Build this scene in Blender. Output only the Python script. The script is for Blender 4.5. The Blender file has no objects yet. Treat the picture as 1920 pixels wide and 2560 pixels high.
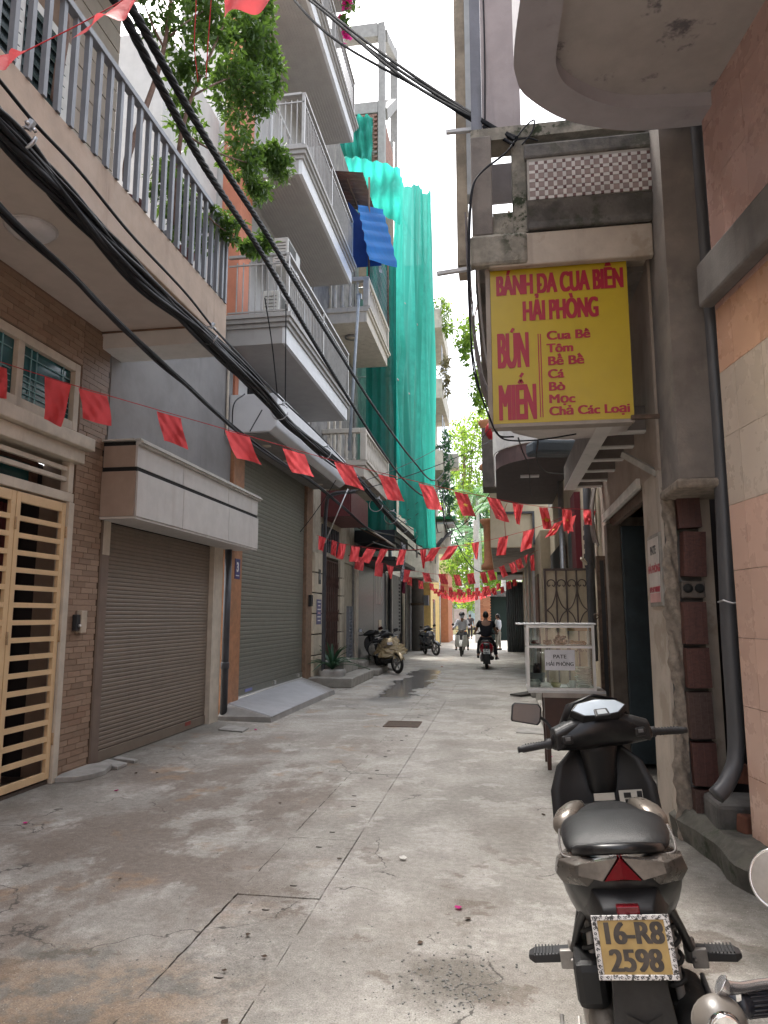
import bpy, bmesh, math, random
import numpy as np
from mathutils import Vector, Matrix, Euler
random.seed(7); RNG = np.random.default_rng(7)
PI = math.pi
scene = bpy.context.scene
COL = scene.collection

# ------------------------------------------------------------------ camera
CAM_H, PITCH, YAW, FPX = 1.55, math.radians(8.3), math.radians(9.2), 1775.0
cam_d = bpy.data.cameras.new('camera')
cam_d.sensor_fit = 'VERTICAL'; cam_d.sensor_height = 24.0
cam_d.lens = 24.0 * FPX / 2560.0
cam_d.clip_start = 0.05; cam_d.clip_end = 2000
cam = bpy.data.objects.new('camera', cam_d); COL.objects.link(cam)
cam.location = (0, 0, CAM_H)
cam.rotation_euler = (PI/2 + PITCH, 0, YAW)
scene.camera = cam

# ------------------------------------------------------------------ sky, sun, exposure
SUN_EL, SUN_AZ = math.radians(63), math.radians(-42)      # azimuth from +Y towards +X
w = bpy.data.worlds.new('World'); scene.world = w; w.use_nodes = True
nt = w.node_tree; nt.nodes.clear()
sky = nt.nodes.new('ShaderNodeTexSky'); sky.sky_type = 'NISHITA'; sky.sun_disc = False
sky.sun_elevation = SUN_EL; sky.sun_rotation = SUN_AZ
sky.air_density = 1.0; sky.dust_density = 6.0; sky.ozone_density = 1.0
hs = nt.nodes.new('ShaderNodeHueSaturation'); hs.inputs['Saturation'].default_value = 0.35
bg = nt.nodes.new('ShaderNodeBackground'); bg.inputs['Strength'].default_value = 0.15
wo = nt.nodes.new('ShaderNodeOutputWorld')
nt.links.new(sky.outputs[0], hs.inputs['Color']); nt.links.new(hs.outputs[0], bg.inputs[0]); nt.links.new(bg.outputs[0], wo.inputs[0])
sl = bpy.data.lights.new('sun', 'SUN'); sl.energy = .9; sl.angle = math.radians(14); sl.color = (1.0, 0.95, 0.87)
so = bpy.data.objects.new('sun', sl); COL.objects.link(so)
sd = Vector((math.sin(SUN_AZ)*math.cos(SUN_EL), math.cos(SUN_AZ)*math.cos(SUN_EL), math.sin(SUN_EL)))
so.rotation_euler = sd.to_track_quat('Z', 'Y').to_euler(); so.location = (0, 20, 40)
vs = scene.view_settings
vs.view_transform = 'Standard'; vs.look = 'None'; vs.gamma = 1.0; vs.use_curve_mapping = False
vs.exposure = 2.22
scene.cycles.max_bounces = 8; scene.cycles.diffuse_bounces = 5; scene.cycles.transparent_max_bounces = 12
scene.cycles.use_adaptive_sampling = True; scene.cycles.use_denoising = True

# ------------------------------------------------------------------ measuring: photograph point -> place in the alley
_R = np.array([math.cos(YAW), math.sin(YAW), 0]); _F = np.array([-math.sin(YAW), math.cos(YAW), 0])
_FW = _F*math.cos(PITCH) + np.array([0, 0, math.sin(PITCH)]); _UP = -_F*math.sin(PITCH) + np.array([0, 0, math.cos(PITCH)])
_C = np.array([0, 0, CAM_H])
def ray(px, py): return _R*(px-960)/FPX + _UP*(-(py-1280)/FPX) + _FW
def G(px, py, z=0): d = ray(px, py); return Vector(_C + d*((z-CAM_H)/d[2]))
def PX(px, py, X): d = ray(px, py); return Vector(_C + d*(X/d[0]))
def PY(px, py, Y): d = ray(px, py); return Vector(_C + d*(Y/d[1]))
def PD(px, py, D): return Vector(_C + ray(px, py)*D)

# ------------------------------------------------------------------ helpers
ORG = {}
def _parent(o, parent, at):
    if parent is None: o.location = at
    else:
        o.parent = parent; o.location = Vector(at) - ORG[parent.name]
    ORG[o.name] = Vector(at)
def tag(o, label=None, cat=None, group=None, kind=None):
    if label: o['label'] = label
    if cat: o['category'] = cat
    if group: o['group'] = group
    if kind: o['kind'] = kind
    return o
def thing(name, label, cat, loc=(0, 0, 0), group=None, rot=None):
    o = bpy.data.objects.new(name, None); COL.objects.link(o); o.empty_display_size = .1
    o.location = loc
    ORG[o.name] = Vector(loc)
    if rot is not None:
        o.rotation_euler = rot; ORG[o.name] = Vector((0, 0, 0))   # built in its own frame
    return tag(o, label, cat, group)
def part_empty(name, parent, at):
    o = bpy.data.objects.new(name, None); COL.objects.link(o); o.empty_display_size = .1
    _parent(o, parent, at); return o
def inst(mesh, name, parent, at, rot=None, scale=None):
    o = bpy.data.objects.new(name, mesh); COL.objects.link(o); _parent(o, parent, at)
    if rot is not None: o.rotation_euler = rot
    if scale is not None: o.scale = scale
    return o

class MB:
    def __init__(s): s.v = []; s.f = []; s.s = []
    def add(s, vs, fs, smooth=False):
        n = len(s.v); s.v += [tuple(p) for p in vs]; s.f += [tuple(i+n for i in f) for f in fs]; s.s += [smooth]*len(fs); return s
    def box(s, x0, y0, z0, x1, y1, z1):
        if x0 > x1: x0, x1 = x1, x0
        if y0 > y1: y0, y1 = y1, y0
        if z0 > z1: z0, z1 = z1, z0
        v = [(x0,y0,z0),(x1,y0,z0),(x1,y1,z0),(x0,y1,z0),(x0,y0,z1),(x1,y0,z1),(x1,y1,z1),(x0,y1,z1)]
        return s.add(v, [(0,3,2,1),(4,5,6,7),(0,1,5,4),(1,2,6,5),(2,3,7,6),(3,0,4,7)])
    def obox(s, c, size, rot=(0, 0, 0)):
        m = Euler(rot).to_matrix(); hx, hy, hz = size[0]/2, size[1]/2, size[2]/2
        v = [Vector(c)+m@Vector(p) for p in [(-hx,-hy,-hz),(hx,-hy,-hz),(hx,hy,-hz),(-hx,hy,-hz),(-hx,-hy,hz),(hx,-hy,hz),(hx,hy,hz),(-hx,hy,hz)]]
        return s.add(v, [(0,3,2,1),(4,5,6,7),(0,1,5,4),(1,2,6,5),(2,3,7,6),(3,0,4,7)])
    def bar(s, a, b, w, h=None):
        a, b = Vector(a), Vector(b); d = (b-a); L = d.length; q = d.to_track_quat('Y', 'Z').to_matrix(); h = h or w
        v = [a+q@Vector((sx*w/2, y, sz*h/2)) for y in (0, L) for sx, sz in ((-1,-1),(1,-1),(1,1),(-1,1))]
        return s.add(v, [(0,1,2,3),(7,6,5,4),(0,4,5,1),(1,5,6,2),(2,6,7,3),(3,7,4,0)])
    def loft(s, rings, smooth=True, cap=True, closed=True):
        n = len(rings[0]); vs = [p for r in rings for p in r]; fs = []
        for k in range(len(rings)-1):
            for i in range(n if closed else n-1):
                j = (i+1) % n; fs.append((k*n+i, k*n+j, (k+1)*n+j, (k+1)*n+i))
        if cap and closed: fs.append(tuple(range(n-1, -1, -1))); fs.append(tuple((len(rings)-1)*n+i for i in range(n)))
        return s.add(vs, fs, smooth)
    def tube(s, pts, r, n=8, smooth=True, cap=True):
        pts = [Vector(p) for p in pts]; rs = r if isinstance(r, (list, tuple)) else [r]*len(pts); rings = []
        up = None
        for i, p in enumerate(pts):
            t = (pts[min(i+1, len(pts)-1)]-pts[max(i-1, 0)]).normalized()
            if up is None: up = t.orthogonal().normalized()
            up = (up - t*up.dot(t)); up = up.normalized() if up.length > 1e-6 else t.orthogonal().normalized()
            b = t.cross(up); rings.append([p+(up*math.cos(2*PI*k/n)+b*math.sin(2*PI*k/n))*rs[i] for k in range(n)])
        return s.loft(rings, smooth, cap)
    def lathe(s, prof, c=(0, 0, 0), n=16, axis='z', smooth=True, cap=True):
        rings = []
        for r, h in prof:
            ring = []
            for k in range(n):
                a = 2*PI*k/n; x, y = r*math.cos(a), r*math.sin(a)
                p = (x, y, h) if axis == 'z' else ((h, x, y) if axis == 'x' else (y, h, x))
                ring.append(Vector(c)+Vector(p))
            rings.append(ring)
        return s.loft(rings, smooth, cap)
    def prism(s, poly, a, b, axis='x', smooth=False):
        def P(u, v, t): return (t, u, v) if axis == 'x' else ((u, t, v) if axis == 'y' else (u, v, t))
        n = len(poly); v = [P(u, w_, a) for u, w_ in poly]+[P(u, w_, b) for u, w_ in poly]
        f = [tuple(range(n-1, -1, -1)), tuple(range(n, 2*n))]+[(i, (i+1) % n, n+(i+1) % n, n+i) for i in range(n)]
        return s.add(v, f, smooth)
    def grid(s, fn, nu, nv, smooth=True):
        v = [fn(i/nu, j/nv) for j in range(nv+1) for i in range(nu+1)]
        f = [(j*(nu+1)+i, j*(nu+1)+i+1, (j+1)*(nu+1)+i+1, (j+1)*(nu+1)+i) for j in range(nv) for i in range(nu)]
        return s.add(v, f, smooth)
    def build(s, name, mat, parent=None, bevel=0, subd=0, solid=0, seg=2, flip=True, kind=None, at=None):
        vs = np.array([tuple(p) for p in s.v], float)
        if at is None: at = Vector(((vs[:, 0].min()+vs[:, 0].max())/2, (vs[:, 1].min()+vs[:, 1].max())/2, vs[:, 2].min()))
        me = bpy.data.meshes.new(name)
        me.from_pydata([tuple(p) for p in (vs-np.array(at))], [], s.f)
        for p, sm in zip(me.polygons, s.s): p.use_smooth = sm
        if flip:
            bm = bmesh.new(); bm.from_mesh(me); bmesh.ops.recalc_face_normals(bm, faces=bm.faces); bm.to_mesh(me); bm.free()
        me.materials.append(mat)
        o = bpy.data.objects.new(name, me); COL.objects.link(o); _parent(o, parent, at)
        if solid:
            m = o.modifiers.new('solidify', 'SOLIDIFY'); m.thickness = solid; m.offset = 0
        if bevel:
            m = o.modifiers.new('bevel', 'BEVEL'); m.width = bevel; m.segments = seg; m.limit_method = 'ANGLE'; m.angle_limit = math.radians(35)
        if subd:
            m = o.modifiers.new('subd', 'SUBSURF'); m.levels = subd; m.render_levels = subd
        if kind: o['kind'] = kind
        return o
def B(name, mat, parent, *a, bevel=0, **k): return MB().box(*a).build(name, mat, parent, bevel=bevel, **k)
def rawmesh(name, mb, mat):
    me = bpy.data.meshes.new(name); me.from_pydata(mb.v, [], mb.f); me.materials.append(mat)
    bm = bmesh.new(); bm.from_mesh(me); bmesh.ops.recalc_face_normals(bm, faces=bm.faces); bm.to_mesh(me); bm.free()
    return me
def spline(pts, n=8):
    P = [Vector(p) for p in pts]; P = [P[0]*2-P[1]]+P+[P[-1]*2-P[-2]]; out = []
    for i in range(1, len(P)-2):
        a, b, c, d = P[i-1:i+3]
        for k in range(n):
            t = k/n; out.append(0.5*((2*b)+(c-a)*t+(2*a-5*b+4*c-d)*t*t+(3*b-a-3*c+d)*t**3))
    out.append(P[-2]); return out
def text(body, size, at, rot, mat, parent, name='lettering', ext=.004, bold=0, sx=1, align='CENTER', sy=1, kind=None, shear=0):
    c = bpy.data.curves.new('t', 'FONT'); c.body = body; c.size = size; c.extrude = ext; c.offset = bold; c.align_x = align; c.shear = shear
    o = bpy.data.objects.new('t', c); COL.objects.link(o)
    me = bpy.data.meshes.new_from_object(o.evaluated_get(bpy.context.evaluated_depsgraph_get()))
    bpy.data.objects.remove(o); me.materials.clear(); me.materials.append(mat)
    return inst(me, name, parent, at, rot, (sx, sy, 1))

def boldtext(body, size, at, rot, mat, parent, name, bold, sx, ext=.0012, align='LEFT'):
    """heavy lettering: the same outlines struck several times with a small shift"""
    c = bpy.data.curves.new('t', 'FONT'); c.body = body; c.size = size; c.align_x = align
    o = bpy.data.objects.new('t', c); COL.objects.link(o); me = bpy.data.meshes.new_from_object(o.evaluated_get(bpy.context.evaluated_depsgraph_get())); bpy.data.objects.remove(o)
    V = [v.co.copy() for v in me.vertices]; F = [tuple(p.vertices) for p in me.polygons]; mb = MB(); k = 0; b = bold*size
    for dx in (-1, -.5, 0, .5, 1):
        for dy in (-.3, 0, .3): mb.add([(v.x*sx+dx*b*min(1, sx*1.15), v.y+dy*b*.7, ext+k*.00006) for v in V], F); k += 1
    me2 = bpy.data.meshes.new(name); me2.from_pydata(mb.v, [], mb.f); me2.materials.append(mat)
    return inst(me2, name, parent, at, rot)

# ------------------------------------------------------------------ materials
MATS = {}
def nodes(name):
    m = bpy.data.materials.new(name); m.use_nodes = True; t = m.node_tree; b = t.nodes['Principled BSDF']
    return m, t, b
def noise(t, scale, detail=4, rough=.55, vec=None, map_scale=None, loc=None):
    n = t.nodes.new('ShaderNodeTexNoise'); n.inputs['Scale'].default_value = scale; n.inputs['Detail'].default_value = detail; n.inputs['Roughness'].default_value = rough
    if vec is not None:
        if map_scale or loc:
            mp = t.nodes.new('ShaderNodeMapping')
            if map_scale: mp.inputs['Scale'].default_value = map_scale
            if loc: mp.inputs['Location'].default_value = loc
            t.links.new(vec, mp.inputs[0]); t.links.new(mp.outputs[0], n.inputs['Vector'])
        else: t.links.new(vec, n.inputs['Vector'])
    return n.outputs['Fac']
def ramp(t, fac, lo, hi, a=0., b=1.):
    r = t.nodes.new('ShaderNodeMapRange'); r.inputs[1].default_value = lo; r.inputs[2].default_value = hi; r.inputs[3].default_value = a; r.inputs[4].default_value = b
    r.interpolation_type = 'SMOOTHSTEP'; t.links.new(fac, r.inputs[0]); return r.outputs[0]
def mixc(t, fac, a, b, mode='MIX'):
    m = t.nodes.new('ShaderNodeMix'); m.data_type = 'RGBA'; m.blend_type = mode
    if isinstance(fac, (int, float)): m.inputs[0].default_value = fac
    else: t.links.new(fac, m.inputs[0])
    for s_, v in ((m.inputs[6], a), (m.inputs[7], b)):
        if isinstance(v, tuple): s_.default_value = (*v[:3], 1)
        else: t.links.new(v, s_)
    return m.outputs[2]
def math2(t, op, a, b):
    m = t.nodes.new('ShaderNodeMath'); m.operation = op
    for i, v in ((0, a), (1, b)):
        if isinstance(v, (int, float)): m.inputs[i].default_value = v
        else: t.links.new(v, m.inputs[i])
    return m.outputs[0]
def bump(t, b, h, strength, dist=.01):
    n = t.nodes.new('ShaderNodeBump'); n.inputs['Strength'].default_value = strength; n.inputs['Distance'].default_value = dist
    t.links.new(h, n.inputs['Height']); t.links.new(n.outputs[0], b.inputs['Normal'])
def M(name, col, rough=.6, metal=0., var=.12, scale=5, bmp=.15, bscale=60, streak=0, scol=(.05, .045, .04), blotch=0, bcol=None, bsc=1.5, obj=0., blo=.5, bhi=.62, slo=.5, shi=.75, coat=0, spec=.5, moss=0):
    """painted, plastered, metal or plastic surface: base colour with drift, rain streaks, blotches of wear, fine relief"""
    if name in MATS: return MATS[name]
    m, t, b = nodes(name)
    pos = t.nodes.new('ShaderNodeNewGeometry').outputs['Position']
    c = tuple(col)
    dk = tuple(max(0, x*(1-var)) for x in c); lt = tuple(min(1, x*(1+var)) for x in c)
    out = mixc(t, ramp(t, noise(t, scale, 5, .6, pos), .3, .7), dk, lt)
    if obj:
        oi = t.nodes.new('ShaderNodeObjectInfo')
        out = mixc(t, 1.0, out, mixc(t, oi.outputs['Random'], tuple([1-obj]*3), (1+obj, 1+obj*.9, 1+obj*.8)), 'MULTIPLY')
    if blotch:
        out = mixc(t, math2(t, 'MULTIPLY', ramp(t, noise(t, bsc, 7, .65, pos), blo, bhi), blotch), out, bcol or tuple(x*.45 for x in c))
    if streak:
        s1 = ramp(t, noise(t, 1.0, 6, .6, pos, (7, 7, .7)), slo, shi)
        s2 = ramp(t, noise(t, 1.3, 3, .6, pos), .35, .7)
        out = mixc(t, math2(t, 'MULTIPLY', math2(t, 'MULTIPLY', s1, s2), streak), out, scol)
    if moss:
        s1 = math2(t, 'MULTIPLY', ramp(t, noise(t, 9, 8, .7, pos), .48, .58), ramp(t, noise(t, 1.7, 3, .5, pos), .45, .6))
        out = mixc(t, math2(t, 'MULTIPLY', s1, moss), out, (.025, .035, .015))
    t.links.new(out, b.inputs['Base Color'])
    b.inputs['Metallic'].default_value = metal
    b.inputs['Specular IOR Level'].default_value = spec
    rn = t.nodes.new('ShaderNodeMapRange'); rn.inputs[3].default_value = max(.03, rough-.12); rn.inputs[4].default_value = min(1, rough+.12)
    t.links.new(noise(t, scale*3, 4, .6, pos), rn.inputs[0]); t.links.new(rn.outputs[0], b.inputs['Roughness'])
    if coat: b.inputs['Coat Weight'].default_value = coat; b.inputs['Coat Roughness'].default_value = .08
    if bmp: bump(t, b, noise(t, bscale, 5, .65, pos), bmp, .01)
    MATS[name] = m; return m
def flat(name, col, rough=.5, metal=0, emit=None, trans=0, alpha=1):
    if name in MATS: return MATS[name]
    m, t, b = nodes(name); b.inputs['Base Color'].default_value = (*col, 1); b.inputs['Roughness'].default_value = rough; b.inputs['Metallic'].default_value = metal
    b.inputs['Transmission Weight'].default_value = trans; b.inputs['Alpha'].default_value = alpha
    MATS[name] = m; return m
def clearglass(name, tint=(.9, .95, .93), mix=.12):
    if name in MATS: return MATS[name]
    m, t, b = nodes(name); t.nodes.remove(b); out = t.nodes['Material Output']
    tr = t.nodes.new('ShaderNodeBsdfTransparent'); tr.inputs[0].default_value = (*tint, 1)
    gl = t.nodes.new('ShaderNodeBsdfGlossy'); gl.inputs['Roughness'].default_value = .03
    fr = t.nodes.new('ShaderNodeFresnel'); fr.inputs[0].default_value = 1.45
    mx = t.nodes.new('ShaderNodeMixShader')
    t.links.new(math2(t, 'ADD', fr.outputs[0], mix*.3), mx.inputs[0]); t.links.new(tr.outputs[0], mx.inputs[1]); t.links.new(gl.outputs[0], mx.inputs[2]); t.links.new(mx.outputs[0], out.inputs[0])
    MATS[name] = m; return m
def thin(name, col, tcol, tfac=.45, rough=.7, alpha=1.0, weave=0, fold=0, objvar=0, stripes=None):
    """thin cloth, leaf or film that lets light through"""
    if name in MATS: return MATS[name]
    m, t, b = nodes(name); out = t.nodes['Material Output']
    pos = t.nodes.new('ShaderNodeNewGeometry').outputs['Position']
    c = mixc(t, ramp(t, noise(t, 3 if not objvar else 2.0, 4, .6, pos), .3, .7), tuple(x*.72 for x in col), tuple(min(1, x*1.2) for x in col))
    if objvar: c = mixc(t, ramp(t, noise(t, objvar, 2, .5, pos), .35, .65), c, tuple(x*1.5 for x in col))
    if stripes:
        wv = noise(t, 1.0, 2, .5, pos, stripes)
        c = mixc(t, ramp(t, wv, .42, .6), c, tuple(x*.55 for x in col))
    t.links.new(c, b.inputs['Base Color']); b.inputs['Roughness'].default_value = rough; b.inputs['Specular IOR Level'].default_value = .3
    tl = t.nodes.new('ShaderNodeBsdfTranslucent'); tl.inputs[0].default_value = (*tcol, 1)
    mx = t.nodes.new('ShaderNodeMixShader'); mx.inputs[0].default_value = tfac
    t.links.new(b.outputs[0], mx.inputs[1]); t.links.new(tl.outputs[0], mx.inputs[2]); last = mx.outputs[0]
    if alpha < 1:
        tp = t.nodes.new('ShaderNodeBsdfTransparent'); m2 = t.nodes.new('ShaderNodeMixShader'); m2.inputs[0].default_value = alpha
        t.links.new(tp.outputs[0], m2.inputs[1]); t.links.new(last, m2.inputs[2]); last = m2.outputs[0]
    t.links.new(last, out.inputs[0])
    if fold: bump(t, b, noise(t, fold, 3, .5, pos), .4, .02)
    MATS[name] = m; return m

CREAM = M('cream_paint', (.52, .46, .38), .55, streak=.5, scol=(.2, .16, .12), bmp=.08)
CREAM_METAL = M('gate_paint', (.66, .47, .27), .42, var=.06, bmp=.03, blotch=.25, bcol=(.36, .2, .1), bsc=9, blo=.62, bhi=.7)
FASCIA = M('fascia_plaster', (.47, .37, .29), .8, var=.08, streak=.55, scol=(.2, .14, .1), bmp=.2, bscale=30, blotch=.3, bcol=(.55, .47, .4))
SOFFIT = M('soffit_plaster', (.50, .44, .40), .85, var=.05, blotch=.18, bcol=(.4, .34, .3), bsc=1.1)
WHITEP = M('white_plaster', (.56, .55, .53), .8, var=.06, streak=.4, scol=(.25, .24, .22), bmp=.1)
GREYCEM = M('grey_render', (.245, .24, .24), .85, var=.12, scale=2, streak=.35, scol=(.09, .09, .1), blotch=.35, bcol=(.26, .26, .27), bsc=2.2)
CONC = M('old_concrete', (.30, .28, .25), .9, var=.18, scale=7, bmp=.5, bscale=35, streak=.5, scol=(.06, .055, .05), blotch=.4, bcol=(.15, .14, .12))
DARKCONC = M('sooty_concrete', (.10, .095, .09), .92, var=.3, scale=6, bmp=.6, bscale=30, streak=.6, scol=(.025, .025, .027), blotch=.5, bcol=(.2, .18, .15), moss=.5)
MOSSY = M('mossy_concrete', (.26, .24, .2), .95, var=.25, scale=8, bmp=.7, bscale=25, streak=.7, scol=(.03, .03, .03), moss=1.0, blotch=.5, bcol=(.09, .09, .08), bsc=3)
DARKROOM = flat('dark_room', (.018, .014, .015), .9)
GREYMET = M('grey_railing_paint', (.165, .18, .205), .45, var=.08, metal=.0, bmp=.03)
STEEL = M('galvanised_steel', (.5, .5, .5), .4, metal=.8, var=.12, scale=12, bmp=.03)
ALU = M('aluminium', (.62, .62, .61), .35, metal=.7, var=.06, scale=9, bmp=.02)
BLACKRUB = M('black_rubber', (.016, .016, .018), .55, var=.2, bmp=.05)
CABLE = M('black_cable', (.014, .015, .019), .6, var=.25, bmp=0, spec=.25)
RED = M('red_plastic', (.5, .02, .02), .3, bmp=0)
DARKGAP = flat('dark_gap', (.01, .01, .01), .9)
GLASS = clearglass('clear_glass')
# ------------------------------------------------------------------ ground
def pavement_mat():
    m, t, b = nodes('alley_concrete'); pos = t.nodes.new('ShaderNodeNewGeometry').outputs['Position']
    sx = t.nodes.new('ShaderNodeSeparateXYZ'); t.links.new(pos, sx.inputs[0]); X, Y = sx.outputs[0], sx.outputs[1]
    base = mixc(t, ramp(t, noise(t, 1.3, 6, .6, pos), .3, .7), (.265, .248, .222), (.39, .372, .338))
    base = mixc(t, math2(t, 'MULTIPLY', ramp(t, noise(t, 2.2, 8, .65, pos, loc=(3, 8, 0)), .53, .6), .55), base, (.47, .45, .42))   # pale scuffed cement
    base = mixc(t, math2(t, 'MULTIPLY', ramp(t, noise(t, .8, 7, .6, pos, loc=(7, 3, 0)), .52, .66), .45), base, (.21, .185, .16))
    # brown damp stains, mostly on the left half of the alley
    left = ramp(t, math2(t, 'ADD', X, math2(t, 'MULTIPLY', noise(t, .7, 3, .5, pos), 1.6)), -.1, -1.0)
    near = ramp(t, Y, 10.5, 8.0)
    st = math2(t, 'MULTIPLY', ramp(t, noise(t, 1.35, 12, .7, pos, (1, .62, 1), (1.7, 4.2, 0)), .435, .52), ramp(t, noise(t, 6, 8, .7, pos), .2, .45))
    st2 = ramp(t, noise(t, .55, 5, .55, pos, loc=(5, 1, 0)), .36, .56)
    f = math2(t, 'MULTIPLY', math2(t, 'MULTIPLY', left, near), math2(t, 'MULTIPLY', st, st2))
    base = mixc(t, math2(t, 'MULTIPLY', f, .78), base, (.155, .12, .095))
    cen = math2(t, 'MULTIPLY', ramp(t, noise(t, 1.9, 8, .65, pos, loc=(12, 6, 0)), .585, .62), ramp(t, Y, 6.5, 4.0))
    base = mixc(t, math2(t, 'MULTIPLY', cen, .7), base, (.165, .135, .11))
    or_ = math2(t, 'MULTIPLY', left, ramp(t, noise(t, 1.6, 6, .6, pos, loc=(21, 5, 0)), .58, .66))
    base = mixc(t, math2(t, 'MULTIPLY', or_, .5), base, (.30, .185, .1))
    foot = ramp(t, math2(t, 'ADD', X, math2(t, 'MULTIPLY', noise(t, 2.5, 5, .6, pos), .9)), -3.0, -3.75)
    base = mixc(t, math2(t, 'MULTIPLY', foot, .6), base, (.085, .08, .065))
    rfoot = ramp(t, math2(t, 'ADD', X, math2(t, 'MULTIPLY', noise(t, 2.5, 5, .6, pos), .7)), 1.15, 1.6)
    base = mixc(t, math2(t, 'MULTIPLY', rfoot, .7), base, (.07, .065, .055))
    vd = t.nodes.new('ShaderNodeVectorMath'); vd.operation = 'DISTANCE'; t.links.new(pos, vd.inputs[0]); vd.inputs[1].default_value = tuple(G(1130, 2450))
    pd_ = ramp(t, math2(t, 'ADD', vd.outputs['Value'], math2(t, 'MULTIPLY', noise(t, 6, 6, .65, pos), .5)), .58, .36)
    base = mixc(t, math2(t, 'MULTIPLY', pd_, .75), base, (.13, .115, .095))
    vd = t.nodes.new('ShaderNodeVectorMath'); vd.operation = 'DISTANCE'; t.links.new(pos, vd.inputs[0]); vd.inputs[1].default_value = tuple(G(150, 2560))
    pd_ = ramp(t, math2(t, 'ADD', vd.outputs['Value'], math2(t, 'MULTIPLY', noise(t, 2.5, 8, .65, pos), 1.2)), 1.5, 1.0)
    base = mixc(t, math2(t, 'MULTIPLY', pd_, .55), base, mixc(t, ramp(t, noise(t, 5, 7, .7, pos), .42, .58), (.075, .07, .055), (.26, .16, .08)))
    # the wet run of water down the middle, further up
    wx = math2(t, 'ABSOLUTE', math2(t, 'ADD', math2(t, 'ADD', X, 2.05), math2(t, 'MULTIPLY', math2(t, 'SUBTRACT', noise(t, .9, 6, .6, pos), .5), 1.5)), 0)
    wy = math2(t, 'MULTIPLY', ramp(t, Y, 11.5, 14.5), ramp(t, Y, 24, 20))
    wet = math2(t, 'MULTIPLY', ramp(t, wx, .62, .3), wy)
    base = mixc(t, math2(t, 'MULTIPLY', wet, .8), base, (.10, .10, .105))
    # aggregate: pale and dark grains
    vo = t.nodes.new('ShaderNodeTexVoronoi'); vo.inputs['Scale'].default_value = 62; t.links.new(pos, vo.inputs['Vector'])
    rs = ramp(t, vo.outputs['Distance'], .22, .1)
    pick = t.nodes.new('ShaderNodeSeparateColor'); t.links.new(vo.outputs['Color'], pick.inputs[0])
    gr = math2(t, 'MULTIPLY', rs, ramp(t, pick.outputs[0], .66, .72))
    base = mixc(t, math2(t, 'MULTIPLY', gr, .65), base, (.56, .53, .48))
    gd = math2(t, 'MULTIPLY', rs, ramp(t, pick.outputs[1], .68, .74))
    base = mixc(t, math2(t, 'MULTIPLY', gd, .8), base, (.09, .085, .08))
    fine = noise(t, 140, 3, .7, pos)
    base = mixc(t, .55, base, mixc(t, ramp(t, fine, .3, .7), (.5, .5, .5), (1.5, 1.5, 1.5)), 'MULTIPLY')
    base = mixc(t, .5, base, mixc(t, ramp(t, noise(t, 22, 6, .7, pos), .3, .7), (.68, .67, .65), (1.3, 1.3, 1.3)), 'MULTIPLY')
    dv = t.nodes.new('ShaderNodeVectorMath'); dv.operation = 'ADD'; nn = t.nodes.new('ShaderNodeTexNoise'); nn.inputs['Scale'].default_value = 2.5; nn.inputs['Detail'].default_value = 8; t.links.new(pos, nn.inputs['Vector'])
    sc_ = t.nodes.new('ShaderNodeVectorMath'); sc_.operation = 'SCALE'; sc_.inputs[3].default_value = .9; t.links.new(nn.outputs['Color'], sc_.inputs[0]); t.links.new(pos, dv.inputs[0]); t.links.new(sc_.outputs[0], dv.inputs[1])
    ve = t.nodes.new('ShaderNodeTexVoronoi'); ve.feature = 'DISTANCE_TO_EDGE'; ve.inputs['Scale'].default_value = .62; t.links.new(dv.outputs[0], ve.inputs['Vector'])
    crk = math2(t, 'MULTIPLY', ramp(t, ve.outputs['Distance'], .0055, .0025), ramp(t, noise(t, .9, 4, .6, pos, loc=(4, 9, 0)), .50, .56))
    base = mixc(t, math2(t, 'MULTIPLY', crk, .8), base, (.05, .045, .04))
    t.links.new(base, b.inputs['Base Color'])
    ro = t.nodes.new('ShaderNodeMapRange'); ro.inputs[3].default_value = .88; ro.inputs[4].default_value = .16; t.links.new(wet, ro.inputs[0])
    t.links.new(math2(t, 'SUBTRACT', ro.outputs[0], math2(t, 'MULTIPLY', f, .2)), b.inputs['Roughness'])
    h = math2(t, 'ADD', math2(t, 'MULTIPLY', noise(t, 70, 5, .7, pos), .5), math2(t, 'MULTIPLY', noise(t, 7, 5, .6, pos), .9))
    h = math2(t, 'ADD', h, math2(t, 'MULTIPLY', rs, .35))
    st_ = math2(t, 'SUBTRACT', 1.0, wet)
    n = t.nodes.new('ShaderNodeBump'); n.inputs['Distance'].default_value = .012; t.links.new(h, n.inputs['Height']); t.links.new(math2(t, 'MULTIPLY', st_, .85), n.inputs['Strength'])
    t.links.new(n.outputs[0], b.inputs['Normal'])
    return m
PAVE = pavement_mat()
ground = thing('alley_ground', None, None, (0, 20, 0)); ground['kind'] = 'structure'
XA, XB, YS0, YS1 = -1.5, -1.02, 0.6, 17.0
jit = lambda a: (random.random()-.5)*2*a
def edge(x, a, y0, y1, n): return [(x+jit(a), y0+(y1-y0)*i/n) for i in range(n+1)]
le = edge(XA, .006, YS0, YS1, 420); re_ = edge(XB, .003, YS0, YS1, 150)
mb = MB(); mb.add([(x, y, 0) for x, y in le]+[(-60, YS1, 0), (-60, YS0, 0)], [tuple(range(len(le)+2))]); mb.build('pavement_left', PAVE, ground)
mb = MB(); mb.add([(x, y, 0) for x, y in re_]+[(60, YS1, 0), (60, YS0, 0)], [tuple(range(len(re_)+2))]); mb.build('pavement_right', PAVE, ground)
MB().add([(-60, -40, 0), (60, -40, 0), (60, YS0, 0), (-60, YS0, 0)], [(0, 1, 2, 3)]).build('pavement_near', PAVE, ground)
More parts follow.
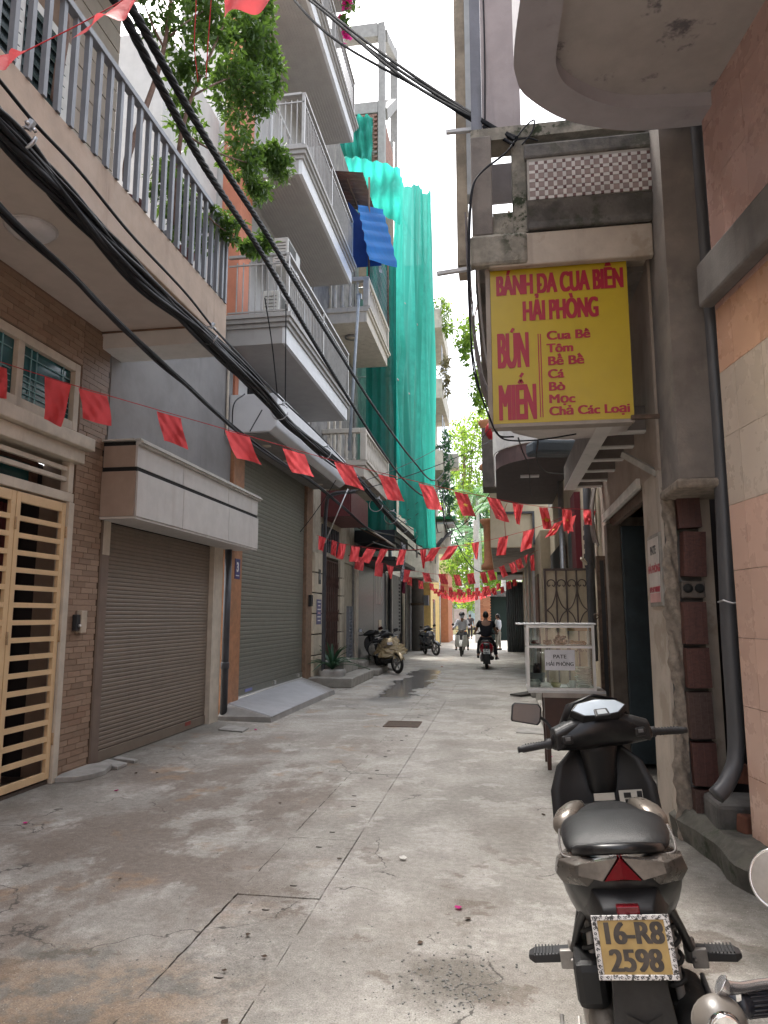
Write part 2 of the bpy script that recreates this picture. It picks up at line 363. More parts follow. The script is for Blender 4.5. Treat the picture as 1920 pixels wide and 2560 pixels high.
MB().add([(-300, YS1, 0), (300, YS1, 0), (300, 600, 0), (-300, 600, 0)], [(0, 1, 2, 3)]).build('pavement_far', PAVE, ground)
MB().add([(XA-.1, YS0-.1, -.012), (XB+.1, YS0-.1, -.012), (XB+.1, YS1+.1, -.012), (XA-.1, YS1+.1, -.012)], [(0, 1, 2, 3)]).build('drain_bed', M('drain_dirt', (.09, .08, .065), .95, bmp=.5), ground)
# the drain covers: a row of cast slabs with lifting hoops
ys = [.62, 1.55, 2.28, 3.02, 4.08, 5.12, 6.17, 7.2, 8.25, 9.3, 10.35, 11.4, 12.4, 13.4, 14.4, 15.4, 16.3, 17.0]
HOOP = M('rusty_hoop', (.05, .04, .035), .7, bmp=.2)
for i in range(len(ys)-1):
    y0, y1 = ys[i], ys[i+1]; n = 14; g = random.uniform(.004, .009); x0, x1 = XA+.005, XB-.004
    ring = [(x0+jit(.004), y0+g/2+(y1-y0-g)*k/n) for k in range(n+1)]+[(x0+(x1-x0)*k/6, y1-g/2+jit(.004)) for k in range(1, 6)]
    ring += [(x1+jit(.002), y1-g/2-(y1-y0-g)*k/n) for k in range(n+1)]+[(x1-(x1-x0)*k/6, y0+g/2+jit(.004)) for k in range(1, 6)]
    dz = random.uniform(-.004, .003); mb = MB(); k = len(ring)
    mb.add([(x, y, dz) for x, y in ring]+[(x, y, dz-.05) for x, y in ring], [tuple(range(k))]+[(a, (a+1) % k, k+(a+1) % k, k+a) for a in range(k)])
    s = mb.build('drain_slab', PAVE, ground)
    if i > 2 and i < 11:
        for yy in (y0+.16, y1-.18):
            xm = (x0+x1)/2+jit(.05)
            MB().tube([(xm-.022, yy+.01, dz-.004), (xm-.016, yy-.004, dz+.002), (xm, yy-.008, dz+.003), (xm+.016, yy-.004, dz+.002), (xm+.022, yy+.01, dz-.004)], .0035, 5).build('lifting_hoop', HOOP, s)
# grated drain cover
d0, d1 = G(957, 1817), G(1055, 1806)
dr = thing('drain_grate', 'rusty rectangular iron drain grate set flush in the concrete of the alley', 'drain grate', ((d0.x+d1.x)/2, 10.45, 0))
xa, xb, ya, yb = d0.x, d1.x, 10.18, 10.72
RUST = M('rusty_iron', (.10, .065, .045), .8, var=.3, scale=20, bmp=.4)
f = MB(); f.box(xa, ya, .001, xb, ya+.03, .012).box(xa, yb-.03, .001, xb, yb, .012).box(xa, ya+.03, .001, xa+.03, yb-.03, .012).box(xb-.03, ya+.03, .001, xb, yb-.03, .012); f.build('frame', RUST, dr)
MB().box(xa+.03, ya+.03, .001, xb-.03, yb-.03, .003).build('pit', M('drain_dirt', (.07, .06, .05)), dr)
bm_ = rawmesh('bar', MB().box(-.009, ya+.03, 0, .009, yb-.03, .006), RUST)
for k in range(13): inst(bm_, 'bar', dr, (xa+.055+k*(xb-xa-.11)/12, 0, .004))
# loose slabs by the tiled house
SLATE = M('cast_slab', (.30, .29, .27), .9, var=.2, bmp=.4)
def slab(name, label, pts, z0, z1, mat=SLATE, bevel=.006):
    P = [G(*p) for p in pts]; mb = MB(); mb.prism([(p.x, p.y) for p in P], z0, z1, 'z'); o = mb.build(name, mat, bevel=bevel)
    return tag(o, label, 'slab')
slab('concrete_sill', 'pale worn concrete sill slab at the foot of the brown tile pier', [(136, 1958), (190, 1955), (230, 1948), (262, 1938), (280, 1922), (262, 1916), (212, 1924), (170, 1935)], 0, .05)
slab('loose_slab', 'grey square cast slab lying loose at the left foot of the brown shutter', [(242, 1917), (293, 1926), (318, 1915), (268, 1905)], 0, .035)
slab('loose_slab', 'thin narrow slab lying behind the square one by the brown shutter', [(283, 1902), (335, 1909), (345, 1905), (292, 1896)], 0, .03)
slab('broken_cover', 'cracked pale cover slab in the dirt in front of the orange pillar', [(545, 1826), (606, 1832), (622, 1822), (570, 1814)], .001, .02)
slab('patch_cover', 'square cement cover with a broken edge beside the table leg', [(1290, 1833), (1360, 1837), (1362, 1822), (1295, 1819)], .001, .012)

# ------------------------------------------------------------------ left: tiled house with the folding gate
XL = -4.2
def brick_tile_mat(name, c1, c2, c3, wv=.25):
    m, t, b = nodes(name); oi = t.nodes.new('ShaderNodeObjectInfo').outputs['Random']; pos = t.nodes.new('ShaderNodeNewGeometry').outputs['Position']
    c = mixc(t, ramp(t, oi, .1, .5), c1, c2); c = mixc(t, ramp(t, oi, .72, .95), c, c3)
    c = mixc(t, math2(t, 'MULTIPLY', ramp(t, noise(t, 35, 5, .65, pos, (1, .5, 2)), .35, .7), wv), c, tuple(x*.55 for x in c1))
    t.links.new(c, b.inputs['Base Color']); b.inputs['Roughness'].default_value = .55
    bump(t, b, noise(t, 60, 4, .6, pos), .15, .006); return m
BRT = brick_tile_mat('brown_brick_tile', (.24, .16, .11), (.32, .22, .155), (.27, .17, .115))
MORT = M('tile_mortar', (.21, .145, .105), .9, bmp=.3)
th = thing('tiled_house', 'brown brick-tiled house at the left with cream folding gate, teal windows and railed balcony', 'house', (XL, 5.2, 0))
B('wall', MORT, th, XL-.35, 6.44, 0, XL-.001, 6.95, 4.63)
B('wall', MORT, th, XL-.35, 1.5, 4.10, XL-.001, 6.438, 4.63)
B('wall', M('house_side', (.3, .27, .25), .9), th, -9, .4, 0, XL-.36, 1.5, 9)
bw, bh, j = .205, .054, .005
bmsh = rawmesh('brick', MB().box(-.0, -bw/2, -bh/2, .012, bw/2, bh/2), BRT)
def brick_rows(y0, y1, z0, z1, parent, off=0, mesh=bmsh, x=XL):
    n = 0; r = 0; z = z0+bh/2+j
    while z+bh/2 < z1:
        y = y0+j/2; first = True
        lead = bw*((r % 3)/3.) if r % 3 else 0
        while y < y1-.02:
            L = lead if (first and lead) else bw
            L = min(L, y1-j/2-y); first = False
            if L > .02:
                o = inst(mesh, 'brick', parent, (x+jit(.0025), y+L/2, z), (0, jit(.012), 0), (1, L/bw, 1)); n += 1
            y += L+j
        z += bh+j; r += 1
    return n
nb = brick_rows(6.44, 6.95, 0.0, 3.3, th)+brick_rows(5.0, 6.44, 4.10, 4.59, th)
# the rest of the tiles, joined
mb = MB()
for (ya_, yb_, za_, zb_) in ((6.44, 6.95, 3.31, 4.59), (1.5, 4.99, 4.10, 4.59)):
    z = za_+bh/2+j; r = 0
    while z+bh/2 < zb_:
        y = ya_+j/2-(r % 3)*bw/3
        while y < yb_-.02:
            a, b_ = max(y, ya_+j/2), min(y+bw, yb_-j/2); q = jit(.0025)
            if b_-a > .02: mb.box(XL, a, z-bh/2, XL+.012+q, b_, z+bh/2)
            y += bw+j
        z += bh+j; r += 1
o = mb.build('brickwork', BRT, th, flip=False); o['kind'] = 'stuff'
# brown steel corner strip
B('corner_strip', M('brown_strip', (.13, .09, .065), .5), th, XL-.1, 6.952, 0, XL+.02, 6.99, 3.4)
# windows over the gate
def window(y0, y1, z0, z1, parent, frame, pane, fr=.055, x=XL, dep=.06, bars=None, barmat=None, mull=()):
    f = MB(); f.box(x-dep, y0, z0, x+.02, y0+fr, z1).box(x-dep, y1-fr, z0, x+.02, y1, z1).box(x-dep, y0+fr, z0, x+.018, y1-fr, z0+fr).box(x-dep, y0+fr, z1-fr, x+.018, y1-fr, z1)
    for m_ in mull: f.box(x-dep, m_-fr/2, z0+fr, x+.015, m_+fr/2, z1-fr)
    w_ = f.build('window', frame, parent, bevel=.004)
    ed = [y0+fr]+[q for m_ in mull for q in (m_-fr/2, m_+fr/2)]+[y1-fr]
    for k in range(0, len(ed), 2): B('pane', pane, w_, x-dep*.75, ed[k], z0+fr, x-dep*.6, ed[k+1], z1-fr)
    if bars:
        bb = MB()
        for (a, b_, c, d_) in bars: bb.bar((x-dep*.4, a, b_), (x-dep*.4, c, d_), .008)
        bb.build('window_grille', barmat, w_)
    return w_
TEAL = M('teal_glass', (.012, .075, .085), .12, var=.25, scale=2, bmp=0, spec=.6)
GRL = M('pale_grille', (.16, .33, .36), .5, bmp=0)
def grid_bars(y0, y1, z0, z1):
    L = []
    for k in range(4): z = z0+(z1-z0)*(.12+.11*k); L.append((y0, z, y1, z))
    L += [(y0+.12, z0, y0+.12, z1), (y1-.12, z0, y1-.12, z1), (y0, z1-.1, y1, z1-.1), (y0+.2, z0, y0+.2, z1)]
    return L
window(2.0, 6.40, 3.39, 4.08, th, CREAM, TEAL, .085, mull=(4.6, 5.50), bars=grid_bars(5.57, 6.3, 3.48, 4.0)+grid_bars(4.7, 5.42, 3.48, 4.0), barmat=GRL)
B('lintel', CREAM, th, XL-.3, 1.5, 3.2, XL+.16, 6.52, 3.33, bevel=.012)
B('lintel', CREAM, th, XL-.3, 1.5, 3.06, XL+.09, 6.46, 3.198, bevel=.01)
# transom with two bars, brown sashes behind
BROWNW = M('brown_wood', (.085, .04, .028), .5, var=.25, bmp=.1)
tr = part_empty('transom', th, (XL, 5, 2.7))
B('rail', CREAM, tr, XL-.06, 1.5, 2.66, XL+.03, 6.40, 2.75, bevel=.006)
for zc in (2.88, 2.985): B('bar', CREAM, tr, XL-.03, 1.5, zc-.022, XL+.01, 6.30, zc+.022, bevel=.004)
B('post', CREAM, tr, XL-.06, 6.30, 2.752, XL+.03, 6.38, 3.06, bevel=.006)
for k in range(4):
    y1 = 6.2-k*.95
    fr_ = MB(); fr_.box(XL-.3, y1-.8, 2.7, XL-.24, y1, 2.78).box(XL-.3, y1-.8, 3.0, XL-.24, y1, 3.06).box(XL-.3, y1-.8, 2.78, XL-.24, y1-.7, 3.0).box(XL-.3, y1-.1, 2.78, XL-.24, y1, 3.0); fr_.build('sash', BROWNW, tr)
    B('pane', TEAL, tr, XL-.28, y1-.7, 2.78, XL-.265, y1-.1, 3.0)
B('sash_back', flat('dark_room', (0, 0, 0)), tr, XL-.42, 1.5, 2.66, XL-.33, 6.40, 3.06)
# the gate
B('gate_post', CREAM, th, XL-.08, 6.315, 0, XL+.045, 6.40, 2.655, bevel=.006)
B('reveal', M('reveal_tile', (.22, .16, .12), .6), th, XL-.34, 6.402, 0, XL-.09, 6.438, 3.05)
gt = thing('folding_gate', 'cream painted steel folding gate with horizontal slats, closed across the tiled house', 'gate', (XL, 5.3, 0))
slat_m = rawmesh('slat', MB().box(-.017, -.31, -.022, .017, .31, .022), CREAM_METAL)
HINGE = M('gate_hinge', (.36, .24, .13), .5)
for k in range(6):
    y1 = 6.305-k*.735; y0 = y1-.725
    if y0 < 1.4: break
    f = MB(); f.box(XL-.02, y0, .05, XL+.02, y0+.058, 2.64).box(XL-.02, y1-.058, .05, XL+.02, y1, 2.64).box(XL-.019, y0+.058, .05, XL+.019, y1-.058, .115).box(XL-.019, y0+.058, 2.55, XL+.019, y1-.058, 2.64)
    f.build('leaf_frame', CREAM_METAL, gt, bevel=.004)
    for i in range(15): inst(slat_m, 'slat', gt, (XL, (y0+y1)/2, .26+i*.1535), None, (1, (y1-y0-.116)/.62, 1))
    for zc in (.35, 1.3, 2.3): MB().lathe([(0, 0), (.011, 0), (.011, .05), (.009, .052), (.009, .056), (.011, .058), (.011, .11), (0, .11)], (XL+.026, y1+.005, zc), 8).build('hinge', HINGE, gt)
# the room seen through the slats
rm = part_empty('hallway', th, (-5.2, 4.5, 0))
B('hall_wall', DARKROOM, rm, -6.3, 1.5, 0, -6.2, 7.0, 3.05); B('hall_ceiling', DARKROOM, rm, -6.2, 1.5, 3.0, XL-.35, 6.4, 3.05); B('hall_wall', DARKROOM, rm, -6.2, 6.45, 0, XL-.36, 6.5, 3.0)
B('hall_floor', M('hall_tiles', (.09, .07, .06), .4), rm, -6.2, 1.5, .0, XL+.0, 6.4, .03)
MB().grid(lambda u, v: (-4.75+.03*math.sin(u*60), 5.55+u*.85, .04+v*2.6), 60, 2).build('curtain', M('maroon_curtain', (.10, .018, .018), .7, bmp=.05), rm)
GB = M('glass_block', (.15, .17, .135), .15, var=.3, scale=14, bmp=.2, bscale=25, obj=.25)
gbm = rawmesh('glass_block', MB().box(-.03, -.088, -.088, .03, .088, .088), GB)
for i in range(4):
    for k in range(13): inst(gbm, 'glass_block', rm, (-4.72, 4.9+i*.19, .25+k*.19))
# door bell box on the pier
db = thing('door_latch_box', 'small black and silver lock box fixed on the brown tile pier', 'lock box', (XL+.012, 6.62, 1.42))
B('box', BLACKRUB, db, XL+.012, 6.53, 1.40, XL+.06, 6.60, 1.56, bevel=.005); B('cover', M('beige_plastic', (.45, .38, .3), .5), db, XL+.012, 6.603, 1.38, XL+.07, 6.70, 1.60, bevel=.006)
MB().lathe([(0, 0), (.014, 0), (.014, .02), (0, .02)], (XL+.06, 6.575, 1.45), 8, 'x').build('button', ALU, db)
# balcony
bl = part_empty('balcony', th, (-3.6, 4.5, 4.6))
B('slab', SOFFIT, bl, XL, .8, 4.60, -3.10, 7.2, 4.72)
B('fascia', FASCIA, bl, -3.1, .8, 4.58, -3.0, 7.3, 5.06, bevel=.01)
B('fascia', FASCIA, bl, XL, 7.202, 4.58, -3.102, 7.298, 5.04)
B('beam', WHITEP, bl, XL, 6.78, 4.41, -3.03, 7.2, 4.598)
MB().tube([(-3.1, 6.775, 4.592), (XL, 6.775, 4.592)], .012, 5).build('seam', M('rust_seam', (.2, .12, .08), .8), bl)
B('top_rail', GREYMET, bl, -3.03, .8, 5.93, -2.965, 7.25, 5.985, bevel=.005)
balm = rawmesh('baluster', MB().box(-.02, -.02, 0, .02, .02, .875), GREYMET)
k = 0; y = .95
while y < 7.22: inst(balm, 'baluster', bl, (-3.0, y, 5.055)); y += .158
for k in range(7): inst(balm, 'baluster', bl, (-3.0-.16*k, 7.22, 5.045))
B('top_rail', GREYMET, bl, XL, 7.19, 5.932, -3.032, 7.248, 5.983)
# upper storey: boarded wall, louvred windows
SIDING = M('beige_siding', (.36, .31, .265), .75, var=.06, obj=.05, streak=.3, scol=(.2, .16, .13))
B('upper_wall', MORT, th, XL-.3, .8, 4.72, XL-.03, 6.75, 9.0)
zb = 5.0; 
while zb < 8.8:
    B('board', SIDING, th, XL-.03, 5.9, zb, XL+.012+jit(.003), 6.76, zb+.232); zb += .247
for k, y0 in enumerate((4.43, 2.75)):
    wn = B('window', M('pale_frame', (.62, .62, .6), .5), th, XL-.03, y0, 5.1, XL+.02, y0+1.45, 7.3)
    for s in range(2):
        B('pane', M('louvre_back', (.03, .045, .05), .2), wn, XL+.021, y0+.1+s*.66, 5.2, XL+.028, y0+.68+s*.66, 7.2)
        lv = rawmesh('louvre', MB().obox((0, 0, 0), (.05, .58, .006), (0, .7, 0)), M('louvre_glass', (.10, .14, .15), .15, bmp=0))
        for q in range(16): inst(lv, 'louvre', wn, (XL+.04, y0+.39+s*.66, 5.28+q*.122))
B('eave', FASCIA, th, XL-.3, .8, 8.85, -3.3, 7.0, 9.0)
# round ceiling lamp under the balcony
lp = G(78, 570, 4.6)
cl = thing('ceiling_lamp', 'round white ceiling lamp fixed under the beige balcony', 'ceiling lamp', (lp.x, lp.y, 4.6))
MB().lathe([(0, -.075), (.1, -.07), (.16, -.05), (.185, -.02), (.185, 0)], (lp.x, lp.y, 4.6), 28).build('lamp_shade', M('frosted_plastic', (.55, .54, .56), .35, bmp=0), cl)
MB().lathe([(.187, -.012), (.2, -.012), (.2, 0), (.187, 0)], (lp.x, lp.y, 4.6), 28, cap=False).build('lamp_ring', M('frosted_ring', (.5, .48, .48), .4, bmp=0), cl)

# ------------------------------------------------------------------ left: garage with brown shutter
gh = thing('garage_house', 'grey rendered house with brown roller shutter and white panelled awning', 'house', (XL, 8.8, 0))
B('wall', GREYCEM, gh, XL-.3, 7.0, 3.0, XL, 10.58, 6.2); B('wall', DARKCONC, gh, XL-.3, 7.0, 2.58, XL-.02, 10.58, 2.998)
B('wall', WHITEP, gh, -6.4, 8.6, 6.2, -4.6, 10.58, 10.0)
B('floor_slab', SOFFIT, gh, -6.4, 7.0, 6.2, -4.21, 10.58, 6.3)
B('jamb', M('brown_jamb', (.17, .125, .10), .5), gh, XL-.2, 6.995, 0, XL+.0, 7.16, 2.2); B('jamb', CREAM, gh, XL-.2, 6.995, 2.2, XL+.004, 7.16, 2.58)
B('jamb', CREAM, gh, XL-.2, 10.02, 0, XL+.02, 10.36, 2.58)
SH1 = M('brown_shutter', (.185, .148, .115), .45, var=.05, bmp=.02, streak=.35, scol=(.09, .065, .05), obj=.05)
def shutter(name, label, y0, y1, z0, z1, mat, pitch, xx, parent=None, cat='roller shutter'):
    t_ = thing(name, label, cat, (xx, (y0+y1)/2, z0))
    pr = [(0, 0), (.006, .004), (.009, pitch*.35), (.008, pitch*.78), (.004, pitch*.95), (0, pitch*.975)]
    mb = MB(); mb.prism([(x_, z_) for x_, z_ in pr], -(y1-y0)/2, (y1-y0)/2, 'y'); me = rawmesh('slat', mb, mat)
    B('backing', DARKGAP, t_, xx-.04, y0, z0, xx-.002, y1, z1)
    n = int((z1-z0-.12)/pitch)
    B('bottom_bar', mat, t_, xx-.01, y0, z0, xx+.022, y1, z0+.115, bevel=.004)
    for k in range(n): inst(me, 'slat', t_, (xx+jit(.0012), (y0+y1)/2, z0+.12+k*pitch))
    return t_
s1 = shutter('roller_shutter', 'closed brown roller shutter under the white awning', 7.162, 10.018, .01, 2.6, SH1, .046, XL-.06)
B('maker_plate', M('red_sticker', (.3, .05, .04), .5, bmp=0), s1, XL-.036, 9.35, .07, XL-.034, 9.52, .12)
# awning of metal panels
ax, ay0, ay1 = -3.78, 6.9, 10.75
aw = thing('panel_awning', 'white metal panel awning boxed out above the brown shutter', 'awning', (-4, 8.8, 2.57))
PAN = M('white_panel', (.50, .48, .46), .5, var=.06, obj=.04, streak=.45, scol=(.28, .22, .18), bmp=.03); PANB = M('beige_panel', (.33, .25, .20), .5, var=.08, streak=.5, scol=(.16, .1, .08), bmp=.03)
B('core', DARKGAP, aw, XL, ay0+.012, 2.59, ax-.012, ay1-.012, 3.40)
B('soffit', PAN, aw, XL, ay0, 2.565, ax, ay1, 2.588)
yj = [ay0]+[PX(q, 1250, ax).y for q in (457, 572)]+[ay1]
for a, b_ in zip(yj[:-1], yj[1:]):
    B('panel', PAN, aw, ax-.011, a+.004, 2.59, ax+.012, b_-.004, 3.075, bevel=.003); B('panel', PAN, aw, ax-.03, a+.004, 3.125, ax-.004, b_-.004, 3.36, bevel=.003)
B('panel', PANB, aw, XL+.02, ay0-.012, 2.59, ax-.013, ay0+.011, 3.075, bevel=.003); B('panel', PANB, aw, XL+.02, ay0+.008, 3.125, ax-.033, ay0+.03, 3.36, bevel=.003)
cp = MB()
for z, d in ((3.362, .03), (3.385, .055), (3.41, .03)): cp.box(ax-.03, ay0, z, ax+d, ay1+.05, z+.021)
cp.box(XL, ay0-.03, 3.405, ax-.032, ay1, 3.425)
cp.build('cornice', M('cornice_metal', (.5, .49, .46), .5, streak=.6, scol=(.15, .12, .1)), aw)
# drain pipe between the houses, thin white pipe
dp = thing('drain_pipe', 'dark grey downpipe between the brown shutter and the orange pillar', 'pipe', (XL+.06, 10.47, 0))
MB().tube([(XL+.06, 10.47, .03), (XL+.06, 10.47, 2.6)], .055, 12).build('pipe', M('dark_pipe', (.05, .053, .062), .45, var=.2), dp); MB().lathe([(.06, 0), (.066, .01), (.066, .09), (.06, .1)], (XL+.06, 10.47, .75), 12).build('collar', M('dark_pipe', (0, 0, 0)), dp)
wp = thing('white_pipe', 'thin white pipe with elbow running down the grey wall', 'pipe', (XL+.03, 10.3, 4.3))
MB().tube([(XL+.03, 10.3, 6.0), (XL+.03, 10.3, 4.35), (XL+.07, 10.3, 4.3), (XL+.07, 10.55, 4.3)], .022, 8).build('pipe', CREAM, wp)
# ------------------------------------------------------------------ left: tall house with stacked balconies and the green shutter
ORANGE = M('orange_stone', (.36, .17, .085), .5, var=.18, scale=9, bmp=.1, blotch=.5, bcol=(.22, .12, .06), bsc=4)
SALMON = M('salmon_paint', (.52, .20, .12), .75, var=.07, streak=.3, scol=(.35, .14, .09), bmp=.08)
BROWNSTONE = M('brown_stone', (.20, .125, .08), .5, var=.2, scale=12)
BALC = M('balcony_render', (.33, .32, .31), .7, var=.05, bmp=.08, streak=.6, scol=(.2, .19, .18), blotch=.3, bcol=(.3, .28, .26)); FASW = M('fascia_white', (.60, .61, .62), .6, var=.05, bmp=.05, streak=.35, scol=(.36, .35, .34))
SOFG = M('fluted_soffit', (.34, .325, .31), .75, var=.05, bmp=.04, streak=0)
bh_ = thing('balcony_house', 'tall grey house with stacked railed balconies and a big green roller shutter', 'house', (XL, 13, 0))
B('pillar', ORANGE, bh_, XL-.3, 10.6, 0, XL+.06, 11.08, 4.42, bevel=.01); B('pillar', BROWNSTONE, bh_, XL-.3, 15.12, 0, XL+.03, 15.62, 4.42, bevel=.01)
B('wall', SALMON, bh_, XL-.3, 10.6, 4.42, XL+.03, 11.15, 13.5)
B('wall', BALC, bh_, XL-1.2, 11.151, 4.42, XL-.02, 15.4, 19.0)
B('wall', WHITEP, bh_, XL-1.2, 10.62, 4.42, XL-.31, 11.15, 19.0)
B('wall', WHITEP, bh_, XL-.29, 10.9, 13.5, XL-.02, 11.15, 19.0)
SH2 = M('green_grey_shutter', (.17, .172, .145), .38, var=.05, bmp=.02, streak=.2, scol=(.1, .1, .08), obj=.05, metal=.15)
s2 = shutter('roller_shutter', 'tall closed green-grey roller shutter beside the orange pillar', 11.085, 15.115, .24, 4.5, SH2, .072, XL-.05)
B('bottom_rail', FASW, s2, XL-.06, 11.09, .225, XL-.02, 15.11, .25)
B('lock', M('blue_sticker', (.2, .22, .5), .5, bmp=0), s2, XL-.026, 11.6, .29, XL-.022, 11.95, .335)
for y in (13.1, 14.7): B('handle', ALU, s2, XL-.03, y, .28, XL+.005, y+.1, .34)
# ramp
rp = thing('tiled_ramp', 'pale grey ribbed tile ramp sloping from the green shutter to the alley', 'ramp', (-3.7, 12.7, 0))
RT = M('ramp_tile', (.42, .43, .45), .6, var=.06, bmp=.05)
c = [Vector((-3.32, 10.3, 0)), Vector((-3.28, 14.2, 0)), Vector((XL+.03, 15.1, 0)), Vector((XL+.03, 10.62, 0))]
MB().add([(-3.34, 10.32, .0), (-3.29, 14.2, 0), (XL, 15.1, 0), (XL, 10.4, 0), (-3.36, 10.32, .075), (-3.31, 14.2, .085), (XL, 15.1, .235), (XL, 10.62, .225), (XL, 10.4, .06)], [(0, 1, 5, 4), (4, 5, 6, 7), (1, 2, 6, 5), (0, 4, 7, 8, 3)]).build('core', M('ramp_core', (.26, .25, .235), .9, bmp=.4), rp)
rb = MB()
for k in range(120):
    u = (k+.5)/120; y = 10.36+u*3.84
    a = Vector((-3.345, y, .079+.006*u)); b_ = Vector((XL+.02, 10.68+u*4.35, .226)); rb.bar(a, b_, .018, .008)
rb.build('rib', RT, rp)['kind'] = 'stuff'
# canopy over the shutter
cn = thing('shutter_canopy', 'smooth white boxed canopy above the green shutter with round downlights', 'canopy', (-3.8, 13, 4.45))
pf = [(XL, 4.42), (-3.52, 4.42), (-3.42, 4.5), (-3.40, 4.62), (-3.40, 5.05), (XL, 5.05)]
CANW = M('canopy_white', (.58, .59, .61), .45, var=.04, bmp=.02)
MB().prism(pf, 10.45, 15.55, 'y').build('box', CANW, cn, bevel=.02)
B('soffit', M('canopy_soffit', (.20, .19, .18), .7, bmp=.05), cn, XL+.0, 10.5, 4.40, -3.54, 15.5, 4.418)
for y in (11.3, 12.5, 13.8, 14.9): MB().lathe([(0, 0), (.07, 0), (.08, .01), (.08, .02)], (-3.85, y, 4.39), 14).build('downlight', CREAM, cn)
B('side_window', flat('dark_glass', (.015, .018, .025), .1), bh_, XL-.02, 11.3, 5.2, XL+.005, 12.1, 5.75); B('side_panel', FASW, bh_, XL-.02, 10.75, 5.1, XL+.035, 11.14, 5.75)
# balconies
RAILM = M('cream_rail', (.30, .29, .275), .4, metal=.3, var=.1, bmp=.02, scale=12)
bal2 = rawmesh('baluster', MB().tube([(0, 0, 0), (0, 0, .92)], .0115, 6), RAILM)
def big_balcony(z, y0, y1, x1, first=False, nr=True):
    bp = part_empty('balcony', bh_, ((XL+x1)/2, (y0+y1)/2, z))
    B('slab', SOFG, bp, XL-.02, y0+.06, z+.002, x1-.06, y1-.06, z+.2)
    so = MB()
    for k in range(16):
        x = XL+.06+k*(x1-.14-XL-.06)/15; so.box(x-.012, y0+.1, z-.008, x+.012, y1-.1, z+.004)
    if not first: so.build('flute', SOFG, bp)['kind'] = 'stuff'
    # stepped fascia: front and both ends
    for (d, za, zb) in ((0, 0, .27), (.03, .27, .34), (.07, .34, .41), (.10, .41, .48)):
        m_ = FASW if d == 0 else BALC
        B('fascia', m_, bp, x1-.06, y0-d+.001, z+za+.001, x1+d, y1+d-.001, z+zb)
        B('fascia', BALC, bp, XL-.02, y0-d, z+za+.001, x1-.061, y0+.06, z+zb-.002); B('fascia', BALC, bp, XL-.02, y1-.06, z+za+.001, x1-.061, y1+d, z+zb-.002)
    zr = z+.48
    B('floor', BALC, bp, XL-.02, y0+.06, z+.2, x1-.06, y1-.06, z+.42)
    B('top_rail', RAILM, bp, x1-.03, y0, zr+1.0, x1+.04, y1, zr+1.045, bevel=.006); B('mid_rail', RAILM, bp, x1-.01, y0, zr+.86, x1+.02, y1, zr+.885); B('bottom_rail', RAILM, bp, x1-.01, y0, zr+.06, x1+.02, y1, zr+.085)
    B('top_rail', RAILM, bp, XL, y0-.02, zr+1.001, x1-.032, y0+.04, zr+1.043); B('bottom_rail', RAILM, bp, XL, y0-.005, zr+.06, x1-.012, y0+.02, zr+.084); B('mid_rail', RAILM, bp, XL, y0-.005, zr+.86, x1-.012, y0+.02, zr+.884)
    n = int((y1-y0)/.105)
    for k in range(n+1): inst(bal2, 'baluster', bp, (x1+.005, y0+.02+k*(y1-y0-.04)/n, zr))
    for k in range(1, 9): inst(bal2, 'baluster', bp, (x1-k*.105, y0+.01, zr))
    for yy in (y0+.02, (y0+y1)/2, y1-.03): B('rail_post', RAILM, bp, x1-.02, yy-.02, zr, x1+.03, yy+.03, zr+1.0)
    return bp
big_balcony(5.78, 10.25, 14.8, -3.22, True); big_balcony(8.95, 10.7, 14.8, -3.14); big_balcony(12.45, 10.7, 14.8, -3.12); big_balcony(15.9, 10.7, 14.8, -3.12)
# windows and doors on the balcony wall
for z in (6.5, 9.7, 13.2):
    window(12.1, 13.4, z, z+2.0, bh_, FASW, M('dim_glass', (.04, .05, .06), .1, bmp=0), .06, x=XL, mull=(12.75,))
    window(14.0, 14.7, z, z+2.0, bh_, FASW, M('dim_glass', (0, 0, 0)), .06, x=XL)
# air conditioner boxes
def aircon(at, label):
    a = thing('air_conditioner', label, 'air conditioner', at, 'white air conditioners on the balcony house')
    x, y, z = at
    B('casing', M('ac_white', (.55, .55, .52), .5), a, x-.14, y-.4, z, x+.14, y+.4, z+.55, bevel=.02)
    g = MB()
    for k in range(9): g.box(x-.36*0+.141, y-.34+k*.05, z+.06, x+.152, y-.33+k*.05, z+.5)
    for k in range(7): g.box(x-.1, y-.412, z+.08+k*.06, x+.1, y-.402, z+.092+k*.06)
    g.build('grille', M('ac_grille', (.2, .2, .19), .5), a); return a
aircon((-3.6, 11.0, 6.3), 'white air conditioner unit behind the lowest grey balcony railing'); aircon((-3.75, 11.9, 7.75), 'white air conditioner unit high on the wall above the lowest balcony railing')
# number plate 3
PLB = M('enamel_blue', (.03, .035, .16), .35, bmp=0, var=.1); WHT = M('white_print', (.75, .75, .73), .5, bmp=0, var=.03); BLK = M('black_print', (.02, .02, .02), .5, bmp=0)
np_ = thing('house_number_plate', 'dark blue enamel plate with white 3 on the orange pillar', 'number plate', (XL+.06, 10.86, 2.13))
B('plate', PLB, np_, XL+.06, 10.75, 2.13, XL+.068, 10.97, 2.45, bevel=.002)
text('3', .2, (XL+.069, 10.86, 2.25), (PI/2, 0, PI/2), WHT, np_, 'numeral', .001, .008); B('underline', WHT, np_, XL+.068, 10.79, 2.175, XL+.0695, 10.93, 2.19)
# lock switch by the shutter
sw = tag(B('lock_box', BLACKRUB, None, XL+.03, 15.3, 1.75, XL+.1, 15.45, 2.0, bevel=.005), 'small black switch box with padlock on the brown stone pillar', 'lock box')

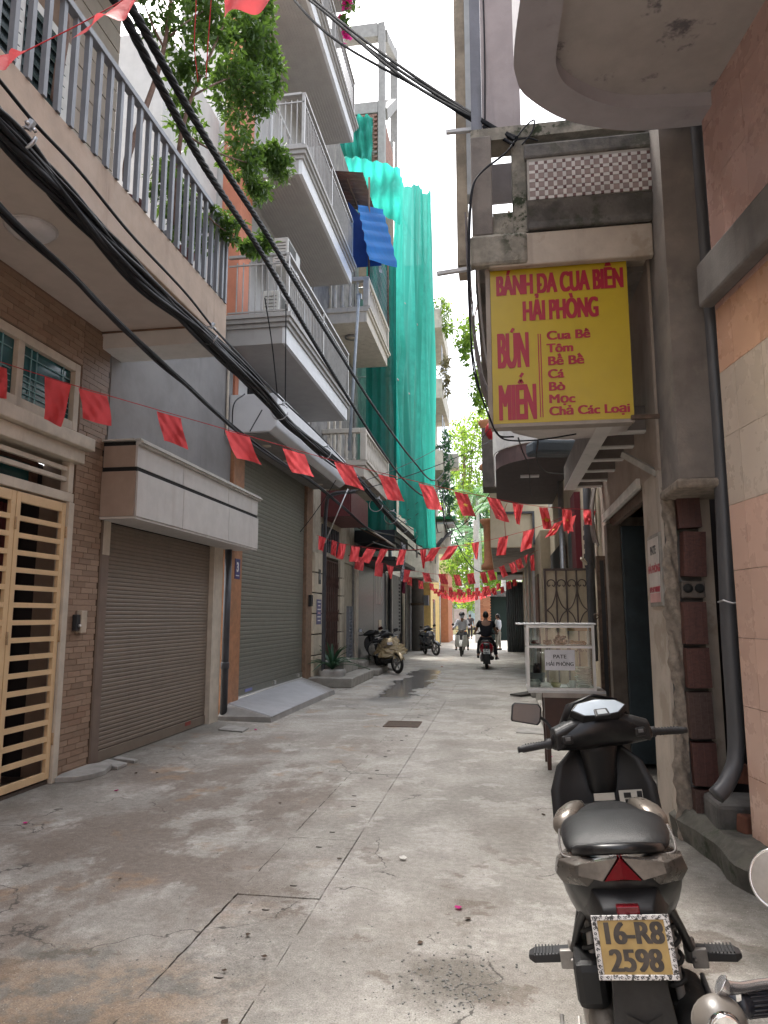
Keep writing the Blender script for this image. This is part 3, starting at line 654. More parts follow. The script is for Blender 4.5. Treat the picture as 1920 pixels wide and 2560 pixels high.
# ------------------------------------------------------------------ left: old house with the collapsible gate
OLDW = M('old_cream_wall', (.42, .37, .29), .9, var=.1, streak=.7, scol=(.11, .1, .09), bmp=.25, blotch=.5, bcol=(.2, .18, .15)); OLDG = M('old_grey_wall', (.17, .16, .15), .95, var=.25, streak=.7, scol=(.05, .05, .05), bmp=.5, blotch=.6, bcol=(.3, .28, .25))
oh = thing('old_house', 'old narrow house with brown collapsible gate and two balustraded balconies', 'house', (XL, 18, 0))
B('wall', OLDW, oh, XL-.4, 15.63, 3.0, XL, 20.4, 5.0); B('wall', OLDG, oh, XL-.4, 15.63, 5.0, XL-.05, 20.4, 15.0)
B('wall', OLDW, oh, XL-.4, 18.5, 0, XL-.05, 20.4, 3.0)
# cream rusticated blocks either side of the gate
BLKM = M('cream_block', (.52, .46, .36), .7, obj=.08, streak=.4, scol=(.2, .17, .12))
for (ya, yb, n) in ((15.78, 16.5, 6), (18.42, 18.9, 6)):
    B('pier', DARKCONC, oh, XL-.4, ya+.01, 0, XL-.02, yb-.01, 2.998)
    for k in range(n): B('block', BLKM, oh, XL-.02, ya, .2+k*.47, XL+.05, yb, .2+k*.47+.44, bevel=.01)
cg = thing('collapsible_gate', 'dark brown rusty collapsible steel gate, shut, behind the potted plant', 'gate', (XL, 17.4, 0))
CGB = M('brown_gate_steel', (.09, .045, .035), .6, var=.25, bmp=.1)
B('back', flat('dark_room', (0, 0, 0)), cg, XL-.3, 16.5, .3, XL-.25, 18.42, 3.0)
gs = rawmesh('bar', MB().box(-.012, -.02, 0, .012, .02, 2.55), CGB)
for k in range(19): inst(gs, 'bar', cg, (XL-.02+(k % 2)*.02, 16.56+k*.1, .34))
for zz in (.35, 1.2, 2.1, 2.9): B('rail', CGB, cg, XL-.05, 16.5, zz, XL-.02, 18.42, zz+.035)
xb = MB()
for k in range(9):
    for zz in (.7, 1.55, 2.4): xb.bar((XL+.018, 16.6+k*.2, zz-.15), (XL+.018, 16.76+k*.2, zz+.15), .02, .008).bar((XL+.012, 16.76+k*.2, zz-.15), (XL+.012, 16.6+k*.2, zz+.15), .02, .008)
xb.build('lattice', CGB, cg)
# signs on the pier
for (z0, z1, lab, y0) in ((2.28, 2.62, 'narrow black house number plate on the cream pier', 16.1), (1.35, 1.92, 'dark blue notice plate with white lines of print on the cream pier', 15.95)):
    s_ = thing('notice_plate', lab, 'notice plate', (XL+.05, y0, z0)); B('plate', PLB if z0 < 2 else BLK, s_, XL+.05, y0, z0, XL+.06, y0+(.42 if z0 < 2 else .2), z1, bevel=.002)
    if z0 < 2:
        for k, (wd, c_) in enumerate(((.3, WHT), (.2, WHT), (.3, WHT), (.22, M('print_pink', (.7, .4, .45), .5, bmp=0)), (.3, WHT), (.25, WHT))): B('print_line', c_, s_, XL+.06, y0+.21-wd/2, z1-.07-k*.085, XL+.0615, y0+.21+wd/2, z1-.045-k*.085)
    else: B('numeral', WHT, s_, XL+.06, y0+.09, z0+.1, XL+.0615, y0+.115, z1-.1)
# dark transom with grille over the gate
B('transom', flat('dark_glass', (0, 0, 0)), oh, XL-.1, 16.5, 3.1, XL+.004, 18.42, 3.75); tb = MB()
for k in range(10): tb.box(XL+.005, 16.6+k*.19, 3.1, XL+.02, 16.62+k*.19, 3.75)
tb.build('transom_bar', GREYMET, oh)
# balustraded balconies
def turned(h, r): return [(r*.9, 0), (r*.9, h*.07), (r*.55, h*.1), (r*.8, h*.2), (r*1.0, h*.32), (r*.75, h*.5), (r*.45, h*.72), (r*.45, h*.84), (r*.75, h*.88), (r*.8, h*.93), (r*.8, h)]
def old_balcony(z, y0, y1, x1, mat):
    bp = part_empty('balcony', oh, ((XL+x1)/2, (y0+y1)/2, z))
    B('slab', mat, bp, XL-.05, y0, z, x1, y1, z+.28, bevel=.01); B('ledge', mat, bp, XL-.05, y0-.04, z+.28, x1+.05, y1+.04, z+.36, bevel=.01); B('ledge', mat, bp, XL-.05, y0-.02, z+.36, x1+.09, y1+.09, z+.42)
    B('handrail', mat, bp, x1-.1, y0-.04, z+1.1, x1+.06, y1+.04, z+1.22, bevel=.015); B('handrail', mat, bp, XL-.05, y0-.06, z+1.101, x1-.102, y0+.1, z+1.219, bevel=.015)
    me = rawmesh('baluster', MB().lathe(turned(.68, .055), (0, 0, 0), 10), mat)
    for p in me.polygons: p.use_smooth = True
    for k in range(int((y1-y0)/.22)): inst(me, 'baluster', bp, (x1-.02, y0+.2+k*.22, z+.42))
    for k in range(4): inst(me, 'baluster', bp, (x1-.25-k*.2, y0+.02, z+.42))
    for (px_, py_) in ((x1-.02, y0+.03), (x1-.02, y1-.05)): B('newel', mat, bp, px_-.07, py_-.07, z+.42, px_+.07, py_+.07, z+1.1)
    return bp
OLDB = M('old_balcony_paint', (.50, .46, .40), .85, var=.08, streak=.6, scol=(.14, .12, .1), bmp=.2)
old_balcony(9.0, 17.0, 20.36, -3.2, OLDB); old_balcony(4.9, 16.7, 20.36, -3.2, OLDB)
# doors behind the balconies, shadowed loggia
for z in (5.4, 9.5): window(17.2, 18.6, z, z+2.2, oh, CREAM, M('dim_glass', (0, 0, 0)), .08, x=XL-.02, mull=(17.9,))
# wall lamp under the upper balcony
lm = thing('ring_lamp', 'round grey rimmed lamp under the upper old balcony', 'ceiling lamp', (-3.8, 17.9, 9.0)); MB().lathe([(.13, -.05), (.17, -.05), (.17, 0), (.13, 0)], (-3.8, 17.9, 9.0), 20, cap=False).build('rim', M('lamp_grey', (.2, .2, .2), .5), lm); MB().lathe([(0, -.04), (.13, -.04), (.13, 0)], (-3.8, 17.9, 9.0), 20).build('diffuser', CREAM, lm)
# grey bracket pole leaning at the balcony
pl = thing('steel_tube', 'tall grey steel tube standing in front of the old balconies', 'pole', (-3.05, 16.3, 5.2)); MB().tube([PX(873, 1125, -3.05), PX(897, 740, -3.05)], .035, 8).build('tube', M('bluegrey_tube', (.22, .25, .28), .5), pl); MB().obox(PX(898, 742, -3.05), (.12, .1, .12)).build('cap', M('bluegrey_tube', (0, 0, 0)), pl)
# blue tarpaulin awning with mesh cage
tp = thing('blue_tarpaulin', 'bright blue ribbed tarpaulin awning hung over the old balcony', 'tarpaulin', (-3, 18, 11.5))
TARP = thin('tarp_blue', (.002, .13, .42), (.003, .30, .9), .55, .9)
TQ = [PX(893, 512, -3.2), PX(957, 524, -3.2), PX(994, 668, -2.45), PX(922, 650, -2.45)]
def tarp(u, v):
    p = TQ[0].lerp(TQ[1], u).lerp(TQ[3].lerp(TQ[2], u), v); p.z += .05*math.sin(v*PI)+.012*math.sin(v*34+u*2)+.006*math.sin(v*71+u*5); p.x += .012*math.sin(v*34+u*2); return p
MB().grid(tarp, 12, 80).build('sheet', TARP, tp, flip=False)
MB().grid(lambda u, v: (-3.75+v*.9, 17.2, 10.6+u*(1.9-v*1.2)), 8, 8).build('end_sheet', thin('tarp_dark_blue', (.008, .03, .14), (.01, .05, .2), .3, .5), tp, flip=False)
fr = MB(); fr.tube([(-3.15, 17, 10.2), (-3.15, 17.0, 13.0)], .03, 6).tube([(-3.15, 20.2, 10.2), (-3.15, 20.2, 13.0)], .03, 6).tube([(-3.75, 17, 13.02), (-3.75, 20.3, 13.2)], .03, 6); fr.build('frame', RUST, tp)
tin = MB(); tin.grid(lambda u, v: (-4.2+v*.9, 16.9+u*1.8, 13.25-.15*v+.02*math.sin(u*60)), 60, 2); tin.build('roof_sheet', M('rust_tin', (.14, .1, .09), .7, bmp=.2, blotch=.5, bcol=(.28, .13, .09)), tp, solid=.004)
ms = MB()
for k in range(16): ms.bar((-3.17, 17.0+k*.2, 10.2), (-3.17, 17.6+k*.2, 11.9), .008).bar((-3.16, 17.6+k*.2, 10.2), (-3.16, 17.0+k*.2, 11.9), .008)
ms.build('mesh_wire', GREYMET, tp)['kind'] = 'stuff'
def laundry(name, label, at, w_, h_, mat, sl=True):
    x, y, z = at
    def fn(u, v): return (x+.05*math.sin(u*9+v*4), y+(u-.5)*w_*(1-.15*v)+.02*math.sin(v*8), z-h_*v+.04*math.sin(u*PI)*-1-(.08*abs(u-.5) if sl else 0))
    return tag(MB().grid(fn, 18, 14).build(name, mat, flip=False), label, 'laundry')
laundry('hanging_shirt', 'grey white shirt hung out to dry under the blue tarpaulin', (-2.95, 17.5, 11.6), .75, .85, thin('grey_cloth', (.45, .45, .47), (.4, .4, .4), .3))
# maroon signboard and tin awning over the next doorway
ms_ = thing('maroon_signboard', 'plain maroon ribbed signboard under the lower old balcony', 'signboard', (-3.6, 17.4, 3.75)); mp = MB()
for k in range(22): mp.box(-3.5+.0, 16.45+k*.1, 3.9, -3.46, 16.54+k*.1, 4.55)
MAR = M('maroon_metal', (.12, .025, .028), .5); mp.build('rib', MAR, ms_)['kind'] = 'stuff'; B('board', MAR, ms_, XL+.0, 16.42, 3.9, -3.502, 18.7, 4.53)
tn = thing('tin_awning', 'cream corrugated tin awning above the dark blue door', 'awning', (-3.5, 20, 3.6))
MB().grid(lambda u, v: (-3.9+v*.85, 19.3+u*1.9, 4.15-.55*v+.03*math.sin(u*75)), 120, 2).build('sheet', M('cream_tin', (.55, .5, .42), .5, streak=.6, scol=(.2, .13, .09)), tn, solid=.004); MB().bar((-4.1, 19.4, 4.1), (-3.1, 19.4, 3.6), .03).bar((-4.1, 21, 4.1), (-3.1, 21, 3.6), .03).bar((-4.15, 19.4, 3.2), (-3.3, 19.4, 3.62), .025).build('bracket', RUST, tn)
# steps in front of the old gate
STEP = M('stone_step', (.30, .285, .255), .85, var=.15, bmp=.3, streak=.2)
st = thing('door_steps', 'two pale concrete steps below the collapsible gate', 'steps', (-3.6, 16.9, 0)); B('step', STEP, st, XL, 15.4, 0, -3.2, 18.1, .2, bevel=.015); B('step', STEP, st, XL, 16.5, .2, -3.62, 18.2, .48, bevel=.015)
st2 = thing('rubble_steps', 'low rough cement steps and ramp before the dark blue door', 'steps', (-3.5, 20.4, 0)); B('step', CONC, st2, XL, 18.6, 0, -3.15, 20.2, .16, bevel=.03); B('step', CONC, st2, XL, 18.7, .16, -3.6, 19.6, .34, bevel=.03); MB().add([(XL, 20.3, 0), (-2.8, 20.4, 0), (-2.8, 22.2, 0), (XL, 22.2, 0), (XL, 20.3, .3), (XL, 22.2, .3)], [(0, 1, 4), (1, 2, 5, 4), (2, 3, 5)]).build('ramp', CONC, st2)
# gas pipe / white box posts by the gate
pp = thing('grey_conduit', 'bent dark grey steel conduit rising in front of the old house and hooking over', 'pipe', (-3.95, 15.8, 0)); MB().tube(spline([(-3.95, 15.85, 0.02), (-3.95, 15.85, 2.6), (-3.9, 15.75, 4.0), (-3.75, 15.7, 4.3), (-3.2, 15.7, 4.36)], 6), .045, 10).build('pipe', M('dark_pipe', (0, 0, 0)), pp)
# louvred cover by the pier
lg = thing('louvre_panel', 'grey louvred metal panel standing beside the old gate', 'louvre panel', (-4.0, 19.1, .4)); lm_ = rawmesh('slat', MB().obox((0, 0, 0), (.03, .36, .05), (0, .5, 0)), GREYMET)
for k in range(14): inst(lm_, 'slat', lg, (-4.02, 19.0, .5+k*.09))
f = MB(); f.box(-4.06, 18.78, .4, -3.98, 18.82, 1.8).box(-4.06, 19.18, .4, -3.98, 19.22, 1.8); f.build('frame', GREYMET, lg)

# ------------------------------------------------------------------ left: dark door house and the one wrapped in green netting
DB = M('dark_blue_door', (.012, .02, .035), .35, var=.2, bmp=.03)
nh = thing('netted_house', 'house under construction with bare concrete frame and dark blue door', 'house', (-4.6, 24, 0))
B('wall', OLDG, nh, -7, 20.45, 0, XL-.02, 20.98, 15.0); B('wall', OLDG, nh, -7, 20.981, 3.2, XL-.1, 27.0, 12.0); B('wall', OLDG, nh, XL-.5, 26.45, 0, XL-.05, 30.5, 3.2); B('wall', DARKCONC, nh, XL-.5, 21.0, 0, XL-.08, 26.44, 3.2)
dd = thing('steel_door', 'tall dark blue steel door with four slim vertical bars', 'door', (XL, 23.7, .3))
B('leaf', DB, dd, XL-.06, 20.99, .3, XL-.0, 23.7, 3.1, bevel=.01); B('leaf', DB, dd, XL-.06, 23.72, .3, XL-.0, 26.4, 3.1, bevel=.01)
for k in range(4): B('slot_bar', ALU, dd, XL+.0, 24.2+k*.3, 1.95, XL+.014, 24.25+k*.3, 2.95)
B('letter_plate', M('beige_plastic', (0, 0, 0)), dd, XL, 24.7, 1.0, XL+.014, 25.3, 1.4); B('pier', CREAM, nh, XL-.1, 20.6, .3, XL+.03, 20.98, 3.1)
# ventilated wall and pipes further on
vb = thing('vent_block_wall', 'grey wall with columns of small square vents past the blue door', 'wall', (XL, 25.6, 0)); B('panel', M('vent_grey', (.16, .16, .155), .8), vb, XL-.04, 27.1, .8, XL+.02, 30.3, 3.0)
vm = rawmesh('vent', MB().box(0, -.09, -.04, .012, .09, .04), DARKGAP)
for c_ in (27.35, 27.6, 29.75, 30.0):
    for k in range(14): inst(vm, 'vent', vb, (XL+.02, c_, .95+k*.145))
for k, (y, r) in enumerate(((26.6, .07), (26.9, .05), (30.4, .06), (31.2, .05), (32, .05))):
    tag(MB().tube([(XL+.12, y, 0), (XL+.12, y, 4.2+k*.3)], r, 8).build('wall_pipe', [M('dark_pipe', (0, 0, 0)), STEEL, CREAM][k % 3]), ['dark wall pipe right of the blue door', 'thin steel wall pipe beside the vented wall', 'cream wall pipe beyond the vented wall', 'second dark wall pipe beyond the vented wall', 'last steel wall pipe before the utility pole'][k], 'pipe')
# concrete frame above
fm = part_empty('concrete_frame', nh, (-4.5, 24, 12))
BC = M('bare_concrete', (.34, .335, .32), .9, var=.12, bmp=.3)
cx = PY(905, 200, 24.0)
def FP(px, py, Y=24.0): return PY(px, py, Y)
a = FP(958, 60); b_ = FP(955, 410)
B('column', BC, fm, FP(945, 200).x, 24, 11, FP(961, 200).x, 24.35, FP(950, 55).z)
B('beam', BC, fm, -9, 24, FP(900, 95).z, FP(944, 200).x, 24.35, FP(900, 62).z); B('beam', BC, fm, -9, 24, FP(900, 285).z, FP(944, 200).x, 24.35, FP(900, 258).z)
c2 = PY(982, 300, 28.0); B('column', BC, fm, c2.x-.12, 28, 11, c2.x+.18, 28.3, PY(978, 120, 28).z); z2 = PY(960, 250, 28).z
B('beam', BC, fm, -9, 28.01, z2-.5, c2.x-.121, 28.29, z2)
MB().bar(Vector((FP(955, 60).x, 24.36, FP(955, 60).z-.2)), Vector((c2.x+.03, 28, PY(978, 130, 28).z-.2)), .3, .4).bar(Vector((FP(955, 260).x, 24.36, FP(955, 270).z)), Vector((c2.x+.03, 28, z2-.25)), .3, .4).build('beam', BC, fm)
BRK = brick_tile_mat('raw_brick', (.26, .12, .085), (.33, .2, .15), (.3, .28, .26), .5)
bk = rawmesh('brick', MB().box(-.1, -.05, -.04, .1, .05, .04), BRK)
zt = FP(900, 286).z; xr = FP(943, 300).x
B('infill_mortar', MORT, fm, -6.5, 24.1, 12.0, xr, 24.25, zt)
for r_ in range(22):
    for c_ in range(9): inst(bk, 'brick', fm, (xr-.12-c_*.215-(r_ % 2)*.1, 24.08+jit(.015), zt-.06-r_*.095))
B('infill', M('raw_brickwork', (.28, .15, .11), .9, var=.3, scale=12, bmp=.5), fm, FP(957, 300).x-.1, 24.4, 12, FP(957, 300).x+.05, 27.9, FP(957, 290).z)
# green safety net
NETM = thin('green_net', (.06, .45, .37), (.06, .74, .60), .45, .75, alpha=.985, stripes=(2.6, 2.6, .1))
plan = [(-8.0, 20.9), (-2.95, 20.9), (-2.35, 26.6)]
nt_ = thing('safety_net', 'green pleated construction safety net hung over the scaffolded house front', 'safety net', (-3, 23, 4))
SC = thing('scaffold', 'steel scaffold poles standing behind the green net', 'scaffold', (-3.3, 23.5, 0)); 
for (x, y, z1) in ((-3.1, 21.2, 17), (-2.75, 24, 18.3), (-2.5, 26.4, 20.4), (-5, 21.2, 16.0), (-2.38, 26.9, 19.3)): MB().tube([(x, y, 3.5), (x, y, z1)], .03, 6).build('standard', STEEL, SC)
for z in (6, 9, 12, 15): MB().tube([(-5, 21.2, z), (-3.1, 21.2, z), (-2.5, 26.4, z)], .025, 6).build('ledger', STEEL, SC)
def net(u, v):   # front face
    x = plan[1][0]+(plan[2][0]-plan[1][0])*u; y = plan[1][1]+(plan[2][1]-plan[1][1])*u
    zt_ = 15.6+(18.6-15.6)*u-.25*math.sin(u*PI*2.0)**2; zb_ = 3.65+.9*(1-u)+.15*math.sin(u*9)
    z = zb_+(zt_-zb_)*v
    q = (.045+.05*abs(math.sin(u*5+1)))*math.sin(u*62+1.5*math.sin(v*6)+v*2+2*math.sin(u*9))*(1-.6*v)+.06*math.sin(u*23+v*7)
    g = math.exp(-((v-.48)/.05)**2)*.25*math.exp(-((u-.1)/.12)**2)   # gathered where it is tied
    return (x+q+g*.3-.35*math.sin(v*PI)*(1-u)*.5, y+.05*math.cos(u*62)+g, z)
MB().grid(net, 150, 60).build('front_sheet', NETM, nt_, flip=False)
def net2(u, v):  # near end
    p = PY(1000, 416, 20.7).lerp(PY(838, 385, 20.7), u).lerp(PY(1000, 560, 20.7).lerp(PY(838, 497, 20.7), u), 1-v); return (p.x, 20.75+.05*math.sin(u*40+v*3)+.09*math.sin(v*9+u*4)+.04*math.sin(u*17-v*6), p.z+.12*math.sin(u*7)*(1-v))
MB().grid(net2, 80, 20).build('end_sheet', NETM, nt_, flip=False)
def net3(u, v):  # narrow strip below the tarpaulin along the near end
    x = -3.0-u*.95; return (x, 20.9+.05*math.sin(u*22), 3.9+v*8.8)
MB().grid(net3, 30, 20).build('end_sheet', thin('green_net_shaded', (.003, .11, .095), (.01, .25, .2), .35, .6, alpha=.95), nt_, flip=False)  # darker copy of the net colour, shade of the lower net painted in
def net4(u, v):  # upper sheet further back
    p = PY(840, 300, 23.9).lerp(PY(931, 291, 23.9), u).lerp(PY(840, 440, 23.9).lerp(PY(931, 430, 23.9), u), 1-v); return (p.x, 23.85+.1*math.sin(u*30+v*4)+.08*math.sin(v*14-u*5), p.z+.1*math.sin(u*9)*(1-v))
MB().grid(net4, 60, 20).build('upper_sheet', NETM, nt_, flip=False)
laundry('patterned_cloth', 'black and white patterned cloth hanging under the green net', (-2.9, 21.5, 3.75), .75, 1.15, M('pattern_cloth', (.1, .1, .13), .9, var=.3, blotch=1, bcol=(.5, .5, .52), bsc=14, blo=.5, bhi=.54), False)
laundry('dark_trousers', 'dark maroon cloth hanging below the patterned one', (-2.88, 21.55, 2.75), .4, .5, M('maroon_cloth', (.12, .01, .03), .9), False)
B('door_canopy', M('dark_canopy', (.03, .032, .036), .6), nh, XL-.05, 21.2, 3.2, -3.1, 26.5, 3.32)
tag(B('dark_awning', M('dark_awning', (.012, .02, .03), .6), None, -4.2, 20.5, 3.7, -3.0, 23.5, 4.05), 'black sheet awning sagging under the green net', 'awning')
# ------------------------------------------------------------------ right: pink tiled building
PW0 = Vector((1.485, 4.86, 0)); PWD = Vector((.137, -.9906, 0)).normalized()   # runs back towards the camera
PWN = Vector((-PWD.y*-1, PWD.x*-1, 0)); PWN = Vector((-.9906, -.137, 0)).normalized()
def PW(s, z, n=0): return PW0+PWD*s+PWN*n+Vector((0, 0, z))
pk = thing('pink_tiled_building', 'pink and beige tiled building at the right edge with a rounded white balcony', 'building', (1.8, 3.4, 0))
def pwbox(mb, s0, s1, z0, z1, n0, n1):
    v = [PW(s, z, n) for z in (z0, z1) for s, n in ((s0, n0), (s1, n0), (s1, n1), (s0, n1))]
    return mb.add(v, [(0,3,2,1),(4,5,6,7),(0,1,5,4),(1,2,6,5),(2,3,7,6),(3,0,4,7)])
pwbox(MB(), 0.0, 5.5, -.1, 9.5, -1.2, -.012).build('wall', M('tile_bed', (.18, .15, .13), .9, bmp=.3), pk)
def ptile(name, c, sp):
    return M(name, c, .28, var=.035, scale=1.5, bmp=.02, bscale=8, obj=.05, blotch=.7, bcol=(.07, .04, .03), bsc=16, blo=.70, bhi=.71, streak=.1, scol=tuple(x*.75 for x in c), slo=.6, shi=.8)
TP = ptile('pink_tile', (.60, .40, .315), 1); TO = ptile('orange_tile', (.60, .36, .245), 1); TB = ptile('beige_tile', (.52, .435, .36), 1); TD = ptile('dusky_pink_tile', (.52, .345, .31), 1)
zr = [PY(1880, 2119, 4.87).z] + [PY(x, y, 4.87).z for x, y in ((1868, 1938), (1856, 1764), (1845, 1594), (1830, 1427), (1816, 1265), (1805, 1095))]
zr += [zr[-1]+.44*k for k in (1, 2, 3, 4, 5, 6, 7, 8, 9, 10)]
for r in range(len(zr)-1):
    mt = TP if r < 5 else TB if r < 7 else TO if r == 7 else TD
    for c_ in range(6):
        s0 = c_*.34-.13 if c_ else 0.0; s1 = s0+.34 if c_ else .21
        mb = MB(); pwbox(mb, s0+.0015, s1-.0015, zr[r]+.0015, zr[r+1]-.0015, -.012, random.uniform(0, .0015)); mb.build('tile', mt, pk)
ledge = MB(); pwbox(ledge, -.03, 5.4, 3.62, 3.93, .0, .10); ledge.build('ledge', M('ledge_grey', (.16, .15, .145), .9, var=.15, bmp=.3, streak=.5, scol=(.06, .06, .06)), pk, bevel=.02)
# its rounded balcony, seen from below, with a raised panel inside
SOFB = M('balcony_soffit', (.38, .37, .40), .85, var=.06, bmp=.08, blotch=.5, bcol=(.15, .14, .16), bsc=1.6, blo=.6, bhi=.72); SOFP = M('balcony_panel', (.40, .38, .37), .85, var=.08, bmp=.08, blotch=.8, bcol=(.07, .07, .09), bsc=3.3, blo=.57, bhi=.66)
def spl2(P, n=8): return [(p.x, p.y) for p in spline([(a, b, 0) for a, b in P], n)]
outer = spl2([(1.52, 4.90), (1.3, 4.90), (.96, 4.87), (.55, 4.70), (.26, 4.42), (.18, 4.22), (.165, 3.98), (.21, 3.4), (.27, 2.4), (.32, .5)])
inner = spl2([(1.545, 4.70), (1.3, 4.68), (.98, 4.64), (.75, 4.55), (.53, 4.37), (.44, 4.2), (.425, 4.0), (.45, 3.4), (.5, 2.4), (.55, .5)])
bp = part_empty('balcony', pk, (.9, 3, 5))
n = len(outer); zi = 5.10
mb = MB(); mb.add([(x, y, 5.0) for x, y in outer]+[(x, y, 5.0) for x, y in inner], [(i, i+1, n+i+1, n+i) for i in range(n-1)])
mb.add([(x, y, 5.0) for x, y in inner]+[(x, y, zi) for x, y in inner], [(i, i+1, n+i+1, n+i) for i in range(n-1)], True)
mb.build('rim', SOFB, bp, flip=False)
MB().add([(x, y, 5.0) for x, y in outer]+[(x, y, 5.95) for x, y in outer], [(i, i+1, n+i+1, n+i) for i in range(n-1)], True).build('parapet', SOFB, bp, flip=False)
MB().add([(x, y, zi) for x, y in inner]+[(2.2, .5, zi), (2.2, 4.7, zi)], [tuple(range(n+2))]).build('soffit_panel', SOFP, bp, flip=False)
MB().add([(x, y, 5.30) for x, y in outer]+[(2.2, .5, 5.30), (2.2, 4.9, 5.30)], [tuple(range(n+2))]).build('floor', SOFB, bp, flip=False)

# ------------------------------------------------------------------ right: old sooty building with the yellow sign
XR = 1.2
PLA = M('aged_white_plaster', (.43, .37, .31), .9, var=.1, scale=4, bmp=.25, streak=.5, scol=(.13, .11, .09), blotch=.5, bcol=(.27, .21, .15), bsc=2.2, blo=.55, bhi=.62)
GRYP = M('sooty_plaster', (.175, .155, .14), .92, var=.18, scale=3, bmp=.4, streak=.5, scol=(.06, .055, .055), blotch=.5, bcol=(.25, .22, .19), bsc=2.5)
TANP = M('tan_plaster', (.31, .25, .205), .9, var=.1, scale=3, bmp=.25, streak=.4, scol=(.15, .12, .1), blotch=.4, bcol=(.4, .34, .28), bsc=1.8)
ROUGH = M('rough_cement', (.25, .21, .17), .95, var=.3, scale=18, bmp=1.0, bscale=26, streak=0, blotch=.35, bcol=(.13, .11, .09), bsc=6, moss=.1)
ob = thing('sooty_old_building', 'old stained building at the right with mosaic balcony, dark doorway and exposed bricks', 'building', (XR, 6.8, 0))
B('wall', GRYP, ob, XR+.02, 4.98, 2.47, XR+.5, 5.50, 9.0)
B('wall', TANP, ob, XR, 5.50, 2.64, XR+.5, 8.62, 4.55); B('wall', GRYP, ob, XR, 5.5, 4.55, XR+.5, 8.62, 6.2)
B('pier', PLA, ob, XR, 5.52, 0, XR+.35, 6.14, 2.64)
B('pier', PLA, ob, XR, 8.22, 0, XR+.4, 8.62, 2.64)
# the broken edge of the pier: lumpy cement, then hollow bricks
def lump(u, v):
    z = v*2.5; x = XR+.003+u*.10; q = .012*math.sin(z*9+u*7)+.008*math.sin(z*31+u*11)+.012*random.random()
    return (x-(.014*math.sin(z*5)+.009*math.sin(z*17)+.006*math.sin(z*53))*(1-u)-.004, 5.50-.012*math.sin(u*PI)-q*.8, z)
MB().grid(lump, 8, 150).build('broken_edge', ROUGH, ob, flip=False)
B('jamb_core', DARKCONC, ob, XR+.02, 5.515, 0, XR+.26, 5.7, 2.47)
REDB = brick_tile_mat('red_hollow_brick', (.085, .032, .026), (.115, .048, .038), (.08, .05, .042), .7)
hb = MB().box(-.13, -.05, 0, .13, .05, .32)
for k in (-.075, .0, .075): hb.box(k-.008, -.056, .01, k+.008, -.0501, .31)
hbm = rawmesh('brick', hb, REDB)
z = .05
for k, h in enumerate((.32, .30, .33, .29, .31, .14, .34, .33, .30)):
    if h > .2: inst(hbm, 'brick', ob, (XR+.18+jit(.014), 5.46+jit(.016), z), (0, jit(.04), jit(.07)), (.6, 1, h/.335))
    else:
        e = MB().box(XR+.105, 5.45, z, XR+.265, 5.55, z+h-.015).build('brick', M('end_brick', (.12, .10, .085), .95, bmp=.6), ob, bevel=.01)
        for q in (.145, .225): MB().lathe([(0, 0), (.034, 0), (.034, .01), (0, .01)], (XR+q, 5.44, z+h/2), 10, 'y').build('brick_hole', DARKGAP, e)
    z += h+.015
# opening next to the pink building with a lattice shutter
B('opening_back', DARKROOM, ob, XR+.2, 6.6, 0, XR+1.6, 6.65, 2.6); B('opening_wall', GRYP, ob, XR+.9, 5.0, .0, XR+.96, 6.6, 2.47)
B('lintel', ROUGH, ob, XR+.0, 4.96, 2.40, XR+.5, 5.52, 2.468, bevel=.02)
lt = part_empty('lattice_shutter', ob, (XR+.53, 5.55, 0))
LAT = M('lattice_wood', (.11, .065, .05), .8, var=.2, bmp=.2); LATP = M('lattice_board', (.27, .21, .16), .8, var=.12, bmp=.1)
def lat(s): return (XR+.28+.28*s, 5.60+.35*s)   # runs along the inner wall towards the camera
for k in range(7):
    s = .03+k*.11; x, y = lat(s); B('board', LATP if k % 2 else LAT, lt, x, y-.028, .55, x+.02, y+.028, 2.0)
for k in range(11):
    x0, y0 = lat(0); x1, y1 = lat(.8); z = .6+k*.135; MB().bar((x0-.012, y0, z), (x1-.012, y1, z-.02), .018, .022).build('slat', LAT, lt)
# rubble and old bricks below
RBK = M('loose_brick', (.17, .065, .04), .9, var=.25, bmp=.5, moss=.4)
for (x, y, z, r) in ((1.52, 5.03, .55, .2), (1.55, 5.0, .25, .3), (1.42, 5.12, .1, .1)): MB().obox((x, y, z), (.2, .1, .11), (0, .1, r)).build('brick', RBK, ob, bevel=.012)
B('infill', DARKCONC, ob, XR+.15, 5.06, 0, XR+.6, 5.45, .35, bevel=.03)
# plinth along the foot of the wall
def plin(u, v):
    y = .6+u*5.0; x0 = 1.95-.137*(y-1.2)-.02*math.sin(y*7); w_ = .32
    pr = [(0, 0), (-.02, .14), (.05, .2), (.36, .22)]
    a = pr[min(3, int(round(v*3)))]
    return (x0-.10+a[0]+.012*math.sin(y*13+v*5)-.04, y, a[1]+.012*math.sin(y*9+v*3)*(1 if v > .1 else 0))
tag(MB().grid(plin, 60, 3, smooth=False).build('cement_plinth', M('plinth_concrete', (.10, .095, .08), .95, var=.3, scale=9, bmp=.8, bscale=25, moss=.9, blotch=.4, bcol=(.07, .065, .055)), flip=False), 'mossy uneven cement plinth along the foot of the pink tiled wall', 'plinth')
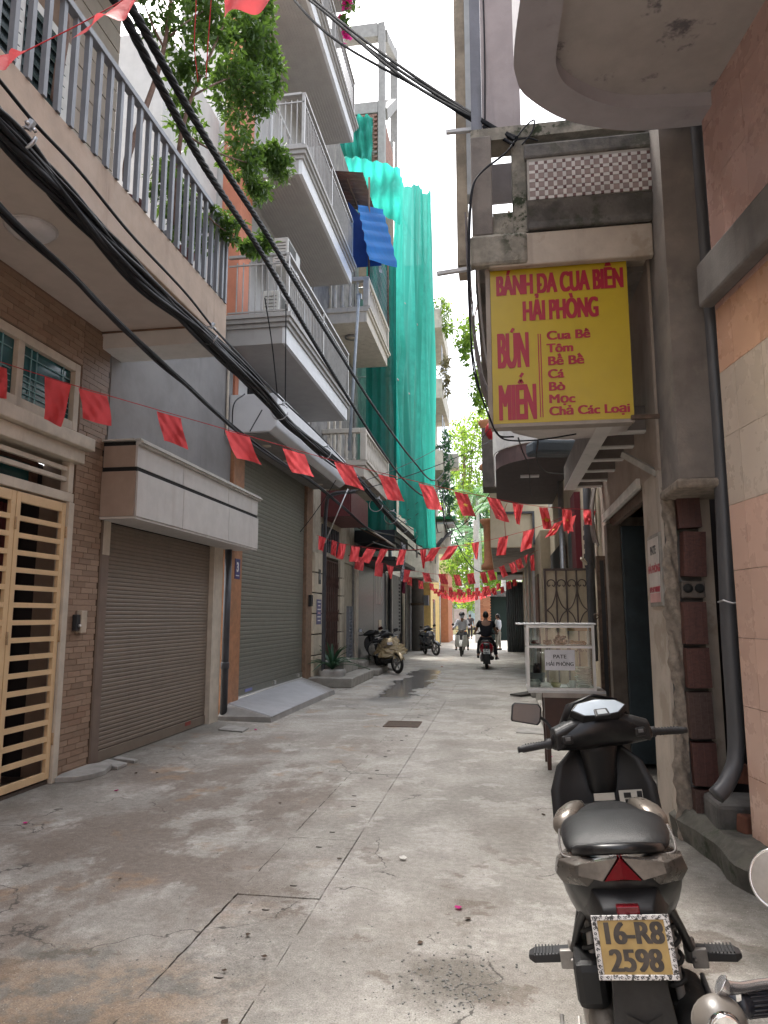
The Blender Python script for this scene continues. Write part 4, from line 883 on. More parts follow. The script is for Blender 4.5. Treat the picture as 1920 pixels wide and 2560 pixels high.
# door
dw = part_empty('doorway', ob, (XR, 7.2, 0))
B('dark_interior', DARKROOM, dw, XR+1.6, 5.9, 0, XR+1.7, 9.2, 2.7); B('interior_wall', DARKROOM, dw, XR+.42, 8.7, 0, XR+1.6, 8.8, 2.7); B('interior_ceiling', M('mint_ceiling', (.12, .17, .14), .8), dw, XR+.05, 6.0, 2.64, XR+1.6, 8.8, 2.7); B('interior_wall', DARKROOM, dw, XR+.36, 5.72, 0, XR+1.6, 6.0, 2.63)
FRW = M('dark_door_frame', (.12, .095, .075), .75, var=.25, bmp=.3, streak=.5, scol=(.04, .03, .03)); DOR = M('dark_teal_door', (.022, .035, .042), .5, var=.25, bmp=.1)
B('frame', FRW, dw, XR-.03, 8.02, 0, XR+.12, 8.215, 2.55, bevel=.01); B('door_leaf', DOR, dw, XR+.1, 7.86, .05, XR+.75, 7.92, 2.5, bevel=.008); B('door_leaf', DOR, dw, XR+.78, 7.7, .05, XR+1.5, 7.76, 2.45, bevel=.008)
B('frame', FRW, dw, XR+.02, 6.142, 0, XR+.12, 6.2, 2.6); MB().bar((XR-.015, 6.2, 2.66), (XR-.015, 8.3, 2.64), .035, .085).build('lintel_board', M('white_board', (.6, .57, .52), .7, streak=.3), dw); MB().bar((XR+.06, 6.2, 2.58), (XR+.06, 8.2, 2.57), .05, .1).build('rusty_lintel', RUST, dw)
MB().bar((XR-.17, 5.95, 2.86), (XR+.02, 5.6, 2.62), .045).build('stub_pipe', CONC, ob)
# concrete brackets of a lost canopy: beam with cross slats
br = part_empty('canopy_frame', ob, (.95, 7, 3))
CFR = M('whitewashed_concrete', (.55, .53, .50), .85, var=.06, bmp=.15, streak=.3); CFD = M('canopy_frame_side', (.17, .145, .13), .95, var=.15, bmp=.3)
b0, b1 = PX(1462, 1062, .72), PX(1420, 1256, .72); z0 = 3.02
B('beam', CFD, br, .78, 5.6, z0, .90, 8.45, z0+.26); B('beam_face', CFR, br, .778, 5.6, z0-.012, .902, 8.46, z0-.001)
for y in (5.9, 6.42, 6.95, 7.48, 8.0, 8.4): B('slat', CFD, br, .902, y-.045, z0+.02, XR, y+.045, z0+.22); B('slat_face', CFR, br, .904, y-.045, z0+.005, XR, y+.045, z0+.018)
# the balcony porch over the sign
pb = part_empty('porch', ob, (.5, 5.9, 4.3))
B('beam', PLA, pb, -.02, 5.32, 4.26, XR+.018, 5.39, 4.53, bevel=.012); B('beam_back', PLA, pb, -.02, 5.391, 4.33, XR+.018, 5.62, 4.53); B('beam_end', MOSSY, pb, -.17, 5.30, 4.27, .28, 5.385, 4.54, bevel=.03)
B('floor_slab', GRYP, pb, -.14, 5.621, 4.28, XR, 8.6, 4.42)
B('column', GRYP, pb, -.15, 5.32, 4.541, .015, 5.5, 5.40, bevel=.01); B('column', MOSSY, pb, .175, 5.34, 4.541, .288, 5.5, 5.36, bevel=.01)
B('low_wall', MOSSY, pb, .016, 5.36, 4.54, .174, 5.48, 4.74)
B('inner_sheet', M('rosy_sheet', (.30, .24, .23), .8, bmp=.05), pb, -.1, 6.0, 4.42, .5, 6.03, 5.09); B('inner_sheet', M('grey_sheet', (.26, .25, .26), .8, bmp=.05), pb, -.1, 6.0, 5.22, .5, 6.03, 5.6)
B('top_beam', MOSSY, pb, -.15, 5.33, 5.362, XR+.018, 5.55, 5.47)
# planter balcony faced with mosaic tiles
px0, px1 = .30, 1.258
B('planter', DARKCONC, pb, px0-.012, 5.30, 4.545, XR+.018, 5.62, 5.24, bevel=.015)
B('planter_rim', DARKCONC, pb, px0-.03, 5.255, 5.12, XR+.04, 5.32, 5.25, bevel=.02); MB().add([(px0-.02, 5.25, 4.76), (px1-.04, 5.25, 4.74), (px1-.04, 5.32, 4.54), (px0-.02, 5.32, 4.545), (px0-.02, 5.299, 4.77), (px1-.04, 5.299, 4.75)], [(0, 1, 2, 3), (0, 1, 5, 4)]).build('planter_foot', DARKCONC, pb, flip=False)
ms = part_empty('mosaic', ob, (.77, 5.28, 4.94))
MB().box(px0-.01, 5.272, 4.765, px1-.03, 5.299, 5.125).build('mosaic_bed', M('mosaic_grout', (.33, .31, .28), .9, bmp=.3), ms)
MBR = M('mosaic_taupe', (.22, .165, .15), .35, obj=.12, bmp=.03); MWH = M('mosaic_white', (.48, .46, .44), .35, obj=.06, bmp=.03); MDK = M('mosaic_maroon', (.13, .07, .065), .35, obj=.1, bmp=.03)
ncol = 13; pitch = (px1-.045-px0)/ncol; sqm = rawmesh('tile', MB().box(-.022, 0, -.022, .022, .012, .022), MBR); whm = rawmesh('tile', MB().box(-.022, 0, -.0125, .022, .0115, .0125), MWH); wvm = rawmesh('tile', MB().box(-.0125, 0, -.022, .0125, .0115, .022), MWH); dkm = rawmesh('tile', MB().box(-.0115, 0, -.0115, .0115, .013, .0115), MDK)
for c_ in range(ncol):
    for r in range(5):
        x = px0+.028+c_*pitch; z = 4.80+r*pitch*1.06; y = 5.262+jit(.0012)
        if r < 5 and z+.03 < 5.125: inst(sqm, 'tile', ms, (x, y, z+.018)); inst(wvm, 'tile', ms, (x+pitch/2, y, z+.018))
        if z-.01 < 5.12: inst(whm, 'tile', ms, (x, y, z-pitch*.53+.018)); inst(dkm, 'tile', ms, (x+pitch/2, y-.001, z-pitch*.53+.018))
# storey above: a stained wall end, tin gutter strips
B('upper_pier', M('mauve_plaster', (.35, .31, .31), .88, var=.08, bmp=.15, streak=.5, scol=(.14, .13, .15), blotch=.5, bcol=(.12, .13, .16), bsc=1.6, blo=.6, bhi=.68), ob, -.055, 5.5, 5.472, .265, 5.72, 12)
B('corner_post', M('bluegrey_post', (.17, .18, .21), .8, bmp=.2, streak=.5), ob, -.145, 5.5, 5.472, -.058, 5.75, 12); B('gutter_strip', M('tin_strip', (.42, .43, .43), .5, streak=.6, bmp=.1), ob, -.2, 5.8, 5.2, -.15, 5.95, 12); B('gutter_board', M('rotting_board', (.30, .25, .19), .9, var=.3, bmp=.5), ob, -.30, 5.9, 4.6, -.205, 6.2, 12)
MB().tube(spline([(-.03, 5.49, 12), (-.03, 5.49, 8), (-.02, 5.49, 6.4), (-.035, 5.49, 5.5)], 6), .007, 6).build('wire', CABLE, ob)
for (px, py, qx, qy) in ((1115, 331, 1205, 322), (1092, 685, 1185, 670)):
    a, b_ = PY(qx, qy, 5.6), PY(px, py, 5.6); MB().bar(a, b_, .035, .03).build('stay_arm', M('white_arm', (.5, .5, .5), .5), ob)
# curved fabric awning behind the sign
CP = [(1174, 600), (1177, 700), (1184, 800), (1194, 890), (1210, 975), (1238, 1045), (1285, 1082), (1350, 1097), (1420, 1098), (1560, 1085)]
def along(P, v, Y):
    k = v*(len(P)-1); i = min(int(k), len(P)-2); f_ = k-i; a = PY(*P[i], Y); b_ = PY(*P[i+1], Y); return a.lerp(b_, f_)
def cur(u, v): p = along(CP, v, 5.95); return (p.x, 5.58+u*.37, p.z)
ca = thing('curved_awning', 'grey curved sheet awning bulging out behind the yellow sign', 'awning', (.3, 5.8, 3.0)); MB().grid(cur, 4, 45).build('sheet', M('awning_sheet', (.50, .46, .43), .75, var=.08, bmp=.1, streak=.3), ca, solid=.01, flip=False)
def cur2(u, v): p = along(CP[:6], u, 5.95); return (p.x-.016-.012*math.sin(u*160)*.15, 5.5+v*.5, p.z)
MB().grid(cur2, 140, 2, smooth=False).build('side_strip', M('rib_strip', (.17, .15, .15), .85, var=.15, bmp=.5, bscale=90), ca, solid=.012, flip=False)
for (q0, q1) in ((0, 5),): MB().tube([along(CP[:6], k/12, 5.56)+Vector((.06, 0, .04)) for k in range(13)], .012, 6).build('edge_bar', M('edge_grey', (.30, .27, .25), .7), ca)

# ------------------------------------------------------------------ yellow noodle sign
sg = thing('noodle_sign', 'big yellow light box sign with red Vietnamese lettering hung under the balcony', 'sign', (.5, 5.42, 3.0))
YEL = M('sign_yellow', (.48, .345, .018), .35, var=.03, bmp=0); SFR = M('sign_frame', (.30, .26, .22), .6, bmp=.1, streak=.4); SRD = M('sign_red', (.36, .012, .035), .4, var=.05, bmp=0)
B('box', SFR, sg, -.035, 5.412, 2.995, 1.03, 5.56, 4.29, bevel=.008); B('face', YEL, sg, -.018, 5.403, 3.015, 1.028, 5.414, 4.285)
f = MB(); f.box(-.05, 5.395, 4.28, 1.04, 5.44, 4.305).box(-.055, 5.395, 2.99, -.022, 5.44, 4.28).box(-.022, 5.397, 2.985, 1.03, 5.44, 3.012); f.build('frame', SFR, sg)
yf = 5.4012; RX = (PI/2, 0, 0)
def st_(s, px, py, hpx, wpx, bold, align='LEFT', name='lettering'):
    """one line of print: its lower left corner, cap height and width as measured on the sign"""
    p = PY(px, py, yf); q = PY(px+wpx, py, yf); h = (PY(px, py-hpx, yf)-p).length; W = abs(q.x-p.x)
    size = h/.69
    c = bpy.data.curves.new('t', 'FONT'); c.body = s; c.size = 1; o = bpy.data.objects.new('t', c); COL.objects.link(o); bpy.context.view_layer.update(); w0 = o.dimensions.x; bpy.data.objects.remove(o)
    return boldtext(s, size, (p.x, yf, p.z), RX, SRD, sg, name, bold, W/(w0*size))
T7 = lambda x, y: (1160+x/2.634, 300+y/2.634)
def line7(s, x, y, h, wd, bold): px, py = T7(x, y); return st_(s, px, py, h/2.634, wd/2.634, bold)
line7('BÁNH DA CUA BIỂN', 213, 1158, 125, 828, .066); line7('HẢI PHÒNG', 388, 1322, 125, 488, .066)
line7('BUN', 222, 1633, 222, 195, .06); line7('MIEN', 232, 1975, 225, 235, .06)
for q0, q1 in (((478, 1087), (512, 1084)), ((800, 1382), (810, 1374)), ((810, 1374), (806, 1388)), ((622, 1540), (634, 1556)), ((752, 1537), (764, 1553)), ((310, 1398), (326, 1372)), ((370, 1692), (388, 1666)), ((360, 1734), (373, 1710)), ((386, 1734), (373, 1710))):
    a, b_ = PY(*T7(*q0), yf), PY(*T7(*q1), yf); MB().bar((a.x, yf, a.z), (b_.x, yf, b_.z), .004, .022).build('accent', SRD, sg)
for s, x, y, wd in (('Cua Bê', 545, 1448, 280), ('Tôm', 547, 1531, 168), ('Bê Bê', 551, 1615, 230), ('Cá', 553, 1700, 100), ('Bò', 557, 1783, 100), ('Mọc', 559, 1865, 165), ('Chả Các Loại', 562, 1945, 525)): line7(s, x, y, 56, wd, .05)
for x in (489, 504):
    a = T7(x, 1408); c_ = T7(x+15, 1957); p, q = PY(*a, yf), PY(*c_, yf); B('rule', SRD, sg, (p.x+q.x)/2-.004, yf, q.z, (p.x+q.x)/2+.004, yf+.0015, p.z)
B('corner_bracket', RUST, sg, 1.0, 5.36, 3.0, 1.2, 5.39, 3.03)

# sign board on the pier
ps = thing('pate_board', 'small framed paper notice reading PATE HẢI PHÒNG on the plaster pier', 'notice', (XR, 5.75, 1.62))
a, b_ = PX(1624, 1332, XR).y, PX(1653, 1400, XR).y
B('backing', CONC, ps, XR-.02, 5.52, 1.62, XR, 5.95, 2.17, bevel=.004); B('paper', M('notice_paper', (.55, .50, .46), .7, streak=.3), ps, XR-.024, 5.55, 1.65, XR-.021, 5.92, 2.14); RZ = (PI/2, 0, -PI/2)
for s, z, h, m_ in (('PATE', 2.02, .085, BLK), ('HẢI PHÒNG', 1.88, .075, SRD), ('SĐT: 0764983987', 1.73, .05, SRD)): text(s, h, (XR-.0245, 5.735, z), RZ, m_, ps, 'lettering', .0005, .004, .36/(.36+.0) if s != 'PATE' else 1)
B('pink_strip', M('notice_pink', (.55, .30, .28), .7, bmp=0), ps, XR-.0243, 5.55, 1.65, XR-.0242, 5.92, 1.72)
# down pipe by the pink wall
P = [PY(1741, 324, 5.0), PY(1800, 1125, 5.0), PY(1822, 1560, 5.0), PY(1838, 1800, 5.0), PY(1838, 1900, 4.98), PY(1815, 1960, 4.93), PY(1790, 1990, 4.9)]
tag(MB().tube(spline([P[0]+Vector((0, 0, .8))]+P, 6), .052, 14).build('down_pipe', M('grey_pvc', (.075, .075, .08), .4, var=.08, bmp=.02)), 'grey plastic downpipe bending at its foot beside the pink tiles', 'pipe')
tg = PY(1826, 1505, 4.93); tag(MB().tube([(tg.x-.07, tg.y+.02, tg.z), (tg.x-.05, tg.y-.03, tg.z+.01), (tg.x, tg.y-.05, tg.z-.01), (tg.x+.07, tg.y-.02, tg.z+.0), (tg.x+.09, tg.y+.02, tg.z)], .006, 6).build('tie_wire', STEEL), 'twist of wire tied around the grey downpipe', 'wire')

# ------------------------------------------------------------------ right: further houses
RW = M('right_cream_wall', (.45, .385, .28), .85, var=.08, bmp=.15, streak=.5, scol=(.2, .16, .12), blotch=.4, bcol=(.3, .26, .2))
rh = thing('curved_balcony_house', 'cream house on the right with a curved white balcony and dark brown soffit', 'house', (XR+.05, 13, 0))
B('wall', RW, rh, XR+.03, 8.621, 0, XR+.5, 17.5, 4.06); B('wall', WHITEP, rh, XR+.06, 8.621, 4.06, XR+.5, 18.2, 6.5)
def arc(y0, y1, x, r, n=10): 
    return [(XR+.1, y0)]+[(x+r-r*math.sin(k/n*PI/2), y0+.0+r-r*math.cos(k/n*PI/2)) for k in range(n+1)]+[(x+r-r*math.cos(k/n*PI/2), y1-r+r*math.sin(k/n*PI/2)) for k in range(n+1)]+[(XR+.1, y1)]
ar = arc(11.3, 16.4, -.02, 1.15); na = len(ar)
bcp = part_empty('balcony', rh, (.6, 13, 4.06))
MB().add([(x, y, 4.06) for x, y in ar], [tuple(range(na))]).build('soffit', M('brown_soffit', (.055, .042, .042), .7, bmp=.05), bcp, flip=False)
sh = lambda o_: [(x-o_*(1 if x < XR else 0), y) for x, y in ar]
MB().add([(x, y, 4.06) for x, y in ar]+[(x, y, 4.33) for x, y in ar], [(i, i+1, na+i+1, na+i) for i in range(na-1)]).build('brown_band', M('brown_band', (.13, .085, .08), .6, bmp=.05), bcp, flip=False)
MB().add([(x, y, 4.33) for x, y in sh(.03)]+[(x, y, 5.15) for x, y in sh(.03)], [(i, i+1, na+i+1, na+i) for i in range(na-1)]).build('parapet', M('white_parapet', (.68, .67, .64), .7, streak=.3, bmp=.05), bcp, flip=False, solid=.02)
B('lamp', flat('tube_lamp', (.7, .7, .72), .4), bcp, .42, 12.8, 4.03, .75, 12.95, 4.058)
MB().obox((.75, 9.9, 3.85), (.6, .5, .2), (.1, 0, .2)).build('rolled_sheet', M('blue_grey_sheet', (.05, .065, .08), .7, bmp=.3), bcp, bevel=.05)
LR = thing('red_lantern', 'round red lantern hanging beyond the yellow sign', 'lantern', (.06, 13.5, 4.9)); lpz = PY(1236, 1100, 16.5); LR.location = lpz; ORG[LR.name] = lpz
MB().lathe([(.05, 0), (.14, .03), (.2, .12), (.22, .22), (.2, .32), (.14, .41), (.05, .44)], lpz, 14).build('shade', M('lantern_red', (.35, .012, .02), .5), LR); MB().tube([lpz+Vector((0, 0, .44)), lpz+Vector((0, 0, 1.0))], .008, 5).build('cord', CABLE, LR)
# window with rolled blind, pipes
tag(MB().tube([(XR-.08, 9.15, 1.0), (XR-.08, 9.15, 4.05)], .055, 10).build('wall_pipe', M('dark_pipe', (0, 0, 0))), 'thick dark grey pipe on the wall behind the rusty door leaf', 'pipe')
tag(MB().tube([(XR-.02, 8.95, .8), (XR-.02, 8.95, 3.2)], .018, 8).build('wall_pipe', CREAM), 'thin pale pipe on the wall behind the rusty door leaf', 'pipe')
bld = thing('rolled_blind', 'dirty grey canvas blind covering a window above the open iron leaf', 'blind', (XR, 8.85, 2.3)); MB().grid(lambda u, v: (XR-.03-.05*math.sin(v*PI)-.02*math.sin(u*20), 8.66+u*.26, 2.35+v*.75+(.12*u if v < .01 else 0)), 12, 10).build('canvas', M('dirty_canvas', (.17, .15, .135), .9, var=.2, bmp=.3), bld, flip=False)
lv = thing('lattice_vent', 'dark grey lattice vent panel high on the right wall', 'vent panel', (XR, 9.8, 2.2)); B('panel', M('vent_dark', (.10, .10, .105), .8, bmp=.2), lv, XR-.0, 9.45, 2.15, XR+.02, 10.35, 2.9)
vmx = rawmesh('slot', MB().box(-.012, -.06, -.03, 0, .06, .03), DARKGAP)
for r in range(5):
    for c_ in range(5): inst(vmx, 'slot', lv, (XR, 9.6+c_*.16+(r % 2)*.07, 2.25+r*.13))
tag(B('red_door_post', M('crimson_wall', (.12, .012, .022), .6), None, XR-.06, 10.9, 0, XR+.028, 11.5, 3.4), 'deep red painted door surround beyond the iron grille', 'door surround')
tag(B('dark_door', M('black_door', (.012, .012, .016), .4), None, XR-.02, 11.501, 0, XR+.028, 12.5, 3.0), 'black door next to the deep red surround', 'door')
tag(MB().tube([(XR-.1, 12.7, 0), (XR-.1, 12.7, 3.9)], .05, 8).build('wall_pipe', STEEL), 'steel wall pipe beyond the black door', 'pipe')
tag(MB().bar((XR-.2, 9.0, 2.25), (XR-.02, 9.3, 2.1), .03).build('awning_arm', CREAM), 'short white iron arm sticking out above the iron grille', 'bracket')
sh3 = shutter('roller_shutter', 'brown slatted shutter further down on the right', 13.2, 16.6, 0, 2.9, M('right_shutter', (.14, .10, .085), .5, bmp=.02, obj=.08), .09, XR-.0)
# open rusty iron leaf
il = thing('iron_door_leaf', 'rusty brown iron door leaf standing open beside the dark doorway', 'door leaf', (XR-.1, 8.3, .35)); il_x0 = PY(1490, 1400, 8.35).x
MB().box(il_x0, 8.33, .33, il_x0+.035, 8.39, 2.22).box(XR-.03, 8.33, .33, XR-.005, 8.39, 2.22).box(il_x0+.035, 8.33, 2.17, XR-.03, 8.39, 2.22).box(il_x0+.035, 8.33, .33, XR-.03, 8.39, .38).build('frame', RUST, il); B('sheet', M('black_sheet', (.018, .016, .016), .5, bmp=.1), il, il_x0+.035, 8.34, .38, XR-.03, 8.36, 2.17)
MB().tube([(il_x0-.0, 8.33, 1.55), (il_x0-.04, 8.32, 1.57), (il_x0-.05, 8.32, 1.54), (il_x0-.03, 8.32, 1.51), (il_x0, 8.33, 1.53)], .007, 5).build('ring', RUST, il)
# ornamental grille leaf
gl = thing('ornamental_grille', 'scrolled brown iron grille leaf backed with beige sheet, standing behind the food cabinet', 'grille', (.9, 9.6, .6))
IR = M('scroll_iron', (.075, .055, .05), .6, var=.2, bmp=.1); SHB = M('beige_sheet', (.44, .38, .28), .7, streak=.4, scol=(.25, .2, .14), bmp=.05)
gx0, gx1, gz0, gz1, gy = .58, 1.17, .5, 2.17, 9.7
B('sheet', SHB, gl, gx0, gy+.012, gz0, gx1, gy+.02, gz1); f = MB(); f.box(gx0, gy-.015, gz0, gx0+.03, gy+.011, gz1).box(gx1-.03, gy-.015, gz0, gx1, gy+.011, gz1).box(gx0+.03, gy-.015, gz1-.03, gx1-.03, gy+.011, gz1).box(gx0+.03, gy-.015, gz0, gx1-.03, gy+.011, gz0+.03); f.build('frame', IR, gl)
cw = (gx1-gx0-.06)/4
for k in (1, 2, 3): B('bar', IR, gl, gx0+.03+cw*k-.01, gy-.012, gz0+.03, gx0+.03+cw*k+.01, gy+.008, gz1-.03)
def scroll(cx_, cz, r, flip=1):
    pts = []
    for k in range(22):
        a = -PI*.15+k/21*PI*1.3; pts.append((cx_+r*math.cos(a), gy-.004, cz+flip*r*math.sin(a)))
    pts = [(cx_+r*.25, gy-.004, cz-flip*r*.35), (cx_+r*.6, gy-.004, cz-flip*r*.75)]+pts+[(cx_-r*.6, gy-.004, cz-flip*r*.75), (cx_-r*.25, gy-.004, cz-flip*r*.35)]
    return MB().tube(pts, .0075, 5)
for k in range(4):
    cx_ = gx0+.03+cw*(k+.5); scroll(cx_, gz1-.2, cw*.38).build('scroll', IR, gl); scroll(cx_, gz0+.62, cw*.36).build('scroll', IR, gl)
zc = gz0+1.12
for k in range(2):
    xm = gx0+.03+cw*(2*k+1)
    for sx in (-1, 1):
        for sz in (-1, 1): MB().tube(spline([(xm, gy-.004, zc+sz*.3), (xm+sx*cw*.15, gy-.004, zc+sz*.18), (xm+sx*cw*.5, gy-.004, zc+sz*.06), (xm+sx*cw*.97, gy-.004, zc)], 4), .0075, 5).build('scroll', IR, gl)
# low steps along the right wall
for k, (y0, y1, x0, h, lab) in enumerate(((10.2, 11.9, .55, .22, 'grey cement step behind the food cabinet'), (12.1, 13.9, .62, .3, 'second grey cement step past the food cabinet'), (14.2, 16.8, .55, .16, 'long low cement step in front of the brown slatted shutter'))): tag(B('door_step', CONC, None, x0, y0, 0, XR+.03, y1, h, bevel=.02), lab, 'step')
tag(MB().bar((-.05+.3, 14.3, .03), (.75, 14.9, .05), .25, .03).build('wood_scrap', M('dark_scrap', (.05, .045, .04), .9, bmp=.3)), 'dark scrap board lying by the right hand steps', 'board')
# cream bay further on
cb = thing('cream_bay_house', 'cream house further down on the right with a boxed bay over the alley', 'house', (.9, 25, 0))
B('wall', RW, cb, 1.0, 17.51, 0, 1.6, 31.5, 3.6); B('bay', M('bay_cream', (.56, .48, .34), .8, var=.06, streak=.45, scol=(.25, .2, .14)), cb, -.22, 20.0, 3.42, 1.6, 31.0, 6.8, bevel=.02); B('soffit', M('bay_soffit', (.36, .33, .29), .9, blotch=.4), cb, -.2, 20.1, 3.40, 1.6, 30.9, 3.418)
B('bay_pipe', M('dark_pipe', (0, 0, 0)), cb, .1, 19.9, 4.36, 1.0, 19.999, 4.42); B('bay_pipe', M('dark_pipe', (0, 0, 0)), cb, .94, 19.9, 3.5, 1.0, 19.999, 4.358)
for k, (y, w_, m_) in enumerate(((18.6, 1.4, M('brown_wood', (0, 0, 0))), (21.5, 1.2, M('black_door', (0, 0, 0))), (24, 2.2, M('right_shutter', (0, 0, 0))), (27.5, 1.4, M('brown_wood', (0, 0, 0))))): B('door', m_, cb, .96, y, .1, .999, y+w_, 2.6)
for y in (20.6, 23.4, 26.8): B('pilaster', WHITEP, cb, .93, y, 0, .998, y+.3, 3.3)
# carved balustrade column and brown upper house beyond
bh2 = thing('brown_gable_house', 'tall narrow brown grey house front beyond the cream bay', 'house', (.2, 33, 4)); GBH = M('brown_grey_wall', (.085, .07, .06), .9, var=.2, bmp=.3, streak=.5)
B('wall', GBH, bh2, -.38, 18.6, 4.9, .3, 19.6, 6.5); cp2 = PY(1218, 1330, 30)
clm = MB().lathe([(.34, 0), (.34, .2), (.22, .3), (.2, 1.2), (.22, 1.9), (.3, 2.0), (.36, 2.1), (.36, 2.2)], (-.42, 31, 3.5), 8); clm.build('terracotta_column', M('terracotta', (.33, .14, .07), .8, bmp=.2), bh2); clm = MB().lathe([(.34, 0), (.34, .2), (.22, .3), (.2, 1.2), (.22, 1.9), (.3, 2.0), (.36, 2.1), (.36, 2.2)], (-.42, 31, 7.9), 8); clm.build('terracotta_column', M('terracotta', (0, 0, 0)), bh2)
B('wall', GBH, bh2, -.1, 31.1, 3.3, 1.6, 36, 9.5)
# corrugated gate across, brick pillar, dark opening
cgr = thing('corrugated_gate', 'grey corrugated iron gate standing at the far right of the alley', 'gate', (.8, 31.6, 0)); MB().grid(lambda u, v: (.28+u*1.1, 31.6+.035*math.sin(u*75), v*3.0), 120, 1).build('sheet', M('gate_iron', (.11, .12, .125), .6, streak=.4, bmp=.1), cgr, solid=.01)
bp2 = thing('brick_pillar', 'orange brick gate pillar at the end of the alley', 'pillar', (-1.0, 46, 0)); pbm = rawmesh('brick', MB().box(-.11, -.05, -.035, .11, .05, .035), brick_tile_mat('orange_brick', (.40, .17, .085), (.46, .22, .12), (.34, .14, .07)))
B('core', MORT, bp2, -1.48, 46.06, 0, -.62, 46.5, 2.75); B('cap', CONC, bp2, -1.55, 45.95, 2.75, -.55, 46.6, 2.87)
for r in range(32):
    for c_ in range(4):
        inst(pbm, 'brick', bp2, (-1.36+c_*.225-(r % 2)*.05, 46.04+jit(.006), .05+r*.085))
ga = thing('far_gateway', 'dark gateway hung with plants beside the orange brick pillar', 'gateway', (.1, 46, 0)); B('void', flat('green_black', (.01, .022, .018), .9), ga, -.62, 46.5, 0, 1.2, 46.6, 2.9); B('frame', DARKCONC, ga, -.6, 46.0, 2.75, 1.4, 46.4, 3.1)
# ------------------------------------------------------------------ trees, plants
def leaf_cloud(blobs, n, size, seed, aspect=.45, droop=.3):
    """leaf-shaped faces, bent along the midrib, spread in clumps through blob volumes; blobs: (centre, radii, weight)"""
    r = np.random.default_rng(seed); wts = np.array([b[2] for b in blobs], float); wts /= wts.sum()
    idx = r.choice(len(blobs), n, p=wts)
    cl = {}; P = np.zeros((n, 3))
    for k, (c, rad, _) in enumerate(blobs):
        m = np.where(idx == k)[0]
        if not len(m): continue
        nc = max(3, len(m)//16)
        d = r.normal(size=(nc, 3)); d /= np.linalg.norm(d, axis=1)[:, None]
        cc = np.array(c)+d*np.array(rad)*(r.random((nc, 1))**.4)
        P[m] = cc[r.integers(0, nc, len(m))]+r.normal(size=(len(m), 3))*np.array(rad)*.11
    ax = r.normal(size=(n, 3)); ax[:, 2] -= droop*1.5; ax /= np.linalg.norm(ax, axis=1)[:, None]
    up = r.normal(size=(n, 3))*.6+np.array([0, 0, 1.0]); sd = np.cross(ax, up); sd /= np.linalg.norm(sd, axis=1)[:, None]; nr = np.cross(sd, ax)
    L = size*(.6+.7*r.random((n, 1))); W = L*aspect*.5
    v = np.stack([P, P+ax*L*.45+sd*W+nr*W*.25, P+ax*L, P+ax*L*.45-sd*W+nr*W*.25, P+ax*L*.5], 1).reshape(-1, 3)
    return v, n
def leaves(name, blobs, n, size, mat, parent, seed, **k):
    v, n = leaf_cloud(blobs, n, size, seed, **k); me = bpy.data.meshes.new(name)
    b = np.arange(n)[:, None]*5; f = np.concatenate([b+np.array([[0, 1, 4]]), b+np.array([[1, 2, 4]]), b+np.array([[2, 3, 4]]), b+np.array([[3, 0, 4]])])
    at = Vector(v.mean(0)); me.from_pydata((v-np.array(at)).tolist(), [], f.tolist()); me.materials.append(mat)
    o = bpy.data.objects.new(name, me); COL.objects.link(o); _parent(o, parent, at); o['kind'] = 'stuff'; return o
LEAF = thin('ficus_leaf', (.035, .075, .022), (.16, .28, .04), .38, .38, objvar=3.5)
BARK = M('branch_bark', (.16, .10, .075), .9, var=.25, scale=15, bmp=.4)
ft = thing('balcony_tree', 'leafy ficus tree growing on the beige balcony behind the grey railing', 'tree', (-3.5, 6.6, 5.06))
def tpt(px, py, X): p = PX(px, py, X); return p
trunk = MB()
def limb(pts, r0, r1, n=6):
    P = spline([tpt(*p) for p in pts], 5); trunk.tube(P, [r0+(r1-r0)*i/(len(P)-1) for i in range(len(P))], n)
limb([(315, 455, -3.35), (318, 400, -3.35), (345, 320, -3.35), (385, 210, -3.35), (410, 120, -3.35), (425, 20, -3.3), (432, -60, -3.3)], .035, .016)
limb([(410, 120, -3.35), (380, 60, -3.4), (350, -20, -3.5)], .014, .008); limb([(425, 90, -3.3), (460, 60, -3.2), (520, 20, -3.1)], .012, .006)
limb([(430, 560, -3.3), (445, 400, -3.25), (455, 330, -3.2), (480, 240, -3.15), (520, 150, -3.05), (560, 60, -3.0)], .03, .012); limb([(480, 240, -3.15), (560, 200, -3.0), (640, 180, -2.9)], .014, .006); limb([(455, 330, -3.2), (540, 380, -2.95), (660, 420, -2.8)], .014, .006); limb([(445, 400, -3.25), (520, 540, -3.0), (600, 600, -2.85)], .012, .005)
limb([(139, 250, -3.4), (150, 160, -3.4), (165, 70, -3.4), (160, -30, -3.4)], .04, .03)
trunk.build('trunk', BARK, ft)
def bl_(px, py, X, rx, ry, rz, w_): p = tpt(px, py, X); return ((p.x, p.y, p.z), (rx, ry, rz), w_)
